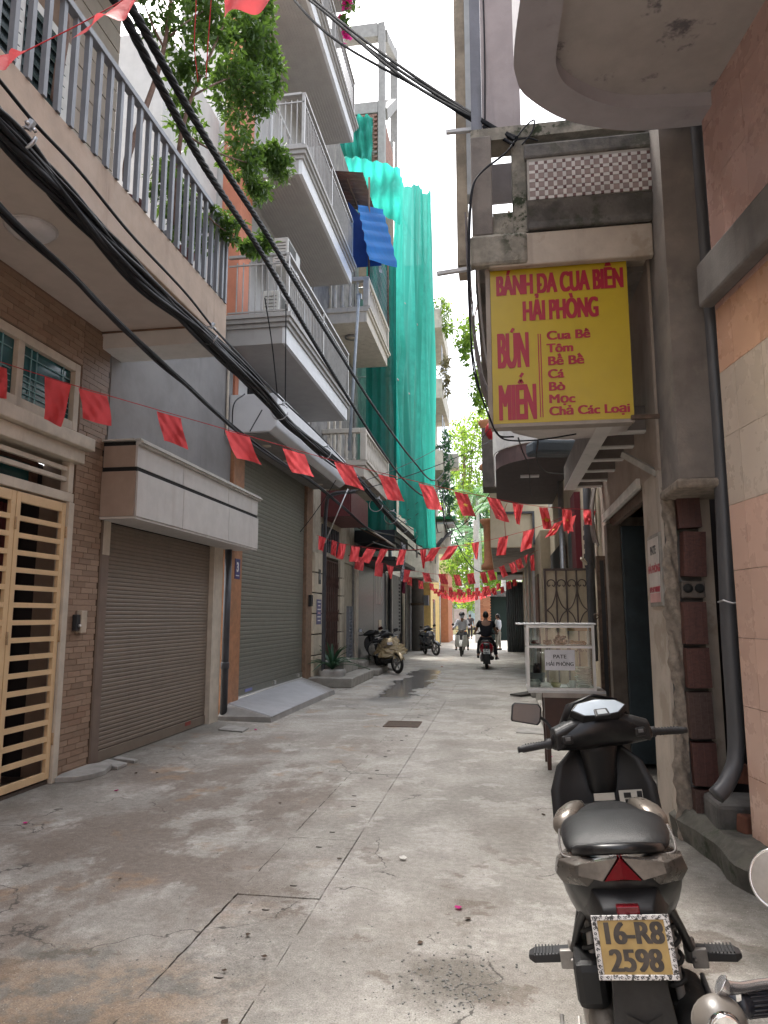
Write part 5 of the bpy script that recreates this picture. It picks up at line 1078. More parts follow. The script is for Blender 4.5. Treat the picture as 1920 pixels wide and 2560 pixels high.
blobs = [bl_(620, 110, -2.95, .35, .45, .40, 5), bl_(600, 230, -2.95, .38, .45, .36, 5), bl_(670, 180, -2.9, .22, .3, .3, 3), bl_(690, 400, -2.85, .26, .35, .22, 3.2), bl_(600, 390, -2.95, .26, .35, .28, 2.2), bl_(640, 470, -2.9, .16, .3, .16, 1.2), bl_(560, 560, -2.95, .18, .3, .16, 1.1), bl_(640, 610, -2.85, .2, .25, .13, 1.3), bl_(470, 300, -3.3, .2, .3, .3, 1.0), bl_(430, 480, -3.35, .24, .4, .3, 1.8), bl_(480, 560, -3.3, .2, .4, .25, 1.6), bl_(430, 60, -3.35, .35, .5, .3, 1.5), bl_(520, 40, -3.1, .3, .4, .3, 2.2), bl_(470, 180, -3.2, .25, .3, .25, 1.0), bl_(450, -80, -3.3, .5, .6, .4, 2), bl_(620, 20, -3.0, .3, .4, .25, 2.5)]
leaves('foliage', blobs, 13000, .092, LEAF, ft, 3)
pot = tag(MB().lathe([(.1, 0), (.15, .02), (.2, .3), (.22, .32), (.2, .34), (.17, .31), (0, .3)], (tpt(440, 590, -3.35).x, tpt(440, 590, -3.35).y, 5.06), 16).build('plant_pot', M('maroon_pot', (.14, .05, .05), .6)), 'dark maroon pot at the foot of the balcony ficus', 'pot')
tpot = tag(MB().lathe([(.09, 0), (.13, .02), (.17, .26), (.19, .28), (0, .27)], (tpt(318, 455, -3.35).x, tpt(318, 455, -3.35).y, 5.06), 14).build('plant_pot', M('maroon_pot', (0, 0, 0))), 'small maroon pot with a bare branch behind the railing', 'pot')
# bougainvillea on the top balcony
bv = thing('bougainvillea', 'pink bougainvillea hanging from the topmost grey balcony', 'plant', PX(868, 60, -3.1)); BVP = thin('bougain_pink', (.6, .02, .22), (.7, .05, .3), .4)
c_ = PX(862, 10, -3.05); leaves('blossom', [((c_.x, c_.y, c_.z+.2), (.25, .5, .25), 2), ((c_.x, c_.y-.1, c_.z-.6), (.08, .15, .5), 1)], 120, .13, BVP, bv, 5, aspect=.9); leaves('foliage', [((c_.x, c_.y, c_.z+.3), (.3, .5, .3), 2), ((c_.x, c_.y, c_.z-.3), (.1, .2, .5), 1)], 150, .13, LEAF, bv, 6)
# far trees
LEAF2 = thin('tree_leaf', (.05, .11, .02), (.34, .5, .06), .5, .5, objvar=.5); LEAF3 = thin('tree_leaf_blue', (.03, .085, .045), (.10, .25, .10), .45, .5, objvar=.5)
def tree(name, label, base, h, blobs, n, size, mat, seed, group='trees at the end of the alley', r=.25, lean=(0, 0)):
    t_ = thing(name, label, 'tree', base, group); b = Vector(base); top = b+Vector((lean[0], lean[1], h)); m_ = MB(); m_.tube(spline([b, b+Vector((lean[0]*.2, lean[1]*.2, h*.4)), top], 6), [r*(1-.7*i/12) for i in range(13)], 8)
    for (c, rad, w_) in blobs: m_.tube(spline([b+Vector((lean[0]*.3, lean[1]*.3, h*.45)), (top+Vector(c))/2, Vector(c)], 4), [r*.45, r*.4, r*.33, r*.28, r*.2, r*.16, r*.12, r*.08, r*.05], 5)
    m_.build('trunk', BARK, t_); leaves('crown', blobs, n, size, mat, t_, seed, droop=.2); return t_
def fb(px, py, Y, rx, ry, rz, w_): p = PY(px, py, Y); return ((p.x, p.y, p.z), (rx, ry, rz), w_)
tree('broadleaf_tree', 'bright green broadleaf tree filling the gap at the end of the alley', (-2.2, 64, 0), 9, [fb(1160, 1480, 60, 2.2, 2, 1.8, 2), fb(1200, 1420, 60, 2.6, 2.5, 1.8, 3), fb(1150, 1400, 62, 2.0, 2, 1.8, 2.5), fb(1230, 1370, 62, 1.8, 2, 1.5, 2), fb(1260, 1440, 58, 2.2, 2, 1.6, 2.5), fb(1190, 1500, 56, 1.6, 1.5, 1.0, 1.5), fb(1275, 1490, 54, 1.2, 1.5, .9, 1.5)], 5200, .36, LEAF2, 11)
tree('broadleaf_tree', 'tall pale green tree rising above the far flags', (-3.4, 76, 0), 20, [fb(1160, 1170, 76, 3.4, 3, 2.6, 3), fb(1195, 1100, 76, 3.2, 3, 2.5, 3), fb(1150, 1080, 78, 2, 2, 1.6, 1.2), fb(1200, 1230, 74, 3, 3, 2, 2), fb(1210, 1050, 78, 2, 2, 1.3, 1.5), fb(1150, 1260, 72, 2.2, 2, 1.6, 1.4)], 4600, .46, LEAF2, 12)
tree('dark_tree', 'dark bluish green tree behind the palms', (-1.2, 88, 0), 18, [fb(1210, 1300, 88, 4, 3, 4, 3), fb(1170, 1330, 88, 4, 3, 3.5, 3), fb(1240, 1240, 88, 4, 3, 3.5, 2), fb(1140, 1230, 88, 3, 3, 3, 2), fb(1220, 1420, 88, 4, 3, 3.5, 2)], 4200, .6, LEAF3, 13)
tree('overhanging_tree', 'leafy branch hanging into the strip of sky left of the yellow sign', (.6, 22.5, 4.5), 10.5, [fb(1163, 830, 20, .42, .8, .55, 3), fb(1170, 870, 20, .3, .7, .35, 2), fb(1190, 960, 20, .25, .6, .5, 1.5), fb(1195, 985, 20, .22, .5, .35, 1.2), fb(1162, 895, 20, .12, .4, .25, .6), fb(1205, 1010, 20, .2, .4, .2, .6), fb(1240, 900, 22, .8, .8, .8, 2)], 1700, .15, LEAF2, 14, r=.12, group=None)
for t_ in [o for o in bpy.data.objects if o.name.startswith('overhanging_tree')]: pass
# palms
FRD = thin('palm_frond', (.05, .12, .05), (.15, .32, .12), .4, .45)
def palm(label, base, h, n, L, seed):
    r = random.Random(seed); t_ = thing('palm_tree', label, 'palm tree', base, 'palms at the end of the alley'); b = Vector(base); MB().tube(spline([b, b+Vector((.1, 0, h*.5)), b+Vector((0, 0, h))], 6), .16, 8).build('trunk', M('palm_trunk', (.42, .41, .38), .9, bmp=.3), t_)
    for k in range(n):
        a = 2*PI*k/n+r.uniform(-.2, .2); el = r.uniform(.1, 1.0); d = Vector((math.cos(a), math.sin(a), 0)); m_ = MB(); rib = []
        for i in range(13):
            u = i/12; rib.append(b+Vector((0, 0, h))+d*L*u*math.cos(el*.6)+Vector((0, 0, L*(u*math.sin(el)-.75*u*u))))
        m_.tube(rib, [.03*(1-i/14) for i in range(13)], 4)
        for i in range(1, 13):
            t__ = (rib[i]-rib[i-1]).normalized(); s_ = t__.cross(Vector((0, 0, 1))).normalized()
            for sg_ in (-1, 1):
                for q in (0, .5):
                    p = rib[i].lerp(rib[i-1], q); l_ = L*.3*math.sin(min(1, .25+i/13)*PI*.8)+.1; e = p+s_*sg_*l_*.75+t__*l_*.5-Vector((0, 0, l_*.35)); m_.add([p+t__*.045, e, p-t__*.045], [(0, 1, 2)])
        m_.build('frond', FRD, t_, flip=False)
palm('feathery palm with a pale trunk in the green at the end of the alley', (-1.55, 58, 0), 8.2, 15, 3.2, 1); palm('taller palm standing higher behind the first one', (-2.0, 70, 0), 13.2, 15, 3.6, 2); palm('low palm half hidden by the far right houses', (.2, 52, 0), 9.6, 13, 2.6, 3)
# far end of the alley: yellow house, banners, terracotta house on the left, far left blocks
fy = thing('yellow_house', 'sunlit yellow walled house closing the far end of the alley', 'house', (-5, 56, 0)); YW = M('yellow_wall', (.62, .45, .17), .85, streak=.4, scol=(.35, .25, .12)); PALEY = M('pale_yellow_wall', (.72, .6, .34), .85)
B('wall', PALEY, fy, -9, 62, 0, -3.6, 64, 7.5); B('roof', CONC, fy, -9.2, 61.7, 7.5, -3.4, 64.2, 7.7)
for k in range(3): window(62.5, 63.6, 1.2+k*2.2, 2.4+k*2.2, fy, CREAM, M('dim_glass', (0, 0, 0)), .1, x=-3.6)
B('door', M('pale_door', (.45, .42, .36), .6), fy, -5.4, 61.95, 0, -4.2, 62, 2.4)
by = thing('banner_wall', 'pale blue and white banners on the wall at the very end of the alley', 'banner wall', (-3, 60, 0)); B('wall', PALEY, by, -4.6, 61, 0, .5, 61.3, 2.7)
for k in range(6): B('banner', M('banner_blue', (.5, .62, .72), .6, bmp=0, obj=.15), by, -4.5+k*.62, 60.93, .7, -4.5+k*.62+.56, 60.97, 2.5)
ly = thing('low_yellow_house', 'mustard yellow low house front on the left before the end', 'house', (-3.6, 41, 0)); B('wall', YW, ly, -5.5, 36, 0, -3.45, 42, 4.2); B('pilaster', M('terracotta_wall', (.40, .17, .09), .8, streak=.3), ly, -3.45, 42.05, 0, -3.0, 46, 4.0); B('door', flat('dark_glass', (0, 0, 0)), ly, -3.45, 37.2, 0, -3.44, 38.6, 2.4); B('wall', M('terracotta_wall', (0, 0, 0)), ly, -5.5, 42.05, 0, -3.46, 47, 4.0)
MB().tube([(-3.3, 39.8, 0), (-3.3, 39.8, 3.4)], .04, 6).build('rain_pipe', STEEL, ly); tag(B('notice_board', M('notice_white', (.6, .6, .58), .6), None, -3.0, 47.2, 1.1, -2.15, 47.25, 2.0), 'white notice board on posts near the far end', 'notice board')
fl = thing('far_cream_block', 'tall cream apartment block with plant filled balconies beyond the green net', 'building', (-3, 35, 0)); FC = M('far_cream', (.55, .52, .44), .85, streak=.6, scol=(.25, .24, .2), blotch=.3)
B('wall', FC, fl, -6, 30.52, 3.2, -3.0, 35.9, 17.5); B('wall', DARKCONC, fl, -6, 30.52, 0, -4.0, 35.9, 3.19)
for z in (4.6, 7.9, 11.2, 14.5):
    bp_ = part_empty('balcony', fl, (-2.7, 33, z)); B('slab', FC, bp_, -3.02, 30.7, z, -2.35, 35.7, z+.25); B('parapet', FC, bp_, -2.43, 30.7, z+.251, -2.35, 35.7, z+.9); B('parapet', FC, bp_, -3.0, 30.7, z+.251, -2.431, 30.8, z+.9)
    for k in range(4): B('screen_slat', GREYMET, bp_, -2.38, 31+k*1.1, z+.95, -2.36, 31.5+k*1.1, z+2.6)
B('awning', M('green_awning', (.03, .3, .12), .5), fl, -3.0, 32, 5.9, -1.9, 33.6, 6.02); B('awning', FASW, fl, -3.0, 32, 5.65, -2.0, 33.6, 5.75); B('awning', FC, fl, -3.0, 35.0, 8.9, -1.9, 35.9, 9.6)
for k, (z, s_) in enumerate(((12.6, 21), (9.2, 22), (15.7, 23), (7.3, 24))):
    pl_ = thing('balcony_plant', ['dry grassy plant spilling over a far cream balcony', 'dark trailing plant on the lower far balcony', 'thin shrub on the highest far balcony', 'dark spiky plant on the lowest far balcony'][k], 'plant', (-2.35, 31.3, z)); leaves('foliage', [((-2.3, 31.2, z), (.3, .6, .6), 1), ((-2.15, 31.2, z-.8), (.2, .4, .6), .7)], 330, .28, [M('dry_leaf', (.22, .2, .1), .8), LEAF3, LEAF2, LEAF3][k], pl_, s_, aspect=.25)
# background tower blocks for the skyline beyond the net is open sky
# utility poles
up = thing('utility_pole', 'round concrete utility pole on the left behind the parked scooters', 'pole', (-3.25, 29.3, 0)); pbx = G(1045, 1627); up.location = pbx; ORG[up.name] = pbx
MB().tube([pbx, pbx+Vector((0, 0, 9.5))], [.30, .22], 14).build('pole', M('pole_concrete', (.16, .15, .14), .9, bmp=.3, streak=.5), up)
for k in range(3): MB().lathe([(.31, 0), (.33, 0), (.33, .1), (.31, .1)], pbx+Vector((0, 0, 2.0+k*1.2)), 14, cap=False).build('band', RUST, up)
MB().box(pbx.x+.28, pbx.y-.15, 2.0, pbx.x+.5, pbx.y+.2, 2.45).build('meter_box', GREYMET, up)
up2 = thing('utility_pole', 'pale concrete utility pole in front of the far green trees', 'pole', (-.95, 42, 0)); B('pole', M('pale_pole', (.42, .42, .41), .9, bmp=.2), up2, PY(1187, 1540, 42).x, 42, 0, PY(1197, 1540, 42).x+.08, 42.3, PY(1190, 1300, 42).z, bevel=.02)
# potted plant by the steps
pt = G(830, 1712); pp_ = thing('potted_plant', 'arching strappy green plant in a pale round pot by the steps', 'potted plant', (pt.x, pt.y, 0))
MB().lathe([(.18, 0), (.26, .04), (.31, .18), (.32, .3), (.29, .36), (.27, .36), (.28, .3), (0, .3)], (pt.x, pt.y, 0), 20).build('pot', M('pale_pot', (.40, .38, .36), .7, bmp=.1, streak=.3), pp_)
PLF = thin('strap_leaf', (.03, .085, .05), (.08, .18, .08), .25, .35)
rr = random.Random(4)
for k in range(34):
    a = rr.uniform(0, 2*PI); L = rr.uniform(.55, .95); el = rr.uniform(.75, 1.45); d = Vector((math.cos(a), math.sin(a), 0)); s_ = d.cross(Vector((0, 0, 1))); v = []
    for i in range(8):
        u = i/7; p = Vector((pt.x, pt.y, .34))+d*L*u*math.cos(el)*(1+.9*u)+Vector((0, 0, L*(math.sin(el)*u*1.05-.85*u*u*(1.25-el*.6)))); wd = .034*math.sin(PI*min(1, .18+u*.82))+.002; v += [p-s_*wd, p+Vector((0, 0, -.012)), p+s_*wd]
    f = [];
    for i in range(7): f += [(i*3, i*3+1, i*3+4, i*3+3), (i*3+1, i*3+2, i*3+5, i*3+4)]
    MB().add(v, f, True).build('leaf', PLF, pp_, flip=False)

# ------------------------------------------------------------------ cables
def cable_path(pts, n=10): return spline([PX(x, y, X) for x, y, X in pts], n)
def bundle(name, label, pts, r, nstr, spread, cat='cable bundle', seed=1, mat=CABLE, n=10, sag=0):
    rr = random.Random(seed); t_ = thing(name, label, cat, PX(*pts[0])); base = cable_path(pts, n); base = [p for p in base]
    for s in range(nstr):
        ph = rr.uniform(0, 2*PI); rad = spread*math.sqrt(rr.random()); tw = rr.uniform(-.35, .35); P = []
        for i, p in enumerate(base):
            a = ph+tw*i*.25; f_ = 1+.35*math.sin(i*.21+ph); P.append(p+Vector((math.cos(a)*rad*f_*.8, 0, math.sin(a)*rad*f_)))
        MB().tube(P, r*rr.uniform(.75, 1.3), 6, cap=False).build('cable', mat, t_, flip=False)
    return t_, base
main_pts = [(-160, 130, -2.62), (-40, 265, -2.64), (75, 390, -2.66), (170, 500, -2.69), (270, 612, -2.74), (370, 712, -2.78), (470, 800, -2.85), (560, 885, -2.95), (640, 965, -3.05), (700, 1035, -3.1), (760, 1092, -3.15), (830, 1150, -3.15), (900, 1205, -3.1), (960, 1275, -2.95), (1010, 1325, -2.85), (1050, 1360, -2.8), (1085, 1368, -2.6), (1110, 1345, -2.35), (1130, 1328, -2.2)]
mbun, mbase = bundle('main_cable_bundle', 'thick sagging bundle of black cables running along the left house fronts', main_pts, .0145, 34, .07, seed=3)
RING = M('ring_steel', (.42, .43, .45), .35, metal=.7, bmp=.02)
RLAB = ['big steel hanger ring on the near cables in front of the beige balcony', 'steel hanger ring below the corner of the beige balcony', 'steel hanger ring on the cables at the near end of the white canopy', 'steel hanger ring at the middle of the white canopy', 'steel hanger ring at the far end of the white canopy', 'steel hanger ring over the maroon signboard', 'steel hanger ring above the cream tin awning']+['small steel hanger ring, one of the close row before the green net']*4
def ring_hanger(px, py, X, r, k):
    p = PX(px, py, X); t_ = thing('cable_ring', RLAB[k], 'cable ring', p, 'cable hanger rings along the left bundle')
    MB().tube([p+Vector((r*math.cos(a), .35*r*math.sin(a)*.4, r*math.sin(a))) for a in [2*PI*i/22+.5 for i in range(21)]], .009 if r > .08 else .011, 6).build('ring', RING, t_)
    MB().obox(p+Vector((r*.45, 0, r*1.02)), (.03, .03, .06), (0, .5, .2)).tube([p+Vector((r*.4, -.03, r*1.0)), p+Vector((r*.4, .03, r*1.06))], .012, 6).build('clamp', RING, t_)
for k, (x, y, X, r) in enumerate(((60, 345, -2.62, .075), (520, 838, -2.9, .10), (700, 1030, -3.08, .12), (812, 1132, -3.1, .12), (878, 1190, -3.05, .14), (940, 1262, -2.95, .17), (977, 1293, -2.9, .18), (1008, 1318, -2.85, .17), (1032, 1338, -2.8, .15), (1055, 1342, -2.75, .15), (1074, 1346, -2.7, .13))): ring_hanger(x, y, X, r, k)
bundle('messenger_wire', 'steel carrying wire strung above the main black bundle', [(-120, 60, -2.6), (0, 200, -2.62), (92, 312, -2.63), (200, 430, -2.66), (330, 590, -2.72), (460, 730, -2.8), (535, 822, -2.88), (600, 890, -2.98), (690, 985, -3.05), (810, 1100, -3.08), (930, 1230, -2.95), (1000, 1300, -2.87), (1060, 1335, -2.75), (1128, 1325, -2.2)], .009, 2, .006, 'wire', 5)
bundle('lower_cable_run', 'thin slack group of black cables looping below the main bundle', [(-90, 440, -2.75), (0, 525, -2.78), (75, 595, -2.8), (180, 690, -2.86), (260, 770, -2.92), (330, 838, -2.97), (410, 910, -3.05), (470, 965, -3.1), (545, 1035, -3.15), (620, 1100, -3.2), (700, 1155, -3.25), (780, 1205, -3.25), (860, 1270, -3.2), (930, 1325, -3.1), (1000, 1345, -2.95), (1060, 1390, -2.85), (1095, 1380, -2.6)], .0115, 6, .026, seed=8)
def twist(label, pts, r, seed):
    t_ = thing('twisted_cable', label, 'cable', PX(*pts[0])); base = cable_path(pts, 26)
    for s in (0, 1, 2, 3):
        P = []
        d = 0
        for i, p in enumerate(base):
            if i: d += (p-base[i-1]).length
            a = d*14+s*PI/2; P.append(p+Vector((math.cos(a)*r, 0, math.sin(a)*r)))
        MB().tube(P, r*.95, 5, cap=False).build('strand', CABLE, t_, flip=False)
twist('upper one of two thick twisted black cables slanting across the balconies', [(255, -90, -2.05), (335, 30, -2.08), (450, 235, -2.15), (560, 420, -2.25), (670, 590, -2.35), (760, 740, -2.45), (860, 900, -2.55), (930, 1010, -2.6), (1000, 1110, -2.55), (1040, 1160, -2.5), (1070, 1195, -2.4), (1092, 1200, -2.3), (1110, 1180, -2.2)], .016, 1)
twist('lower one of two thick twisted black cables slanting across the balconies', [(225, -90, -2.05), (305, 30, -2.08), (425, 260, -2.15), (520, 430, -2.25), (640, 610, -2.4), (720, 745, -2.5), (800, 880, -2.6), (880, 1010, -2.65), (950, 1120, -2.65), (1010, 1200, -2.6), (1060, 1240, -2.45), (1090, 1230, -2.35), (1112, 1200, -2.2)], .016, 2)
def wires(name, label, runs, r, cat='wire', n=10, mat=CABLE):
    t_ = thing(name, label, cat, runs[0][0])
    for P in runs: MB().tube(spline(P, n), r, 6, cap=False).build('cable', mat, t_, flip=False)
    return t_
A = PX(640, -90, -2.9); Bp = PY(1285, 348, 5.28)
def span(a, b, sag, off=(0, 0, 0), n=8): a, b = Vector(a), Vector(b); return [a.lerp(b, i/n)+Vector(off)*math.sin(i/n*PI*2.2)+Vector((0, 0, -sag*4*(i/n)*(1-i/n))) for i in range(n+1)]
a1, b1 = PD(720, -40, 9.0), PY(1288, 350, 5.28)
SKYC = M('sky_cable', (.004, .005, .008), .7, bmp=0, spec=.08)
wires('crossing_cables', 'group of black cables crossing the sky from the left balconies to the right porch', [span(a1, b1, .12, (.02, 0, .03)), span(a1+Vector((0, .1, -.06)), b1+Vector((0, 0, -.02)), .17, (-.03, 0, -.03)), span(a1+Vector((.05, 0, .05)), b1, .10), span(a1+Vector((.1, 0, -.03)), b1+Vector((-.01, 0, .01)), .14, (.02, 0, -.02))], .016, 'cable bundle', mat=SKYC)
b2 = b1; q = [b2, PY(1262, 385, 5.27), PY(1205, 430, 5.27), PY(1180, 470, 5.27), PY(1172, 560, 5.27), PY(1170, 700, 5.27), PY(1178, 850, 5.27), PY(1196, 960, 5.27), PY(1226, 1050, 5.3), PY(1250, 1092, 5.35), PY(1290, 1102, 5.38), PY(1360, 1098, 5.5), PY(1440, 1085, 5.6)]
wires('porch_cables', 'black cables drooping from the porch corner down past the yellow sign', [q, [p+Vector((.012, .0, .015)) for p in q[:6]]+[PY(1176, 800, 5.27), PY(1185, 930, 5.27), PY(1232, 1065, 5.32)], [b2, PY(1320, 345, 5.3), PY(1345, 352, 5.3)], [b2, PY(1310, 320, 5.3), PY(1335, 300, 5.3), PY(1330, 330, 5.3), PY(1305, 362, 5.29)]], .0065)
wires('loose_wire', 'thin black wire dangling below the yellow sign to the tube lamp', [[PY(1296, 1095, 5.6), PY(1305, 1125, 6.5), PY(1322, 1170, 8), PY(1326, 1225, 9.5), PY(1330, 1240, 10.5)], [PY(1345, 1100, 6), PY(1342, 1150, 7), PY(1365, 1180, 8), PY(1410, 1185, 9)], [PY(1235, 1065, 5.6), PY(1250, 1090, 5.7), PY(1285, 1092, 5.7)]], .007)
J = PX(1130, 1328, -2.2)
wires('junction_wires', 'tangle of cables fanning out from the far junction across the alley', [span(J, PY(1180, 1390, 40), .4), span(J, PY(1255, 1395, 31), 1.2), span(J, PY(1265, 1160, 30), .5), span(J, PX(1095, 1200, -2.3), .6), span(J, PX(1100, 1230, -2.4), .9), span(PX(1112, 1190, -2.2), J, -.2), span(PX(1085, 1245, -2.5), PX(1095, 1330, -2.5), .3), span(J, PX(930, 1355, -3.1), .5), span(PY(1110, 1250, 26), PY(1190, 1350, 40), .6), span(PX(1110, 1400, -2.9), J, .2)], .02, 'cable bundle')
wires('thin_service_wires', 'thin wires crossing in front of the green net', [span(PX(830, 1240, -3.0), PY(1250, 1090, 16), .15), span(PX(870, 1215, -3.0), PY(1160, 1075, 27), .2), span(PY(1105, 1210, 26), PY(1240, 1050, 14), .1), span(PX(750, 1330, -3.9), PX(840, 1200, -3.2), .05), span(PX(985, 1300, -3), PX(1100, 1200, -2.3), .1), span(PX(1060, 1270, -2.6), PX(970, 1310, -3.0), .15)], .008)
wires('hanging_service_wires', 'two thin wires hanging straight down in front of the lowest grey balcony', [[PX(662, 745, -3.1), PX(680, 860, -3.12), PX(693, 985, -3.2)], [PX(715, 760, -3.05), PX(714, 900, -3.1), PX(713, 1010, -3.15)], [PX(612, 985, -3.35), PX(585, 1010, -3.38), PX(580, 1070, -3.38)], [PX(655, 1025, -3.3), PX(635, 1060, -3.35), PX(625, 1078, -3.36)]], .009)
tag(MB().tube([PX(870, 1222, -2.95), PX(812, 1358, -3.4)], .014, 6).build('guy_wire', STEEL), 'pale rigid stay wire slanting down to the second flag string', 'wire')
# ------------------------------------------------------------------ strings of small red flags
FLAG = thin('flag_red', (.60, .065, .075), (.95, .15, .16), .48, .6, fold=14); FSTR = thin('flag_string', (.5, .04, .05), (.4, .05, .05), .2); GOLD = M('flag_gold', (.75, .42, .04), .6, bmp=0)
fr_ = random.Random(9)
def bunting(label, a, b, flags, sag_pts, group='strings of red flags across the alley'):
    """a, b: (px, py, depth) ends; flags: (px, py, w, h, lean, style) read from the photograph; depth runs straight between the ends"""
    (xa_, ya_, da), (xb_, yb_, db_) = a, b
    dep = lambda x: 1/(1/da+(1/db_-1/da)*(x-xa_)/(xb_-xa_))
    t_ = thing('flag_bunting', label, 'bunting', PD(xa_, ya_, da), group)
    pts = sorted([(xa_, ya_), (xb_, yb_)]+sag_pts); P = spline([PD(x, y, dep(x)) for x, y in pts], 5); MB().tube(P, .0035, 5, cap=False).build('string', FSTR, t_, flip=False)
    for (x, y, w_, h, lean, style) in flags:
        d = dep(x+w_/2); sl = fr_.uniform(-.02, .02); bow = fr_.uniform(-.16, .16); ph = fr_.uniform(0, 6); nrm = Vector(ray(x, y)).normalized(); tilt = fr_.uniform(-.12, .25)
        slope = 0
        for (p0, p1) in zip(pts[:-1], pts[1:]):
            if p0[0] <= x+w_/2 <= p1[0]: slope = (p1[1]-p0[1])/(p1[0]-p0[0])
        def fn(u, v):
            uu = u
            if style == 'tri': uu = .5+(u-.5)*(1-.75*v) if lean <= 0 else u*(1-.75*v)+.2*v
            if style == 'fold': uu = u*(1-.35*v*u)
            X_ = x+w_*uu+lean*v+w_*.05*math.sin(v*4+ph)*v; Y_ = y+slope*w_*uu+h*v*(1+.04*math.sin(u*3+ph))-abs(lean)*.12*v*v
            dd = d+(bow*math.sin(u*PI)*(.3+v)+tilt*v*v*.5+.045*math.sin(u*7+v*5+ph)*(.4+v)+.02*math.sin(u*15-v*9+ph))*(.26/max(.1, w_*d/FPX))*.5
            if style == 'tri': dd += .06*math.sin(u*PI*2)*v
            return PD(X_, Y_, dd)
        o = MB().grid(fn, 10, 10).build('flag', FLAG, t_, flip=False)
        if style in ('star', 'hammer'):
            c0 = Vector(fn(.5, .55)); e1 = (Vector(fn(.6, .55))-c0).normalized(); e2 = (Vector(fn(.5, .45))-c0).normalized(); n_ = e1.cross(e2); n_ = -n_ if n_.dot(nrm) > 0 else n_
            R_ = (Vector(fn(.72, .55))-c0).length
            if style == 'star':
                v = [c0+n_*.012+(e1*math.sin(PI*k/5)+e2*math.cos(PI*k/5))*R_*(1 if k % 2 == 0 else .4) for k in range(10)]+[c0+n_*.013]; MB().add(v, [(k, (k+1) % 10, 10) for k in range(10)]).build('star', GOLD, o, flip=False)
            else:
                mm = Matrix((e1, e2, n_)).transposed().to_euler(); text('☭', R_*2.4, tuple(c0+n_*.012-e2*R_*.8), mm, GOLD, o, 'hammer_and_sickle', .001)
    return t_
bunting('nearest string of red flags, sagging right across the alley', (-60, 885, 5.6), (1490, 1275, 8.6),
    [(-35, 905, 52, 78, 2, ''), (112, 942, 66, 108, -2, 'fold'), (196, 970, 72, 76, 14, ''), (392, 1028, 60, 78, 16, ''), (562, 1075, 62, 74, 28, ''), (706, 1120, 56, 62, 24, ''), (835, 1154, 48, 62, 26, ''), (945, 1185, 42, 64, 26, ''), (1046, 1208, 38, 64, 24, ''), (1135, 1228, 34, 62, 22, 'star'), (1216, 1243, 34, 58, 24, ''), (1281, 1257, 28, 54, 4, 'tri'), (1347, 1268, 22, 54, 12, 'star'), (1405, 1273, 24, 56, 4, 'hammer'), (1458, 1275, 32, 38, 2, 'fold')], [(200, 968), (560, 1072), (840, 1153), (1050, 1206), (1220, 1243), (1350, 1266)])
bunting('second string of flags, hanging low in the middle', (792, 1338, 12.5), (1435, 1280, 10.2),
    [(797, 1339, 18, 36, -2, 'fold'), (830, 1350, 13, 38, -4, ''), (848, 1358, 18, 38, -8, ''), (878, 1365, 22, 38, -5, ''), (916, 1371, 24, 36, -18, ''), (950, 1373, 20, 36, -10, 'fold'), (998, 1374, 18, 40, -8, ''), (1050, 1374, 16, 48, 0, 'tri'), (1078, 1370, 24, 38, -20, ''), (1120, 1366, 26, 36, -20, ''), (1178, 1358, 20, 42, 6, 'tri'), (1247, 1345, 24, 48, -8, ''), (1308, 1330, 28, 50, -7, ''), (1384, 1310, 26, 40, -24, 'star'), (1410, 1300, 30, 36, 4, 'tri')], [(850, 1358), (950, 1372), (1050, 1374), (1150, 1364), (1250, 1344), (1350, 1316)])
bunting('third string of flags, just behind the second', (885, 1392, 17), (1345, 1375, 17.5),
    [(888, 1390, 22, 32, -2, ''), (938, 1404, 20, 34, -1, ''), (966, 1412, 18, 34, 6, 'tri'), (1010, 1424, 16, 30, -2, 'fold'), (1055, 1431, 18, 24, 8, ''), (1095, 1435, 18, 26, 8, ''), (1133, 1437, 16, 28, 6, ''), (1167, 1435, 17, 28, 5, ''), (1200, 1432, 14, 27, 6, ''), (1218, 1427, 16, 26, 8, ''), (1247, 1418, 13, 28, 10, ''), (1272, 1410, 14, 25, 8, 'star'), (1288, 1402, 14, 24, 8, 'star'), (1310, 1390, 10, 22, 0, 'tri'), (1325, 1390, 10, 40, 2, '')], [(940, 1403), (1010, 1423), (1100, 1436), (1170, 1435), (1230, 1424), (1290, 1400)])
bunting('fourth string of flags, with small gold stars', (985, 1430, 24), (1330, 1440, 24),
    [(1018, 1440, 12, 22, 0, 'star'), (1046, 1451, 12, 20, 1, 'star'), (1073, 1457, 11, 18, 1, 'star'), (1100, 1464, 10, 16, 1, 'star'), (1121, 1468, 10, 18, 2, 'star'), (1142, 1472, 14, 16, 1, 'star'), (1166, 1472, 10, 18, 2, 'star'), (1188, 1470, 9, 30, 0, 'fold'), (1203, 1468, 12, 14, 6, 'tri'), (1212, 1466, 12, 24, 0, 'star'), (1230, 1470, 9, 18, 4, ''), (1240, 1460, 10, 16, 2, ''), (1250, 1468, 9, 16, 3, ''), (1265, 1455, 12, 20, 2, ''), (1280, 1450, 10, 16, 3, '')], [(1046, 1450), (1100, 1463), (1170, 1471), (1240, 1462), (1290, 1448)])
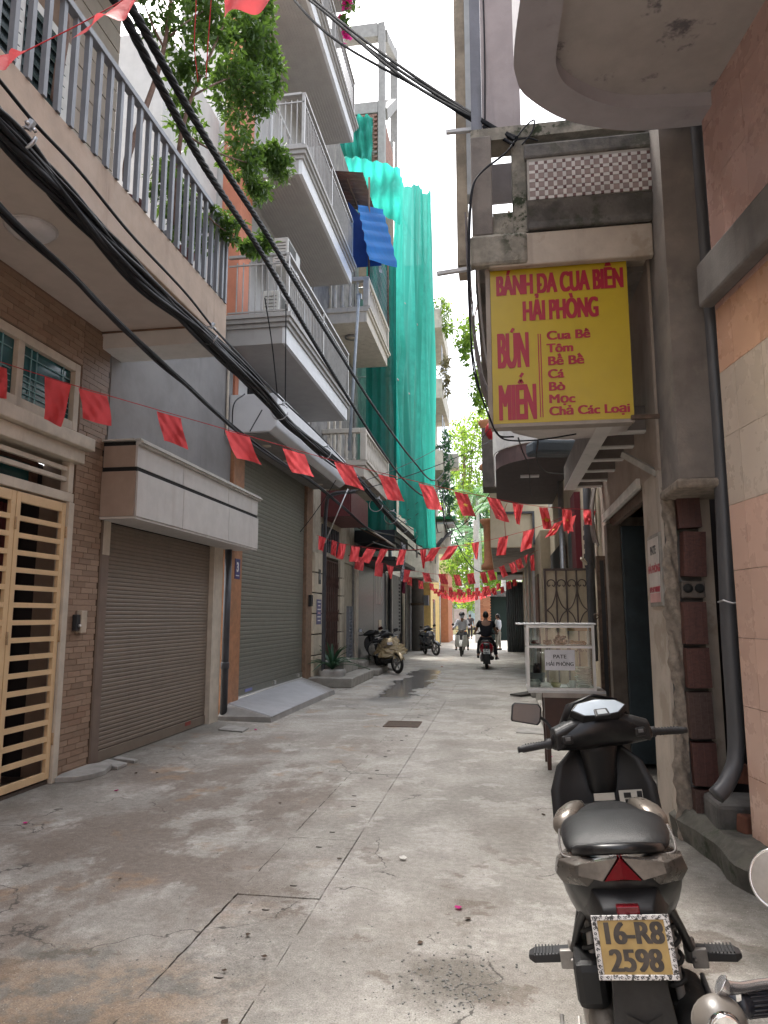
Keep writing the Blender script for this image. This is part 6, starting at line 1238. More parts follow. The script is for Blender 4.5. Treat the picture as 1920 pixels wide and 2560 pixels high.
for k, (dep_, y0, lab) in enumerate(((29, 1476, 'fifth string of flags towards the far end'), (34, 1484, 'sixth string of flags towards the far end'), (40, 1490, 'seventh string of flags towards the far end'), (47, 1494, 'last string of flags, smallest and farthest'))):
    w_ = 250/dep_*1.05; fl_ = []; x0_, x1_ = 1085+k*8, 1240-k*12; n = 13 if k < 3 else 14
    for i in range(n):
        x = x0_+(x1_-x0_)*i/n; fl_.append((x, y0+10*math.sin((i+.5)/n*PI)-6, w_*fr_.uniform(.8, 1.1), 410/dep_*fr_.uniform(.9, 1.1), fr_.uniform(-2, 3), fr_.choice(['', 'star', ''])))
    bunting(lab, (x0_-12, y0-6, dep_), (x1_+12, y0-4, dep_), fl_, [((x0_+x1_)/2, y0+4)])
# flags fluttering close to the camera at the top left, and their string
tf = thing('flag_bunting', 'string of flags fluttering close overhead at the top left', 'bunting', PD(-60, 190, 3.2)); P = [PD(-80, 178, 3.1), PD(0, 160, 3.15), PD(70, 125, 3.2), PD(200, 60, 3.3), PD(300, 5, 3.4), PD(420, -60, 3.5)]; MB().tube(spline(P, 6), .003, 5, cap=False).build('string', FSTR, tf, flip=False)
def fly(pts4, d, parent, wav=.03, star=False):
    a, b, c, e = [PD(x, y, d+dd) for (x, y, dd) in pts4]
    def fn(u, v):
        p = (a.lerp(b, u)).lerp(e.lerp(c, u), v); return p+Vector((0, wav*math.sin(u*8+v*3)*v, wav*.35*math.sin(u*6+1)*v))
    return MB().grid(fn, 16, 8).build('flag', FLAG, parent, flip=False)
fly([(175, 100, 0), (350, -30, .1), (345, 15, -.15), (230, 60, -.12)], 3.25, tf); fly([(-60, 150, 0), (68, 125, .05), (40, 138, -.1), (-60, 185, -.15)], 3.1, tf)
tf2 = thing('flag_bunting', 'single red flag and loose red cords hanging at the top of the picture', 'bunting', PD(620, -80, 4)); fly([(556, -60, 0), (720, -80, .1), (690, 5, -.1), (560, 46, -.05)], 4.0, tf2); MB().tube(spline([PD(480, -120, 4), PD(556, -60, 4), PD(720, -80, 4.1), PD(850, -110, 4.2)], 5), .003, 5, cap=False).build('string', FSTR, tf2, flip=False)
MB().tube(spline([PD(480, -120, 4), PD(490, 0, 4), PD(486, 110, 4), PD(495, 205, 4)], 6), .003, 5).build('cord', FSTR, tf2); MB().tube(spline([PD(535, -120, 4), PD(528, 0, 4), PD(520, 110, 4), PD(515, 195, 4)], 6), .003, 5).build('cord', FSTR, tf2)
ls = PD(1273, 1262, 8.2); tag(MB().tube(spline([PD(1268, 1258, 8.2), PD(1262, 1275, 8.25), PD(1262, 1310, 8.3), PD(1264, 1345, 9.6)], 5), .0035, 5).build('dangling_string', FSTR), 'loose red cord linking the first and second flag strings', 'cord')
# ------------------------------------------------------------------ the alley behind the camera (seen in mirrors, shades the foreground)
for (x0, x1, y0, y1, z, c, nm, lab) in ((-9, -4.3, -22, -1.2, 9, (.6, .55, .45), 'rear_left_house', 'cream house block behind the viewer on the left'), (1.95, 7, -22, -1.2, 7.5, (.6, .42, .34), 'rear_right_house', 'pinkish house block behind the viewer on the right')):
    t_ = thing('house', lab, 'house', ((x0+x1)/2, (y0+y1)/2, 0)); B('wall', M(nm, c, .8), t_, x0, y0, 0, x1, y1, z); xx = x1 if x0 < 0 else x0
    for k in range(4):
        for q in range(2): B('window', M('dim_glass', (0, 0, 0)), t_, xx-.03, y0+2+k*4.5, 1+q*3.5, xx+.03, y0+4+k*4.5, 3+q*3.5)

# ------------------------------------------------------------------ food cabinet on its table
ct = thing('wooden_table', 'dark brown wooden side table carrying the glass food cabinet', 'table', (.66, 7.9, 0)); WD = M('dark_table_wood', (.055, .022, .015), .4, var=.2, bmp=.05)
tx0, tx1, ty0, ty1 = .27, 1.04, 7.66, 8.16
B('tabletop', M('metal_edge_top', (.5, .5, .5), .35, metal=.6, bmp=.05), ct, tx0, ty0-.02, .765, tx1, ty1, .79); B('edge_strip', M('table_edge', (.36, .31, .27), .6, var=.2, streak=.5), ct, tx0+.14, ty0-.026, .72, tx1, ty0-.021, .764); B('apron', WD, ct, .44, ty0, .42, 1.0, ty0+.03, .763); B('side_panel', WD, ct, .44, ty0+.031, .42, .47, ty1-.05, .763)
for (x, y) in ((.43, ty0), (.96, ty0), (.43, ty1-.08), (.96, ty1-.08)): MB().loft([[(x-.005, y-.005, .763), (x+.06, y-.005, .763), (x+.06, y+.06, .763), (x-.005, y+.06, .763)], [(x+.012, y+.005, 0), (x+.05, y+.005, 0), (x+.05, y+.045, 0), (x+.012, y+.045, 0)]], smooth=False).build('leg', WD, ct)
fc = thing('food_cabinet', 'aluminium framed glass food cabinet with trays, bowls and a PATE HẢI PHÒNG paper', 'food cabinet', (.62, 7.9, .79))
cx0, cx1, cy0, cy1, cz0, cz1 = .262, .955, 7.68, 8.12, .79, 1.455
for x in (cx0, cx1-.028):
    for y in (cy0, cy1-.028): B('post', ALU, fc, x, y, cz0, x+.028, y+.028, cz1)
for z in (cz0, cz1-.03, 1.215):
    for y in (cy0, cy1-.025): B('rail', ALU, fc, cx0+.028, y+.002, z, cx1-.028, y+.025, z+.024)
    for x in (cx0, cx1-.025): B('rail', ALU, fc, x+.002, cy0+.028, z+.001, x+.025, cy1-.028, z+.023)
B('roof', M('white_roof_sheet', (.72, .73, .73), .4, bmp=.03), fc, cx0-.10, cy0-.03, cz1, cx1+.02, cy1+.03, cz1+.016, bevel=.004)
B('pane', GLASS, fc, cx0+.028, cy0+.012, cz0+.024, cx1-.028, cy0+.016, cz1-.03); B('pane', GLASS, fc, cx0+.01, cy0+.028, cz0+.024, cx0+.014, cy1-.028, cz1-.03); B('pane', GLASS, fc, cx1-.014, cy0+.028, cz0+.024, cx1-.01, cy1-.028, cz1-.03)
B('shelf', clearglass('green_glass', (.75, .9, .84)), fc, cx0+.03, cy0+.03, 1.222, cx1-.03, cy1-.03, 1.229); B('floor', ALU, fc, cx0+.028, cy0+.028, cz0, cx1-.028, cy1-.028, cz0+.01)
pa = thing('paper_notice', 'white paper reading PATE HẢI PHÒNG taped to the glass of the food cabinet', 'notice', (.6, cy0+.02, .98)); p0, p1 = PY(1361, 1624, cy0+.02), PY(1438, 1676, cy0+.02)
B('paper', M('white_paper', (.72, .71, .74), .8, bmp=0), pa, p0.x, cy0+.006, p1.z, p1.x, cy0+.008, p0.z)
pc = (p0.x+p1.x)/2; hh = p0.z-p1.z
boldtext('PATE', hh*.26, (pc, cy0+.0055, p1.z+hh*.58), (PI/2, 0, 0), BLK, pa, 'lettering', .02, 1.1, .0003, 'CENTER'); boldtext('HẢI PHÒNG', hh*.26, (pc, cy0+.0055, p1.z+hh*.22), (PI/2, 0, 0), BLK, pa, 'lettering', .02, .93, .0003, 'CENTER')
rr = random.Random(3); ENM = M('white_enamel', (.68, .68, .66), .3, bmp=0); FOOD = M('fried_food', (.16, .07, .03), .6, var=.4, scale=30, bmp=.4); FOOD2 = M('golden_food', (.33, .17, .06), .6, var=.35, scale=30, bmp=.4); FOODR = M('red_sausage', (.25, .05, .04), .4, var=.3)
def lumps(mb, x0, x1, y0, y1, z, n, r):
    for _ in range(n):
        x, y, q = rr.uniform(x0, x1), rr.uniform(y0, y1), r*rr.uniform(.6, 1.2); mb.lathe([(0, -.7*q), (q*.8, -.4*q), (q, 0), (q*.7, .5*q), (0, .7*q)], (x, y, z+rr.uniform(0, r)), 6)
for (x0, x1, m_, lab, n, r, h) in ((.30, .42, FOODR, 'tray of reddish sausages on the left of the glass shelf', 12, .022, 0), (.44, .55, FOOD, 'tray of dark meat on the glass shelf', 14, .024, .0), (.56, .70, FOOD, 'heap of dark fried pieces in the middle of the glass shelf', 26, .028, .03), (.71, .90, FOOD2, 'tray of golden fried rolls on the right of the glass shelf', 22, .024, .0)):
    t_ = thing('food_tray', lab, 'food tray', ((x0+x1)/2, 7.9, 1.229)); B('tray', STEEL, t_, x0, 7.74, 1.229, x1, 8.02, 1.24); mb = MB(); lumps(mb, x0+.02, x1-.02, 7.77, 7.98, 1.255, n, r)
    if h: lumps(mb, x0+.03, x1-.03, 7.8, 7.95, 1.3, 14, r)
    mb.build('food', m_, t_)['kind'] = 'stuff'
def bowl(name, lab, x, y, z, r, h, m_, grp=None): return tag(MB().lathe([(r*.5, 0), (r*.55, .004), (r*.85, h*.5), (r, h), (r*.97, h), (r*.8, h*.5), (r*.5, .01), (0, .008)], (x, y, z), 18).build(name, m_), lab, 'bowl', grp)
bowl('bowl', 'white bowl holding a scrunched cloth at the left of the cabinet floor', .34, 7.8, .80, .065, .07, ENM); bowl('bowl', 'white plastic bowl with a pale spoon on the cabinet floor', .45, 7.78, .80, .06, .055, ENM); bowl('bowl', 'yellow rimmed bowl beside the spoon on the cabinet floor', .56, 7.79, .80, .055, .055, M('yellow_bowl', (.62, .52, .25), .4, bmp=0))
tag(MB().tube([(.47, 7.78, .83), (.53, 7.76, .90)], .006, 6).build('spoon', M('pale_spoon', (.6, .55, .42), .5)), 'pale spoon leaning in the white plastic bowl', 'spoon'); tag(MB().grid(lambda u, v: (.29+u*.1, 7.74+v*.1, .875+.015*math.sin(u*9+v*7)), 8, 8).build('cloth', ENM, flip=False), 'crumpled white cloth over the leftmost bowl', 'cloth')
for k in range(9): tag(MB().lathe([(0, 0), (.05, 0), (.085, .022), (.083, .024), (.05, .006), (0, .006)], (.84+jit(.004), 7.84+jit(.004), .80+k*.024), 20).build('plate', ENM), 'white plate in the tall stack inside the food cabinet', 'plate', 'stacked white plates in the food cabinet')
tag(MB().lathe([(.032, 0), (.036, .005), (.036, .08), (.033, .08), (.032, .01), (0, .01)], (.73, 7.78, .80), 14).tube([(.70, 7.78, .865), (.675, 7.78, .85), (.675, 7.78, .82), (.70, 7.78, .81)], .005, 5).build('mug', ENM), 'white mug in front of the plate stack', 'mug')
bsk = thing('plastic_basket', 'grey basket of dark jars at the back left of the cabinet', 'basket', (.38, 8.02, .80)); MB().lathe([(.07, 0), (.09, .14), (.085, .14), (.066, .01), (0, .01)], (.38, 8.0, .80), 12).build('basket', M('grey_basket', (.2, .2, .21), .6), bsk)
for k in range(4): tag(MB().lathe([(.024, 0), (.024, .07), (.016, .085), (.016, .1), (0, .1)], (.36+.04*(k % 2), 7.98+.04*(k//2), .94), 10).build('jar', M('dark_jar', (.03, .02, .03), .2)), 'small dark jar standing in the grey basket', 'jar', 'dark jars in the grey basket')
tag(B('hanging_card', M('orange_card', (.55, .28, .08), .7, bmp=0), None, .72, cy1-.03, 1.385, .93, cy1-.026, 1.42), 'narrow orange card hanging at the top right of the cabinet', 'card')

# ------------------------------------------------------------------ motor scooters
def ring2(y, half):   # half outline (x, z) from top centre to bottom centre, mirrored
    L = [(-x, y, z) for x, z in reversed(half) if x > 1e-6]; return [(x, y, z) for x, z in half]+L
def torus(mb, c, R, r, n=36, m=10, sx=1.0):
    rings = []
    for k in range(n):
        a = 2*PI*k/n; rings.append([(c[0]+r*math.cos(2*PI*q/m)*sx, c[1]+(R+r*math.sin(2*PI*q/m))*math.cos(a), c[2]+(R+r*math.sin(2*PI*q/m))*math.sin(a)) for q in range(m)])
    rings.append(rings[0]); return mb.loft(rings, True, False)
TYRE = M('tyre', (.022, .021, .02), .75, var=.3, bmp=.3, bscale=80); RIMB = M('dark_rim', (.03, .03, .032), .4, metal=.4); RIMG = M('grey_rim', (.22, .21, .20), .4, metal=.6); CHROME = M('chrome', (.75, .75, .76), .12, metal=1., bmp=0, var=.03); ENG = M('engine_alloy', (.30, .28, .26), .5, metal=.5, var=.25, bmp=.2); MATB = M('matt_black_plastic', (.0085, .0085, .0095), .5, var=.2, bmp=.1, bscale=120); GLSB = M('gloss_black_paint', (.006, .006, .007), .34, var=.2, bmp=0, coat=.12, spec=.35, blotch=.3, bcol=(.03, .028, .026), bsc=14); SEATM = M('seat_vinyl', (.0055, .006, .007), .46, var=.15, bmp=.25, bscale=220); DUST = M('dusty_black', (.022, .021, .02), .7, var=.35, scale=10, bmp=.2)
REDL = M('tail_red', (.13, .004, .008), .12, bmp=0, var=.1); CLEARL = M('smoked_clear_lens', (.16, .14, .125), .12, metal=.3, var=.3, scale=14, bmp=0); AMB = M('amber_lens', (.7, .22, .02), .2, bmp=0); SILV = M('silver_plastic', (.20, .175, .15), .3, metal=.5, bmp=0, var=.12)
def steer(p, a, c=(0, .92)): x, y, z = p; dx, dy = x-c[0], y-c[1]; return (c[0]+dx*math.cos(a)-dy*math.sin(a), c[1]+dx*math.sin(a)+dy*math.cos(a), z)
class SMB(MB):
    ang = 0.
    def turned(s, a): s.v = [steer(p, a) for p in s.v]; return s
def scooter(label, loc, yaw, lean, body=GLSB, trim=MATB, panel=None, st=0., rim=RIMB, vespa=False, plate=None, detail=False, mirrors=(-1, 1), cover=None, group=None, front_panel=None):
    t = thing('motor_scooter', label, 'motor scooter', loc, group, rot=(0, 0, 0)); t.rotation_mode = 'XYZ'; t.rotation_euler = (Matrix.Rotation(yaw, 3, 'Z')@Matrix.Rotation(lean, 3, 'Y')).to_euler()
    R, WB = .275, 1.27; panel = panel or body; fp = front_panel or body
    def wheel(y, a, w_, nm):
        m_ = MB(); torus(m_, (0, y, R), R-w_*.5, w_*.5, sx=.95); m_.v = [steer(p, a) for p in m_.v] if a else m_.v; tw = m_.build(nm, TYRE, t)
        r_ = MB(); torus(r_, (0, y, R), R-w_*.95, .02, 30, 6, 1.3); r_.lathe([(0, -.05), (.045, -.05), (.055, 0), (.045, .05), (0, .05)], (0, y, R), 12, 'x')
        for k in range(5): an = 2*PI*k/5; r_.bar((0, y+.04*math.cos(an), R+.04*math.sin(an)), (0, y+(R-w_*.9)*math.cos(an+.25), R+(R-w_*.9)*math.sin(an+.25)), .03, .035)
        r_.v = [steer(p, a) for p in r_.v] if a else r_.v; r_.build('rim', rim, tw); return tw
    wheel(0, 0, .105, 'rear_wheel'); wheel(WB, st, .085, 'front_wheel')
    # engine, swing case, exhaust, springs
    e = MB(); e.loft([ring2(-.12, [(0, .36), (.04, .36), (.05, .28), (.04, .2), (0, .2)]), ring2(.1, [(0, .42), (.05, .42), (.06, .3), (.05, .2), (0, .2)]), ring2(.42, [(0, .42), (.05, .42), (.06, .3), (.05, .2), (0, .2)])]); e.v = [(x-.135, y, z) for x, y, z in e.v]; e.build('engine', ENG, t, subd=1)
    ex = MB(); ex.tube([(.15, -.24, .33), (.155, -.2, .325), (.155, .1, .30), (.13, .22, .27), (.05, .4, .24)], [.035, .06, .06, .03, .02], 12); ex.build('exhaust', DUST, t); B('heat_shield', M('grey_shield', (.12, .12, .12), .4, metal=.5), t, .205, -.15, .29, .22, .08, .36, bevel=.006)
    for sx in ((-1, 1) if detail else (1,)):
        sp = MB(); sp.tube([(sx*.125+.026*math.cos(k*.75), -.10+.1*k/60+.026*math.sin(k*.75), .32+k*.0058) for k in range(61)], .0075, 5); sp.build('spring', DUST, t); MB().tube([(sx*.125, -.12, .28), (sx*.125, .02, .70)], .014, 6).build('damper', ENG, t)
    # tail and side body
    if vespa:
        rings = [(-.36, [(0, .70), (.05, .70), (.08, .66), (.07, .58), (0, .55)]), (-.30, [(0, .78), (.12, .77), (.18, .68), (.15, .52), (0, .48)]), (-.16, [(0, .80), (.14, .80), (.225, .66), (.21, .46), (0, .42)]), (.08, [(0, .78), (.14, .78), (.235, .64), (.22, .42), (0, .38)]), (.35, [(0, .74), (.13, .74), (.20, .60), (.17, .42), (0, .38)]), (.52, [(0, .62), (.10, .62), (.13, .5), (.12, .38), (0, .36)])]
    else:
        rings = [(-.325, [(0, .855), (.06, .85), (.12, .83), (.125, .80), (.08, .76), (0, .74)]), (-.25, [(0, .85), (.10, .847), (.175, .822), (.187, .78), (.13, .66), (0, .64)]), (-.08, [(0, .80), (.10, .80), (.19, .77), (.20, .72), (.15, .56), (0, .54)]), (.22, [(0, .75), (.11, .75), (.178, .72), (.195, .62), (.175, .46), (0, .42)]), (.48, [(0, .70), (.10, .70), (.15, .66), (.175, .54), (.165, .38), (0, .36)]), (.62, [(0, .60), (.08, .60), (.12, .56), (.15, .46), (.15, .36), (0, .34)])]
    MB().loft([ring2(y, h) for y, h in rings]).build('tail_body', body, t, subd=2)
    if detail:
        for sx in (-1, 1):   # paler flanks, gold silver corner pieces before the knees
            MB().loft([[(sx*(x), y, z) for x, y, z in rg] for rg in ([(.02, -.328, .845), (.132, -.318, .828), (.135, -.312, .80), (.10, -.322, .768)], [(.03, -.28, .855), (.182, -.25, .826), (.194, -.245, .785), (.17, -.25, .755)], [(.10, -.10, .82), (.196, -.08, .785), (.208, -.08, .74), (.186, -.1, .71)], [(.14, .10, .77), (.19, .10, .745), (.199, .1, .71), (.187, .1, .68)])]).build('tail_panel', panel, t, bevel=.004)
            k_ = MB().loft([[(sx*xx+x, y, z+x*sx*-.25) for x, y, z in ring2(yy, [(0, zz+.03), (.045, zz+.022), (.06, zz-.01), (.04, zz-.05), (0, zz-.06)])] for yy, zz, xx in ((.46, .735, .185), (.58, .765, .165), (.70, .755, .12))]); k_.build('knee_panel', SILV, t, subd=1)
    if vespa:
        seat = [(-.28, [(0, .83), (.08, .825), (.11, .80), (.09, .78), (0, .78)]), (-.12, [(0, .86), (.13, .85), (.165, .82), (.15, .78), (0, .77)]), (.15, [(0, .84), (.13, .835), (.16, .80), (.15, .76), (0, .75)]), (.42, [(0, .82), (.10, .815), (.13, .78), (.12, .74), (0, .73)]), (.55, [(0, .77), (.05, .77), (.07, .75), (.06, .73), (0, .72)])]
    else:
        seat = [(-.235, [(0, .862), (.10, .856), (.145, .832), (.135, .81), (0, .81)]), (-.16, [(0, .89), (.12, .882), (.175, .85), (.168, .825), (0, .82)]), (.02, [(0, .905), (.13, .896), (.182, .858), (.172, .828), (0, .81)]), (.14, [(0, .872), (.13, .866), (.175, .83), (.165, .80), (0, .79)]), (.28, [(0, .815), (.12, .812), (.16, .785), (.15, .76), (0, .75)]), (.48, [(0, .81), (.10, .805), (.135, .775), (.12, .75), (0, .74)]), (.60, [(0, .80), (.06, .795), (.085, .76), (.07, .735), (0, .73)])]
    MB().loft([ring2(y, h) for y, h in seat]).build('seat', SEATM, t, subd=2)
    if detail:
        MB().loft([ring2(y, h) for y, h in ((-.20, [(0, .806), (.12, .804), (.155, .795), (.12, .785), (0, .785)]), (.05, [(0, .806), (.13, .804), (.165, .795), (.13, .78), (0, .78)]), (.5, [(0, .75), (.09, .75), (.11, .74), (.09, .72), (0, .72)]))]).build('seat_base', MATB, t)
        se = MB(); se.tube(spline([(-.18, .05, .832), (-.176, -.16, .832), (-.147, -.232, .825), (0, -.252, .828), (.147, -.232, .825), (.176, -.16, .832), (.18, .05, .832)], 6), .0042, 5); se.build('seat_piping', M('worn_edge', (.10, .09, .085), .6, var=.4, scale=40), t)
        MB().tube(spline([(-.13, -.08, .80), (-.12, -.22, .84), (-.06, -.31, .868), (.06, -.31, .868), (.12, -.22, .84), (.13, -.08, .80)], 6), .016, 8).build('grab_rail', GLSB, t)
    # lamps at the tail
    if vespa:
        MB().loft([ring2(-.375, [(0, .69), (.02, .685), (.026, .65), (.02, .62), (0, .615)]), ring2(-.35, [(0, .70), (.03, .69), (.036, .65), (.03, .61), (0, .60)])]).build('tail_lamp', REDL, t)
        MB().tube(spline([(-.12, -.2, .80), (-.1, -.34, .80), (.1, -.34, .80), (.12, -.2, .80)], 5), .013, 6).build('grab_rail', MATB, t)
    else:
        MB().add([(0, -.336, .85), (-.052, -.330, .785), (.052, -.330, .785), (0, -.30, .856), (-.06, -.28, .78), (.06, -.28, .78), (0, -.352, .797)], [(0, 1, 6), (0, 6, 2), (1, 2, 6), (0, 3, 4, 1), (0, 2, 5, 3), (1, 4, 5, 2)]).build('tail_lamp', REDL, t)
        for sx in (-1, 1): MB().add([(sx*.008, -.337, .850), (sx*.058, -.331, .786), (sx*.125, -.322, .80), (sx*.12, -.322, .832), (sx*.006, -.30, .85), (sx*.062, -.28, .78), (sx*.13, -.27, .80), (sx*.12, -.27, .835)], [(0, 1, 2, 3), (0, 4, 5, 1), (1, 5, 6, 2), (2, 6, 7, 3), (3, 7, 4, 0)]).build('turn_signal', CLEARL, t)
    # rear guard, plate
    MB().loft([ring2(-.20, [(0, .76), (.12, .76), (.13, .68), (.10, .60), (0, .58)]), ring2(-.30, [(0, .765), (.095, .76), (.105, .68), (.085, .60), (0, .60)]), ring2(-.365, [(0, .725), (.07, .72), (.085, .64), (.075, .58), (0, .58)])]).build('rear_guard', MATB, t, bevel=.006)
    MB().loft([[(-.07, -.36, .57), (.07, -.36, .57), (.07, -.335, .57), (-.07, -.335, .57)], [(-.088, -.40, .40), (.088, -.40, .40), (.088, -.385, .40), (-.088, -.385, .40)], [(-.108, -.385, .16), (.108, -.385, .16), (.108, -.37, .16), (-.108, -.37, .16)]], smooth=False).build('mudflap', DUST, t, bevel=.004)
    if detail:
        MB().add([(-.05, -.3905, .46), (.05, -.3905, .46), (0, -.396, .22), (0, -.404, .44)], [(0, 3, 2), (3, 1, 2)]).build('mudflap_rib', DUST, t, flip=False)
        B('reflector', REDL, t, -.032, -.376, .70, .032, -.35, .732, bevel=.003); text('JNL', .022, (0, -.378, .667), (PI/2-.15, 0, 0), M('silver_print', (.6, .6, .6), .4, bmp=0), t, 'badge', .0005)
        for sx in (-1, 1):
            MB().loft([[(sx*.13, .02, .62), (sx*.15, .02, .62), (sx*.15, -.04, .62), (sx*.13, -.04, .62)], [(sx*.175, .13, .44), (sx*.195, .13, .44), (sx*.195, .09, .44), (sx*.175, .09, .44)]], smooth=False).build('peg_arm', ENG if sx > 0 else MATB, t, bevel=.004); MB().loft([[(sx*.19, .09, 0.397), (sx*.19, .15, 0.397), (sx*.19, .15, 0.422), (sx*.19, .09, 0.422)], [(sx*.24, .085, 0.387), (sx*.24, .155, 0.387), (sx*.24, .155, 0.417), (sx*.24, .085, 0.417)], [(sx*.33, .08, 0.387), (sx*.33, .15, 0.387), (sx*.33, .15, 0.414), (sx*.33, .08, 0.414)], [(sx*.35, .10, 0.392), (sx*.35, .14, 0.392), (sx*.35, .14, 0.407), (sx*.35, .10, 0.407)]], smooth=False).build('foot_peg', BLACKRUB, t, bevel=.004); MB().tube([(sx*.19, .11, .38), (sx*.19, .11, .45)], .02, 8).build('peg_joint', ENG, t); MB().obox((sx*.215, .085, .40), (.05, .02, .06)).tube([(sx*.20, .06, .40), (sx*.20, .16, .40)], .008, 6).build('peg_bracket', ENG, t, bevel=.004)
            rb_ = MB()
            for q in range(8): rb_.box(sx*(.245+q*.0115)-.002, .082, .414, sx*(.245+q*.0115)+.002, .152, .420)
            rb_.build('peg_rib', BLACKRUB, t)['kind'] = 'stuff'; MB().tube(spline([(sx*.12, -.16, .66), (sx*.155, -.05, .56), (sx*.185, .06, .45), (sx*.195, .11, .42)], 5), .014, 8).build('peg_arm', MATB, t)
        B('air_box', MATB, t, -.19, -.14, .34, -.09, .14, .48, bevel=.025); MB().tube([(-.2, -.02, .27), (-.2, -.06, .22), (-.26, -.08, .20), (-.26, -.02, .2), (-.26, .05, .24)], .007, 6).build('side_stand', ENG, t); MB().obox((-.25, -.04, .17), (.09, .03, .05)).build('stand_pad', BLACKRUB, t, bevel=.008)
        MB().loft([ring2(-.22, [(0, .33), (.035, .32), (.045, .25), (.03, .18), (0, .17)]), ring2(-.05, [(0, .37), (.055, .36), (.065, .26), (.045, .16), (0, .15)]), ring2(.2, [(0, .38), (.055, .37), (.065, .26), (.045, .16), (0, .15)])]).build('gear_case', M('dusty_alloy', (.17, .15, .13), .6, metal=.3, var=.3, scale=12, bmp=.3), t, subd=1).location.x -= .115; B('muffler_cap', ENG, t, .10, -.02, .40, .15, .1, .55, bevel=.01); MB().loft([ring2(-.16, [(0, .40), (.03, .39), (.035, .33), (.02, .28), (0, .28)]), ring2(.16, [(0, .44), (.05, .43), (.06, .36), (.03, .28), (0, .28)])]).add([], []).build('hugger', DUST, t, bevel=.006)
    if plate:
        col, (l1, l2), pm, fr, z0 = plate; pr = part_empty('number_plate', t, (0, -.405, z0)); tl = .34 if detail else .15; W2, H2 = (.095, .07) if not detail else (.094, .067)
        def pp2(u, v, d): return (u*W2, -.405-d*math.cos(tl)+(-v)*H2*math.sin(tl)*-1*-1*-1, z0+v*H2*math.cos(tl)+d*math.sin(tl)*.0)
        rx = PI/2-tl
        def pbox(nm, mt, u0, v0, u1, v1, d0, d1): o = MB().obox((0, 0, 0), ((u1-u0)*W2, (v1-v0)*H2, d1-d0)).build(nm, mt, pr, bevel=.002 if detail else 0, at=(0, 0, 0)); o.rotation_euler = (rx, 0, 0); n_ = Vector((0, -math.cos(tl), -math.sin(tl)*-1*-1)); up_ = Vector((0, -math.sin(tl)*-1, math.cos(tl))); n_ = Vector((0, -math.cos(tl), math.sin(tl))); up_ = Vector((0, math.sin(tl), math.cos(tl))); o.location = Vector(((u0+u1)/2*W2, 0, 0))+up_*((v0+v1)/2*H2)+n_*((d0+d1)/2); return n_, up_
        n_, up_ = pbox('plate', pm, -1, -1, 1, 1, 0, .003)
        if fr:
            for (a, b_, c_, d_) in ((-1.13, .97, 1.13, 1.17), (-1.13, -1.17, 1.13, -.97), (-1.13, -.97, -.96, .97), (.96, -.97, 1.13, .97)): pbox('frame', fr, a, b_, c_, d_, -.004, .007)
            sw = MB(); 
            for k in range(44):
                q = k/44*4; s_ = q % 1; e_ = int(q); u_, v_ = ((-1.06+2.12*s_, 1.07), (1.06, 1.07-2.14*s_), (1.06-2.12*s_, -1.07), (-1.06, -1.07+2.14*s_))[e_]
                c0 = Vector((u_*W2, 0, 0))+up_*(v_*H2)+n_*.008; cr = [c0+Vector((1, 0, 0))*(.0042*math.cos(a_)*(1-.1*i_))+up_*(.0042*math.sin(a_)*(1-.1*i_)) for i_, a_ in enumerate([j_*.9 for j_ in range(7)])]; sw.tube(cr, .0011, 4, cap=False)
            o = sw.build('frame_scroll', M('scroll_dark', (.03, .03, .03), .5, bmp=0), pr, at=(0, 0, 0), flip=False); o.location = (0, 0, 0); o['kind'] = 'stuff'
        for s_, v_ in ((l1, .12), (l2, -.86)):
            o = boldtext(s_, H2*1.12, (0, 0, 0), (rx, 0, 0), col, pr, 'lettering', .05, .93 if detail else .8, .0005, 'CENTER'); o.location = up_*(v_*H2)+n_*.0032
    # floor, leg shield, front
    MB().loft([ring2(.40, [(0, .40), (.15, .40), (.17, .35), (.15, .28), (0, .27)]), ring2(.62, [(0, .36), (.16, .36), (.18, .32), (.15, .26), (0, .25)]), ring2(.86, [(0, .37), (.16, .37), (.18, .33), (.14, .27), (0, .26)])]).build('floorboard', trim, t, bevel=.008)
    sh = [(.42, .12, .83), (.52, .19, .84), (.66, .235, .85), (.78, .23, .87), (.88, .19, .90), (.95, .11, .93)]
    fr_o = [(.40, .10, 1.02), (.50, .15, 1.06), (.64, .19, 1.10), (.78, .18, 1.10), (.90, .13, 1.06), (.97, .07, 1.0)]
    inner = []
    for z, wx, y in sh: inner.append([(wx*math.cos(a), y+(.06*math.sin(a)**2 if abs(math.cos(a)) < .99 else 0)-.02*math.cos(a*1)**2*0, z) for a in [PI*k/8 for k in range(9)]])
    MB().grid(lambda u, v: (lambda i, f_: tuple(Vector((sh[i][1]*(2*u-1), sh[i][2]+.05*(2*u-1)**2*-1+.05, sh[i][0])).lerp(Vector((sh[i+1][1]*(2*u-1), sh[i+1][2]+.05*(2*u-1)**2*-1+.05, sh[i+1][0])), f_)))(min(4, int(v*5)), v*5-min(4, int(v*5))), 12, 20).build('leg_shield', trim, t, solid=.012, flip=False)
    MB().grid(lambda u, v: (lambda i, f_: tuple((lambda a, b_: Vector(a).lerp(Vector(b_), f_))((sh[i][1]*(2*u-1), sh[i][2]+.0+(fr_o[i][2]-sh[i][2])*(1-(2*u-1)**2)**.6, sh[i][0]), (sh[i+1][1]*(2*u-1), sh[i+1][2]+(fr_o[i+1][2]-sh[i+1][2])*(1-(2*u-1)**2)**.6, sh[i+1][0]))))(min(4, int(v*5)), v*5-min(4, int(v*5))), 16, 20).build('front_fairing', fp, t, solid=.006, flip=False)
    MB().obox((0, 1.14, .80), (.16, .03, .10), (.5, 0, 0)).build('headlamp', CLEARL, t, bevel=.015)
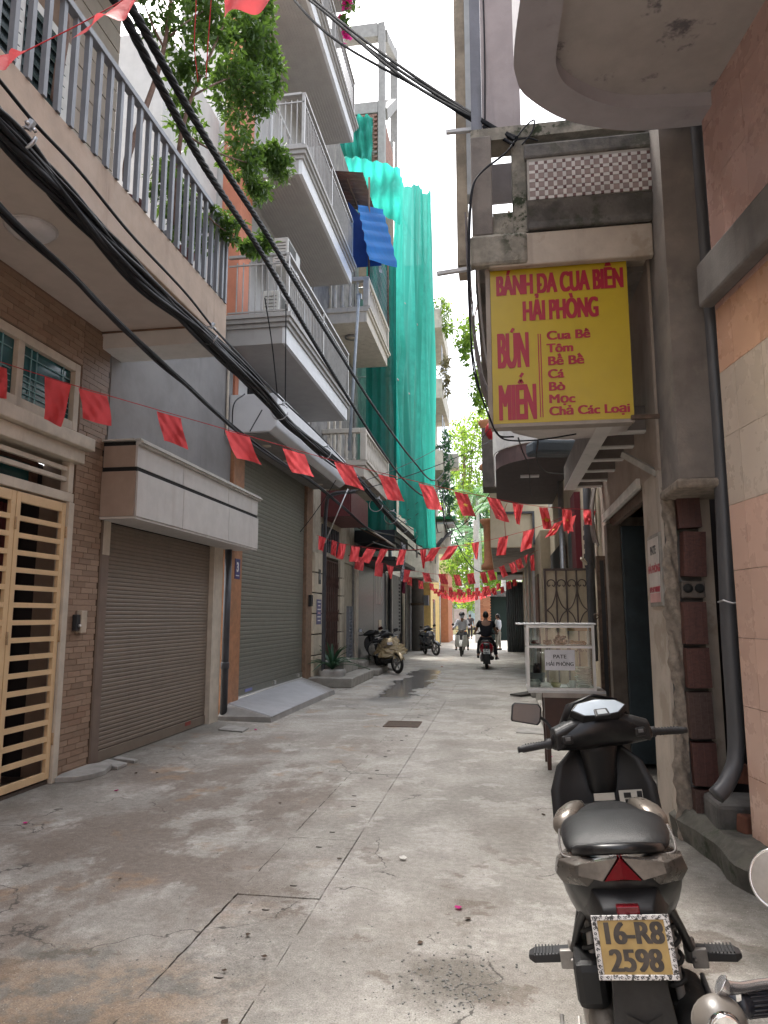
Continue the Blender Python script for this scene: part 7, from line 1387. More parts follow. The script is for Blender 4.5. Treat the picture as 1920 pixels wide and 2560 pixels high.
    for sx in (-1, 1): MB().obox((sx*.115, 1.06, .72), (.09, .03, .035), (.3, 0, -sx*.6)).build('turn_signal', CLEARL if not vespa else AMB, t, bevel=.01)
    if detail:
        B('glove_box', MATB, t, -.15, .835, .58, .15, .875, .72, bevel=.02); B('paper_sticker', M('sticker_paper', (.55, .52, .46), .6, streak=.4), t, -.045, .826, .735, .045, .834, .765); MB().obox((.115, .832, .745), (.10, .006, .055)).build('warning_sticker', M('sticker_white', (.6, .58, .52), .6), t); MB().obox((.10, .8275, .752), (.03, .002, .022)).obox((.105, .8275, .728), (.035, .002, .014)).build('sticker_print', BLK, t); MB().obox((.152, .828, .745), (.022, .008, .045)).build('shield_switch', BLACKRUB, t, bevel=.003)
        MB().tube([(0, .84, .66), (0, .81, .655), (0, .80, .635), (0, .805, .62), (0, .82, .615)], .007, 6).build('bag_hook', M('brass_hook', (.45, .36, .22), .35, metal=.7), t); MB().loft([ring2(.60, [(0, .55), (.05, .54), (.07, .45), (.06, .36), (0, .35)]), ring2(.86, [(0, .55), (.06, .54), (.08, .45), (.07, .36), (0, .35)])]).build('tunnel', MATB, t, subd=1)
    # fork, fender
    f = MB()
    for sx in (-1, 1): f.tube([(sx*.07, WB+.01, R), (sx*.07, WB-.13, .62)], .017, 8)
    f.v = [steer(p, st) for p in f.v]; f.build('fork', ENG, t)
    f = MB().grid(lambda u, v: ((v-.5)*.13, WB+(R+.035)*math.cos(.35+u*2.1), R+(R+.035)*math.sin(.35+u*2.1)-.03*(2*v-1)**2), 16, 6); f.v = [steer(p, st) for p in f.v]; f.build('front_fender', fp, t, solid=.005, flip=False)
    # handlebar: neck, cowl, dash, grips, levers, mirrors
    n_ = MB().loft([[(x*s, .90+yy*s+dy, z) for x, yy in ((-.07, -.03), (.07, -.03), (.08, .06), (-.08, .06))] for s, dy, z in ((1.0, .0, .70), (1.0, -.02, .84), (1.25, -.03, .95), (1.5, -.03, .99))]); n_.v = [steer(p, st) for p in n_.v]; n_.build('steering_neck', trim, t, subd=1)
    def bar_sec(x): q = min(1, abs(x)/.235); h = .062*(1-q**1.6)+.03; d = .065*(1-q**1.4)+.035; return [(x, .87-.03*q+d*math.cos(a)-.02, 1.005+.045*(1-q**1.2)+h*math.sin(a)) for a in [2*PI*k/12 for k in range(12)]]
    c = MB().loft([bar_sec(x) for x in (-.235, -.20, -.15, -.10, -.05, 0, .05, .10, .15, .20, .235)]); c.v = [steer(p, st) for p in c.v]; c.build('handlebar_cowl', GLSB if detail else trim, t, subd=1)
    if detail or not vespa:
        bn = Vector((0, -.62, .78)); q0 = Vector((0, .783, 1.128)); ux = Vector((1, 0, 0)); uy = Vector((0, .78, .62)); dsh = [(-.118, .012), (-.085, .046), (0, .062), (.085, .046), (.118, .012), (.075, -.026), (.03, -.032), (-.03, -.032), (-.075, -.026)]
        d1 = MB(); k = len(dsh); A_ = [q0+ux*a*1.12+uy*b_*1.15+bn*-.03 for a, b_ in dsh]; B_ = [q0+ux*a*1.08+uy*b_*1.1+bn*.008 for a, b_ in dsh]; d1.add(A_+B_, [tuple(range(k, 2*k))]+[(i, (i+1) % k, k+(i+1) % k, k+i) for i in range(k)]); d1.v = [steer(p, st) for p in d1.v]; d1.build('dash_bezel', MATB, t, bevel=.004)
        d2 = MB(); B2 = [q0+ux*a+uy*b_+bn*.0095 for a, b_ in dsh]; d2.add(B2+[q0+bn*.017], [(i, (i+1) % k, k) for i in range(k)], True); d2.v = [steer(p, st) for p in d2.v]; d2.build('dash_glass', M('dash_glass', (.42, .48, .54), .06, bmp=0, coat=1.0, spec=1.0), t, flip=True)  # pale blue-grey base colour stands in for sky reflected in the dash
        if detail:
            cl_ = MB().loft([[tuple(q0+ux*a+uy*b_+bn*h_) for a, b_ in ((-.035, -.052), (.035, -.052), (.03, -.005), (-.03, -.005))] for h_ in (.0, .022)], smooth=False); cl_.v = [steer(p, st) for p in cl_.v]; cl_.build('clock_housing', MATB, t, bevel=.005)
            cd = MB().add([tuple(q0+ux*a+uy*b_+bn*.0235) for a, b_ in ((-.022, -.042), (.022, -.042), (.019, -.015), (-.019, -.015))], [(0, 1, 2, 3)]); cd.v = [steer(p, st) for p in cd.v]; cd.build('clock_display', M('lcd_grey', (.35, .38, .40), .15, bmp=0), t, flip=True)
            vz = MB().loft([[(-.145, .84, 1.09), (-.10, .832, 1.165), (0, .83, 1.195), (.10, .832, 1.165), (.145, .84, 1.09)], [(-.16, .92, 1.06), (-.11, .93, 1.15), (0, .93, 1.18), (.11, .93, 1.15), (.16, .92, 1.06)], [(-.12, 1.03, 1.0), (-.09, 1.06, 1.04), (0, 1.07, 1.06), (.09, 1.06, 1.04), (.12, 1.03, 1.0)]], closed=False, cap=False); vz.v = [steer(p, st) for p in vz.v]; vz.build('visor', GLSB, t, solid=.008, flip=False)
    if detail:
        for sx in (-1, 1):
            hh_ = MB().loft([[(sx*x, y0+a, z0+b_) for a, b_ in ((-.05, -.045), (.05, -.04), (.055, .03), (.03, .05), (-.035, .05), (-.055, .03))] for x, y0, z0 in ((.085, .835, 1.055), (.15, .83, 1.04), (.205, .83, 1.02), (.215, .83, 1.018))], smooth=False); hh_.v = [steer(p, st) for p in hh_.v]; hh_.build('bar_housing', MATB, t, bevel=.008)
    for sx in (-1, 1):
        g = MB().tube([(sx*.20, .835, 1.005), (sx*.25, .825, 1.004), (sx*.255, .823, 1.004), (sx*.365, .80, 1.0), (sx*.372, .798, 1.0), (sx*.385, .796, 1.0)], [.022, .024, .0165, .0165, .013, .013], 12)
        for q in range(7): torus2 = g.tube([(sx*(.27+q*.013)+.0168*0, .8215-q*.0026+.0172*math.cos(a), 1.0035+.0172*math.sin(a)) for a in [2*PI*k/10 for k in range(11)]], .0018, 4, cap=False)
        g.v = [steer(p, st) for p in g.v]; g.build('grip', BLACKRUB, t)
        l = MB().tube(spline([(sx*.215, .89, 1.0), (sx*.27, .905, .995), (sx*.345, .87, .985), (sx*.375, .855, .982)], 5), [.009]*10+[.008]*3+[.007]*2+[.011], 6); l.v = [steer(p, st) for p in l.v]; l.build('brake_lever', ALU, t)
        if detail:
            s_ = MB().obox((sx*.165, .775, 1.02), (.05, .02, .04), (0, 0, 0)); s_.v = [steer(p, st) for p in s_.v]; s_.build('switch_pod', MATB, t, bevel=.008); s_ = MB().obox((sx*.165, .763, 1.025), (.022, .006, .014)); s_.v = [steer(p, st) for p in s_.v]; s_.build('switch_button', M('grey_button', (.12, .12, .12), .5), t)
        if sx in mirrors:
            m1 = MB().tube(spline([(sx*.20, .87, 1.03), (sx*.22, .89, 1.09), (sx*.27, .88, 1.13)], 4), .007, 6); m1.v = [steer(p, st) for p in m1.v]; m1.build('mirror_stalk', MATB, t)
            rot = Euler((-.15, sx*-.22, sx*.12)).to_matrix(); C0 = Vector((sx*.315, .86, 1.145)); rr_ = [(-.066, -.034), (-.062, -.042), (.055, -.046), (.066, -.03), (.066, .03), (.052, .046), (-.055, .04), (-.066, .028)]
            m2 = MB().loft([[tuple(C0+rot@Vector((a*s, d, b_*s))) for a, b_ in rr_] for s, d in ((1, .0), (1.04, .006), (.9, .03), (.5, .04))]); m2.v = [steer(p, st) for p in m2.v]; mo = m2.build('mirror', MATB, t, bevel=.003)
            m3 = MB().add([tuple(C0+rot@Vector((a*.92, -.002, b_*.92))) for a, b_ in rr_], [tuple(range(8))]); m3.v = [steer(p, st) for p in m3.v]; m3.build('mirror_glass', M('mirror_glass', (.10, .105, .11), .12, metal=1, bmp=0, var=.02), mo, flip=False)
    if cover: cover(t)
    return t
PLY = M('plate_yellow', (.36, .245, .085), .5, var=.12, scale=14, bmp=0, blotch=.35, bcol=(.28, .17, .05), bsc=16); PLW = M('plate_white', (.66, .66, .64), .45, bmp=0); PINK = M('plate_print', (.05, .04, .032), .6, bmp=0, var=.4, scale=30)
main = scooter('black scooter parked in the right foreground, yellow 16-R8 2598 plate, single left mirror', (.455, 2.62, 0), math.radians(-5.0), math.radians(-6.5), panel=M('tail_panel', (.075, .066, .058), .28, metal=.3, var=.3, scale=9, bmp=0), st=math.radians(15), plate=(PINK, ('16-R8', '2598'), PLY, M('plate_frame', (.60, .58, .56), .3, metal=.4, bmp=.2, bscale=200, blotch=.95, bcol=(.03, .028, .025), bsc=95, blo=.52, bhi=.56), .638), detail=True, mirrors=(-1,))
RB = M('red_gloss', (.26, .008, .018), .2, bmp=0, coat=.6); GOLDB = M('champagne_paint', (.42, .33, .20), .3, metal=.5, bmp=0, var=.15); WHB = M('white_silver_paint', (.42, .41, .39), .3, bmp=0, metal=.2); DKB = M('dark_bluegrey_paint', (.035, .04, .05), .25, bmp=0, coat=.4)
gr = G(1217, 1672); red = scooter('red rounded scooter ridden away up the alley by the man in black', (gr.x, gr.y, 0), math.radians(2), 0, body=RB, vespa=True, plate=(BLK, ('29-V7', '458.1'), PLW, None, .52), front_panel=RB)
g2 = G(985, 1686)
silver = scooter('champagne scooter parked nose out on the left with crumpled plastic draped over its front', (g2.x-.42, g2.y+1.22, 0), math.radians(198), math.radians(5), body=GOLDB, rim=RIMG, st=math.radians(24), front_panel=GOLDB)
pcv = thing('plastic_sheet', 'crumpled pale plastic sheet draped over the front of the champagne scooter', 'plastic sheet', (g2.x-.1, g2.y+.2, .55))
def draped(u, v):
    a = (u-.5)*3.0; w_ = .13+.30*v**.7; q = (.02+.03*v)*math.sin(u*17+v*5)+.022*math.sin(u*37-v*19)+.016*math.sin(v*43+u*9)
    return (g2.x-.15+w_*math.sin(a)+q, g2.y+.42-(.10+.34*v)*math.cos(a)+q, 1.0-.50*v-.05*abs(math.sin(a*2))+.05*math.sin(u*9)*v+q*.7)
MB().grid(draped, 44, 26).build('sheet', thin('clear_brown_film', (.42, .33, .19), (.4, .3, .15), .3, .22), pcv, flip=False)
sc2 = PX(970, 1640, -3.45); white2 = scooter('silver white scooter parked tail out against the wall behind the champagne one', (-3.5, 20.6, 0), math.radians(18), math.radians(-6), body=WHB, vespa=True, plate=(BLK, ('29-S1', '888.83'), PLW, None, .5), front_panel=WHB)
dk = G(1088, 1640); dark3 = scooter('dark blue grey scooter parked facing out beside the utility pole', (dk.x-.5, dk.y+1.2, 0), math.radians(200), math.radians(5), body=DKB, rim=RIMG, st=math.radians(20), front_panel=DKB)
# underbone bike, seen head on
ub0 = G(1153, 1641); ub = thing('underbone_motorbike', 'white leg shield motorbike ridden towards the viewer by the masked rider', 'motorbike', (ub0.x, ub0.y+1.2, 0), rot=(0, 0, PI)); UW = M('leg_shield_white', (.55, .54, .49), .4, bmp=0)
for y, nm in ((0, 'rear_wheel'), (1.2, 'front_wheel')):
    m_ = MB(); torus(m_, (0, y, .29), .255, .035); tw = m_.build(nm, TYRE, ub); r_ = MB(); torus(r_, (0, y, .29), .215, .012, 30, 6)
    for k in range(12): an = PI*k/6; r_.tube([(0, y, .29), (0, y+.215*math.cos(an), .29+.215*math.sin(an))], .003, 4)
    r_.build('rim', CHROME, tw)
for sx in (-1, 1): MB().grid(lambda u, v, s=sx: (s*(.05+.16*u+.03*math.sin(v*PI)), .86+.05*v-.10*u*u, .34+.46*v), 8, 10).build('leg_shield', UW, ub, solid=.01, flip=False)
MB().loft([ring2(.0, [(0, .76), (.08, .76), (.12, .72), (.10, .62), (0, .6)]), ring2(.4, [(0, .74), (.08, .74), (.11, .7), (.1, .58), (0, .55)]), ring2(-.4, [(0, .74), (.07, .74), (.1, .7), (.08, .6), (0, .58)])]).build('rear_body', UW, ub); MB().loft([ring2(-.35, [(0, .82), (.10, .81), (.12, .78), (.1, .75), (0, .75)]), ring2(.35, [(0, .80), (.09, .79), (.11, .76), (.09, .73), (0, .73)])]).build('seat', SEATM, ub, bevel=.01); B('engine', ENG, ub, -.12, .3, .2, .12, .7, .45, bevel=.03)
MB().loft([[(-.07, .9, .78), (.07, .9, .78), (.08, 1.0, .78), (-.08, 1.0, .78)], [(-.09, .86, .92), (.09, .86, .92), (.1, 1.0, .92), (-.1, 1.0, .92)], [(-.12, .84, 1.0), (.12, .84, 1.0), (.1, .98, 1.02), (-.1, .98, 1.02)]], smooth=False).build('headlamp_cowl', M('grey_cowl', (.13, .13, .13), .4), ub, bevel=.01); MB().lathe([(0, .03), (.06, .02), (.075, 0), (.075, -.03)], (0, 1.0, .95), 16, 'y').build('headlamp', CLEARL, ub)
MB().loft([[(-.045, .98, .62), (.045, .98, .62), (.06, .99, .75), (-.06, .99, .75)], [(-.045, 1.01, .62), (.045, 1.01, .62), (.06, 1.02, .75), (-.06, 1.02, .75)]], smooth=False).build('front_badge', M('grey_cowl', (0, 0, 0)), ub); f = MB()
for sx in (-1, 1): f.tube([(sx*.07, 1.2, .29), (sx*.07, 1.02, .78)], .017, 6)
f.build('fork', UW, ub); MB().grid(lambda u, v: ((v-.5)*.12, 1.2+.33*math.cos(.3+u*2.0), .29+.33*math.sin(.3+u*2.0)), 14, 4).build('front_fender', UW, ub, solid=.005, flip=False)
for sx in (-1, 1):
    MB().tube([(sx*.06, .88, 1.0), (sx*.2, .86, 1.03), (sx*.36, .78, 1.02)], .014, 6).build('handlebar', BLACKRUB, ub); MB().lathe([(0, .03), (.028, .02), (.03, -.02), (0, -.03)], (sx*.17, .96, .95), 10, 'y').build('turn_signal', AMB, ub); MB().tube([(sx*.2, .86, 1.03), (sx*.3, .86, 1.17)], .006, 5).build('mirror_stalk', CHROME, ub); MB().lathe([(0, .012), (.05, .01), (.052, 0), (0, -.004)], (sx*.32, .86, 1.2), 12, 'y').build('mirror', MATB, ub)

# ------------------------------------------------------------------ people
SKIN = M('skin', (.36, .20, .13), .55, bmp=0, var=.06); HAIR = M('black_hair', (.012, .01, .009), .5, bmp=.3)
def skinmesh(V, Ed, R, subd=2, root=0):
    me = bpy.data.meshes.new('s'); me.from_pydata(V, Ed, []); o = bpy.data.objects.new('s', me); COL.objects.link(o); m_ = o.modifiers.new('k', 'SKIN'); m_.use_smooth_shade = True
    sv = me.skin_vertices[0].data
    for i, r in enumerate(R): sv[i].radius = r if isinstance(r, tuple) else (r, r)
    sv[root].use_root = True; s_ = o.modifiers.new('d', 'SUBSURF'); s_.levels = subd; s_.render_levels = subd
    out = bpy.data.meshes.new_from_object(o.evaluated_get(bpy.context.evaluated_depsgraph_get())); bpy.data.objects.remove(o); return out
def chain(J, names, R): return [J[n] for n in names]
def figure(label, loc, rotz, J, shirt, trousers, sleeve=.55, shoe=None, hair=True, helmet=None, mask=None, hat=None, longs=False):
    """J: joints in the figure's own frame (x right, y forward). One continuous body, clothes as children."""
    t = thing('person', label, 'person', loc, rot=(0, 0, rotz)); names = ['pelvis', 'waist', 'chest', 'neck', 'head0']+[s+n for s in 'LR' for n in ('sho', 'elb', 'wri', 'hand')]+[s+n for s in 'LR' for n in ('hip', 'knee', 'ank', 'toe')]; ix = {n: i for i, n in enumerate(names)}
    V = [J[n] for n in names]; rad = dict(pelvis=(.14, .10), waist=(.12, .09), chest=(.14, .10), neck=.052, head0=.06, sho=.055, elb=.042, wri=.03, hand=.035, hip=.085, knee=.058, ank=.038, toe=.035)
    Rr = [rad[n if n in rad else n[1:]] for n in names]; Ed = [(ix[a], ix[b_]) for a, b_ in [('pelvis', 'waist'), ('waist', 'chest'), ('chest', 'neck'), ('neck', 'head0')]+[p for s in 'LR' for p in (('chest', s+'sho'), (s+'sho', s+'elb'), (s+'elb', s+'wri'), (s+'wri', s+'hand'), ('pelvis', s+'hip'), (s+'hip', s+'knee'), (s+'knee', s+'ank'), (s+'ank', s+'toe'))]]
    me = skinmesh(V, Ed, Rr); bm = bmesh.new(); bm.from_mesh(me)
    ex = MB(); H = Vector(J['head']); hd = J.get('face', Vector((0, 1, 0))); hd = Vector(hd).normalized(); rt = hd.cross(Vector((0, 0, 1))).normalized(); upv = rt.cross(hd)
    def hp(a, b_, c_): return H+rt*a+hd*b_+upv*c_
    rings = []
    for k in range(9):
        ph = -PI/2+PI*k/8; rr_ = math.cos(ph); rings.append([tuple(hp(.076*rr_*math.cos(a)*(1-.12*(ph < 0)), .098*rr_*math.sin(a), .122*math.sin(ph))) for a in [2*PI*q/14 for q in range(14)]])
    ex.loft(rings); ex.add([tuple(hp(-.014, .09, -.025)), tuple(hp(.014, .09, -.025)), tuple(hp(0, .118, -.02)), tuple(hp(0, .094, .02))], [(0, 1, 2), (1, 3, 2), (3, 0, 2)], True)
    for s_ in (-1, 1): ex.loft([[tuple(hp(s_*.076, -.005+.022*math.cos(a), .0+.03*math.sin(a))) for a in [2*PI*q/8 for q in range(8)]], [tuple(hp(s_*.09, -.012+.02*math.cos(a), .0+.028*math.sin(a))) for a in [2*PI*q/8 for q in range(8)]]])
    for s in 'LR':
        w0, h0 = Vector(J[s+'wri']), Vector(J[s+'hand']); d = (h0-w0).normalized(); sd_ = d.cross(Vector((0, 0, 1))); sd_ = sd_.normalized() if sd_.length > .1 else Vector((1, 0, 0)); cur_ = J.get('curl', .9)
        for q in range(4):
            b0 = h0+sd_*(q-1.5)*.018; L = (.05, .06, .056, .042)[q]; dn = d.cross(sd_)*(1 if d.cross(sd_).z < 0 else -1); ex.tube([tuple(b0-d*.01), tuple(b0+d*L*.5+dn*L*.2*cur_), tuple(b0+d*L*.7+dn*L*.65*cur_)], [.0095, .0085, .007], 6)
        s1 = 1 if s == 'L' else -1; inn = sd_*(1 if sd_.x*s1 > 0 else -1); ex.tube([tuple(w0+d*.03+inn*.02), tuple(w0+d*.06+inn*.045), tuple(w0+d*.085+inn*.04)], [.012, .0105, .0085], 6)
    n0 = [bm.verts.new(p) for p in ex.v]
    for f_ in ex.f:
        try: bm.faces.new([n0[i] for i in f_])
        except ValueError: pass
    for f_ in bm.faces: f_.smooth = True
    me2 = bpy.data.meshes.new('body'); bm.to_mesh(me2); bm.free(); me2.materials.append(SKIN); inst(me2, 'body', t, (0, 0, 0))
    # shirt
    def mid(a, b_, f_): return tuple(Vector(a).lerp(Vector(b_), f_))
    sv = [J['pelvis'], J['waist'], J['chest'], mid(J['chest'], J['neck'], .55)]; se = [(0, 1), (1, 2), (2, 3)]; sr = [(.175, .135), (.16, .125), (.175, .125), (.075, .07)]
    for s in 'LR':
        b0 = len(sv); sv += [J[s+'sho'], mid(J[s+'sho'], J[s+'elb'], .6 if not longs else 1.0)]; sr += [.078, .07]; se += [(2, b0), (b0, b0+1)]
        if longs: sv.append(mid(J[s+'elb'], J[s+'wri'], .92)); sr.append(.05); se.append((b0+1, b0+2))
    m3 = skinmesh(sv, se, sr, 2); m3.materials.append(shirt); inst(m3, 'shirt', t, (0, 0, 0))
    tv = [mid(J['pelvis'], J['waist'], .25), J['pelvis']]; te = [(0, 1)]; tr_ = [(.155, .115), (.16, .13)]
    for s in 'LR': b0 = len(tv); tv += [J[s+'hip'], J[s+'knee'], mid(J[s+'knee'], J[s+'ank'], .93)]; tr_ += [.105, .078, .06]; te += [(1, b0), (b0, b0+1), (b0+1, b0+2)]
    m4 = skinmesh(tv, te, tr_, 2, 1); m4.materials.append(trousers); inst(m4, 'trousers', t, (0, 0, 0))
    for s in 'LR':
        a, b_ = Vector(J[s+'ank']), Vector(J[s+'toe']); d = (b_-a); d.z = 0; d = d.normalized(); z0 = min(a.z, b_.z)-.035; sd_ = d.cross(Vector((0, 0, 1)))
        MB().loft([[tuple(a-d*.07+sd_*x*.8+Vector((0, 0, z0-a.z+zz))) for x, zz in ((-.035, 0), (.035, 0), (.03, .08), (-.03, .08))], [tuple(a+d*.05+sd_*x+Vector((0, 0, z0-a.z+zz))) for x, zz in ((-.042, 0), (.042, 0), (.032, .075), (-.032, .075))], [tuple(a+d*.17+sd_*x*.9+Vector((0, 0, z0-a.z+zz))) for x, zz in ((-.04, 0), (.04, 0), (.03, .035), (-.03, .035))]]).build('shoe', shoe or BLACKRUB, t, bevel=.008)
    if hair:
        hr = []
        for k in range(6):
            ph = -.15+(PI/2+.15)*k/5; hr.append([tuple(hp(.085*math.cos(ph)*math.cos(a), .106*math.cos(ph)*math.sin(a)-.012, .132*math.sin(ph)-(.045 if (math.sin(a) < -.2 and k == 0) else 0)+(.03 if math.sin(a) > .5 and k == 0 else 0))) for a in [2*PI*q/16 for q in range(16)]])
        MB().loft(hr).build('hair', HAIR, t)
    if helmet:
        hr = []
        for k in range(7):
            ph = -.05+(PI/2+.05)*k/6; hr.append([tuple(hp(.125*math.cos(ph)*math.cos(a), .145*math.cos(ph)*math.sin(a)-.005, .01+.15*math.sin(ph))) for a in [2*PI*q/18 for q in range(18)]])
        hm = MB().loft(hr).build('helmet', helmet, t); MB().grid(lambda u, v: tuple(hp(.12*math.sin((u-.5)*2), .13*math.cos((u-.5)*2)+.05*v, .02-.01*v)), 10, 2).build('helmet_peak', helmet, t, solid=.006, flip=False)
    if mask: MB().grid(lambda u, v: tuple(hp(.079*math.sin((u-.5)*2.6), .103*math.cos((u-.5)*2.6)*(1-.1*v)+.012, -.005-.095*v)), 12, 6).build('mask', mask, t, solid=.004, flip=False)
    for s_ in (-1, 1): MB().lathe([(0, .006), (.008, .004), (.01, 0), (0, -.003)], hp(s_*.032, .086, .012), 8, 'y').build('eye', BLK, t)
    return t
def sitting(handy=.72, handz=1.03, handx=.31, kn=.19, foot=(.2, .50, .30), lean=.0):
    J = dict(pelvis=(0, .10, .90), waist=(0, .10+lean*.4, 1.05), chest=(0, .13+lean, 1.28), neck=(0, .155+lean, 1.42), head0=(0, .17+lean, 1.48), head=Vector((0, .19+lean, 1.555)))
    for s, k in (('L', -1), ('R', 1)): J.update({s+'sho': (k*.185, .14+lean, 1.35), s+'elb': (k*.29, .36+lean, 1.12), s+'wri': (k*handx, handy-.07, handz+.03), s+'hand': (k*handx, handy, handz+.01), s+'hip': (k*.10, .14, .86), s+'knee': (k*kn, .56, .74), s+'ank': (k*foot[0], foot[1]-.02, foot[2]+.06), s+'toe': (k*(foot[0]+.01), foot[1]+.12, foot[2]+.02)})
    return J
BLKS = M('black_tshirt', (.012, .012, .016), .9, bmp=.2); BLKT = M('dark_trousers_cloth', (.016, .017, .022), .9, bmp=.2); WHS = M('white_shirt', (.60, .60, .61), .85, bmp=.2, streak=0); GREYS = M('charcoal_shirt', (.05, .048, .055), .9)
J = sitting(.80, 1.0, .33, foot=(.24, .52, .30)); J['Rank'] = (.30, .42, .34); J['Rtoe'] = (.34, .54, .28); J['Rknee'] = (.24, .52, .68)
p1 = figure('man in a black t-shirt riding the red scooter away, seen from behind', (gr.x, gr.y, 0), math.radians(2), J, BLKS, BLKT)
p2 = figure('rider in white shirt, dark helmet and face mask coming towards the viewer on the motorbike', (ub0.x, ub0.y+1.2, 0), PI, sitting(.76, 1.02, .33, foot=(.23, .42, .22)), WHS, BLKT, longs=True, hair=False, helmet=M('dark_helmet', (.03, .025, .025), .25, bmp=0, coat=.5), mask=M('pale_mask', (.55, .60, .66), .8, bmp=0))
def standing(h=1.66, stride=.12, arm=.05):
    k = h/1.75; J = dict(pelvis=(0, 0, .95*k), waist=(0, .0, 1.10*k), chest=(0, .01, 1.33*k), neck=(0, .015, 1.48*k), head0=(0, .02, 1.54*k), head=Vector((0, .03, 1.62*k)), curl=.5)
    for s, q in (('L', -1), ('R', 1)): J.update({s+'sho': (q*.185, 0, 1.41*k), s+'elb': (q*.24, -.03+q*arm, 1.14*k), s+'wri': (q*.25, .04+q*arm*2, .92*k), s+'hand': (q*.25, .06+q*arm*2, .84*k), s+'hip': (q*.095, 0, .91*k), s+'knee': (q*.10, -q*stride*.5+.03, .50*k), s+'ank': (q*.10, -q*stride, .09+max(0, q*stride*.2)), s+'toe': (q*.11, -q*stride+.13, .045)})
    return J
pd = G(1176, 1598); figure('person in charcoal shirt and black trousers walking away at the end of the alley', (pd.x, pd.y, 0), math.radians(-4), standing(1.66, .16, .06), GREYS, BLKT)
pw = PY(1245, 1540, 33); figure('person in a loose white top standing by the corrugated gate at the far right', (pw.x, 33, 0), math.radians(70), standing(1.62, .04, .02), WHS, M('beige_trousers', (.30, .27, .22), .9), longs=True)

# ------------------------------------------------------------------ second motorbike, only its left bar end in frame
mk = thing('parked_motorbike', 'motorbike at the bottom right edge showing only round mirror, silver lever and black grip', 'motorbike', (.75, 1.6, 0), rot=(0, 0, 0)); mk.location = (0, 0, 0)
def Q(px, py, D): return PD(px, py, D)
mc = Q(1942, 2198, 1.28); ra = (mc-Vector((0, 0, CAM_H))); fdir = (-ra).normalized(); fdir = (fdir+Vector((-.25, 0, .1))).normalized(); e1 = fdir.cross(Vector((0, 0, 1))).normalized(); e2 = e1.cross(fdir)
rim_ = MB(); rim_.tube([mc+e1*.044*math.cos(a)+e2*.049*math.sin(a) for a in [2*PI*k/32 for k in range(33)]], .0028, 6, cap=False); mo = MB().loft([[mc-fdir*d+e1*.044*s*math.cos(a)+e2*.049*s*math.sin(a) for a in [2*PI*k/28 for k in range(28)]] for s, d in ((1, .001), (.95, .014), (.6, .028), (.2, .034))]).build('mirror', CHROME, mk); rim_.build('mirror_rim', CHROME, mo, flip=False)
MB().add([mc+fdir*.0015+e1*.0432*math.cos(a)+e2*.0482*math.sin(a) for a in [2*PI*k/28 for k in range(28)]]+[mc+fdir*.006], [(k, (k+1) % 28, 28) for k in range(28)], True).build('mirror_glass', M('round_mirror_glass', (.5, .53, .58), .02, metal=1, bmp=0, var=.01), mo, flip=False)
g0, g1 = Q(1838, 2515, 1.22), Q(1990, 2500, 1.30); MB().tube([mc-fdir*.03, mc-fdir*.035+Vector((.03, 0, -.12)), g1+Vector((.03, .03, .02))], .006, 8).build('mirror_stalk', CHROME, mk)
gp = MB().tube([g0, g0.lerp(g1, .08), g0.lerp(g1, .12), g0.lerp(g1, .9), g0.lerp(g1, 1)], [.02, .0215, .019, .019, .022], 18); ax_ = (g1-g0).normalized(); o1 = ax_.orthogonal().normalized(); o2 = ax_.cross(o1)
for k in range(18): a = 2*PI*k/18; gp.tube([g0.lerp(g1, .15)+(o1*math.cos(a)+o2*math.sin(a))*.0193, g0.lerp(g1, .85)+(o1*math.cos(a)+o2*math.sin(a))*.0193], .0016, 4)
gp.build('grip', M('blue_black_rubber', (.013, .015, .022), .35, bmp=.05), mk); MB().tube([g1, g1+Vector((.25, .12, .01)), g1+Vector((.5, .15, -.02))], .011, 10).build('handlebar', CHROME, mk)
lv_ = MB().tube(spline([Q(1800, 2462, 1.20), Q(1812, 2468, 1.2), Q(1850, 2470, 1.22), Q(1900, 2462, 1.26), Q(1990, 2452, 1.32)], 6), [.017, .018, .018, .017, .016, .015, .0135, .012, .011, .0105, .01, .0095]+[.009]*20, 12); lv_.build('lever', M('bright_lever', (.72, .72, .74), .2, metal=.9, bmp=0), mk); MB().bar(Q(1846, 2480, 1.215), Q(1848, 2500, 1.22), .008).build('lever_pivot', CHROME, mk)
ic = Q(1800, 2560, 1.18); MB().lathe([(0, -.045), (.022, -.04), (.038, -.022), (.044, 0), (.044, .008), (.04, .012), (.02, .02), (0, .02)], ic, 24, 'y').build('bar_end_lamp', M('dusty_lens', (.13, .115, .10), .35, var=.2, bmp=.05), mk); MB().lathe([(.02, -.01), (.024, -.012), (.026, 0), (.02, 0)], Q(1812, 2572, 1.125), 20, 'y').build('lamp_collar', CHROME, mk)
B('front_body', GLSB, mk, .78, 1.35, .55, 1.0, 1.75, .9, bevel=.05); tw = MB(); torus(tw, (.92, 2.0, .29), .25, .045); tw.build('front_wheel', TYRE, mk); MB().tube([(.92, 2.0, .29), (.92, 1.75, .85)], .02, 8).build('fork', CHROME, mk)

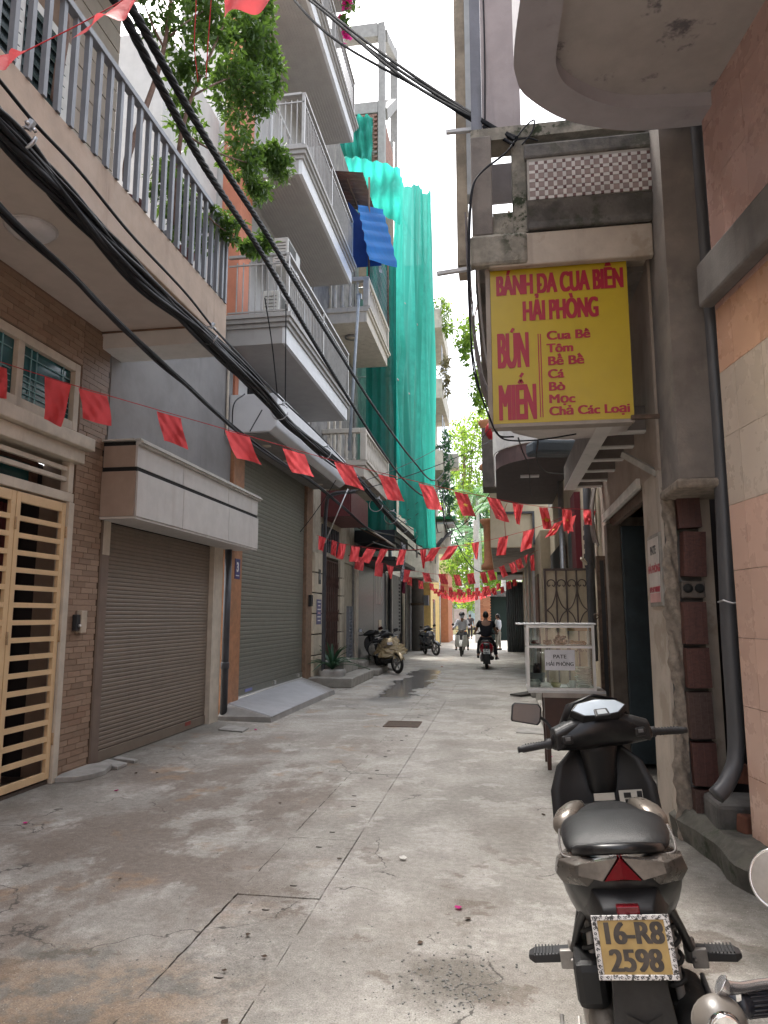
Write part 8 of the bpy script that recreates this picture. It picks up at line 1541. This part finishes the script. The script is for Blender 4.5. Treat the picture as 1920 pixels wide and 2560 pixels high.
# ------------------------------------------------------------------ small litter
PET = thin('petal', (.55, .03, .22), (.5, .05, .2), .3); DRY = M('dry_leaf_litter', (.07, .045, .03), .9, bmp=0); PAPER = M('paper_scrap', (.6, .58, .54), .8, bmp=0)
rr = random.Random(12)
def scrap(name, label, px, py, r, m_, cat, grp=None):
    p = G(px, py); a0 = rr.uniform(0, 6); mb = MB(); n = 7; mb.add([(p.x+r*rr.uniform(.6, 1.1)*math.cos(a0+2*PI*k/n), p.y+r*rr.uniform(.6, 1.1)*math.sin(a0+2*PI*k/n), .004+r*rr.uniform(.1, .55)) for k in range(n)]+[(p.x, p.y, .005)], [(k, (k+1) % n, n) for k in range(n)]); tag(mb.build(name, m_, flip=False), label, cat, grp)
for (x, y, lab) in ((63, 2060, 'pink petal on the dark ground at the lower left edge'), (290, 1979, 'pink petal in front of the brown tile pier'), (640, 1826, 'pink petal near the cracked cover by the ramp'), (1146, 2273, 'large pink petal in the middle of the foreground concrete'), (1377, 1894, 'pink petal beneath the wooden table'), (613, 1768, 'pink petal lying on the pale ramp')): scrap('flower_petal', lab, x, y, .028, PET, 'petal')
scrap('paper_scrap', 'scrap of pale paper on the concrete left of the scooter', 1008, 2150, .03, PAPER, 'paper'); scrap('wrapper', 'yellow green sweet wrapper beside the scooter', 1392, 2012, .045, M('wrapper_green', (.45, .42, .06), .4, bmp=0), 'wrapper'); scrap('plastic_scrap', 'crumpled orange scrap in the wet patch', 1105, 1668, .07, M('orange_scrap', (.5, .12, .03), .5), 'scrap')
for (x, y) in ((392, 1934), (700, 2010), (340, 1935), (1170, 2300), (1360, 2040), (850, 2150), (560, 2430), (660, 2395), (620, 2340), (1050, 2360), (560, 2560), (300, 2200)): scrap('dry_leaf', 'small dark dry leaf lying on the concrete', x, y, rr.uniform(.012, .022), DRY, 'leaf', 'dry leaves scattered on the concrete')
# loose chippings in the worn patch before the scooter
mb = MB()
for _ in range(220):
    a = rr.gauss(0, 1); x, y = 1130+rr.gauss(0, 70), 2455+rr.gauss(0, 42); p = G(x, y); s_ = rr.uniform(.002, .0055); mb.obox((p.x, p.y, s_*.4), (s_*2, s_*1.4, s_), (rr.uniform(-.3, .3), rr.uniform(-.3, .3), rr.uniform(0, 3)))
for _ in range(260):
    p = G(rr.uniform(150, 1250), rr.uniform(1900, 2600)); s_ = rr.uniform(.0012, .0035); mb.obox((p.x, p.y, s_*.4), (s_*2, s_*1.4, s_), (rr.uniform(-.3, .3), rr.uniform(-.3, .3), rr.uniform(0, 3)))
tag(mb.build('gravel', M('chippings', (.20, .20, .19), .9, var=.4, scale=40, bmp=.2), flip=False), 'loose grey stone chippings scattered over the worn concrete', 'gravel', kind='stuff')
bpy.context.view_layer.update()
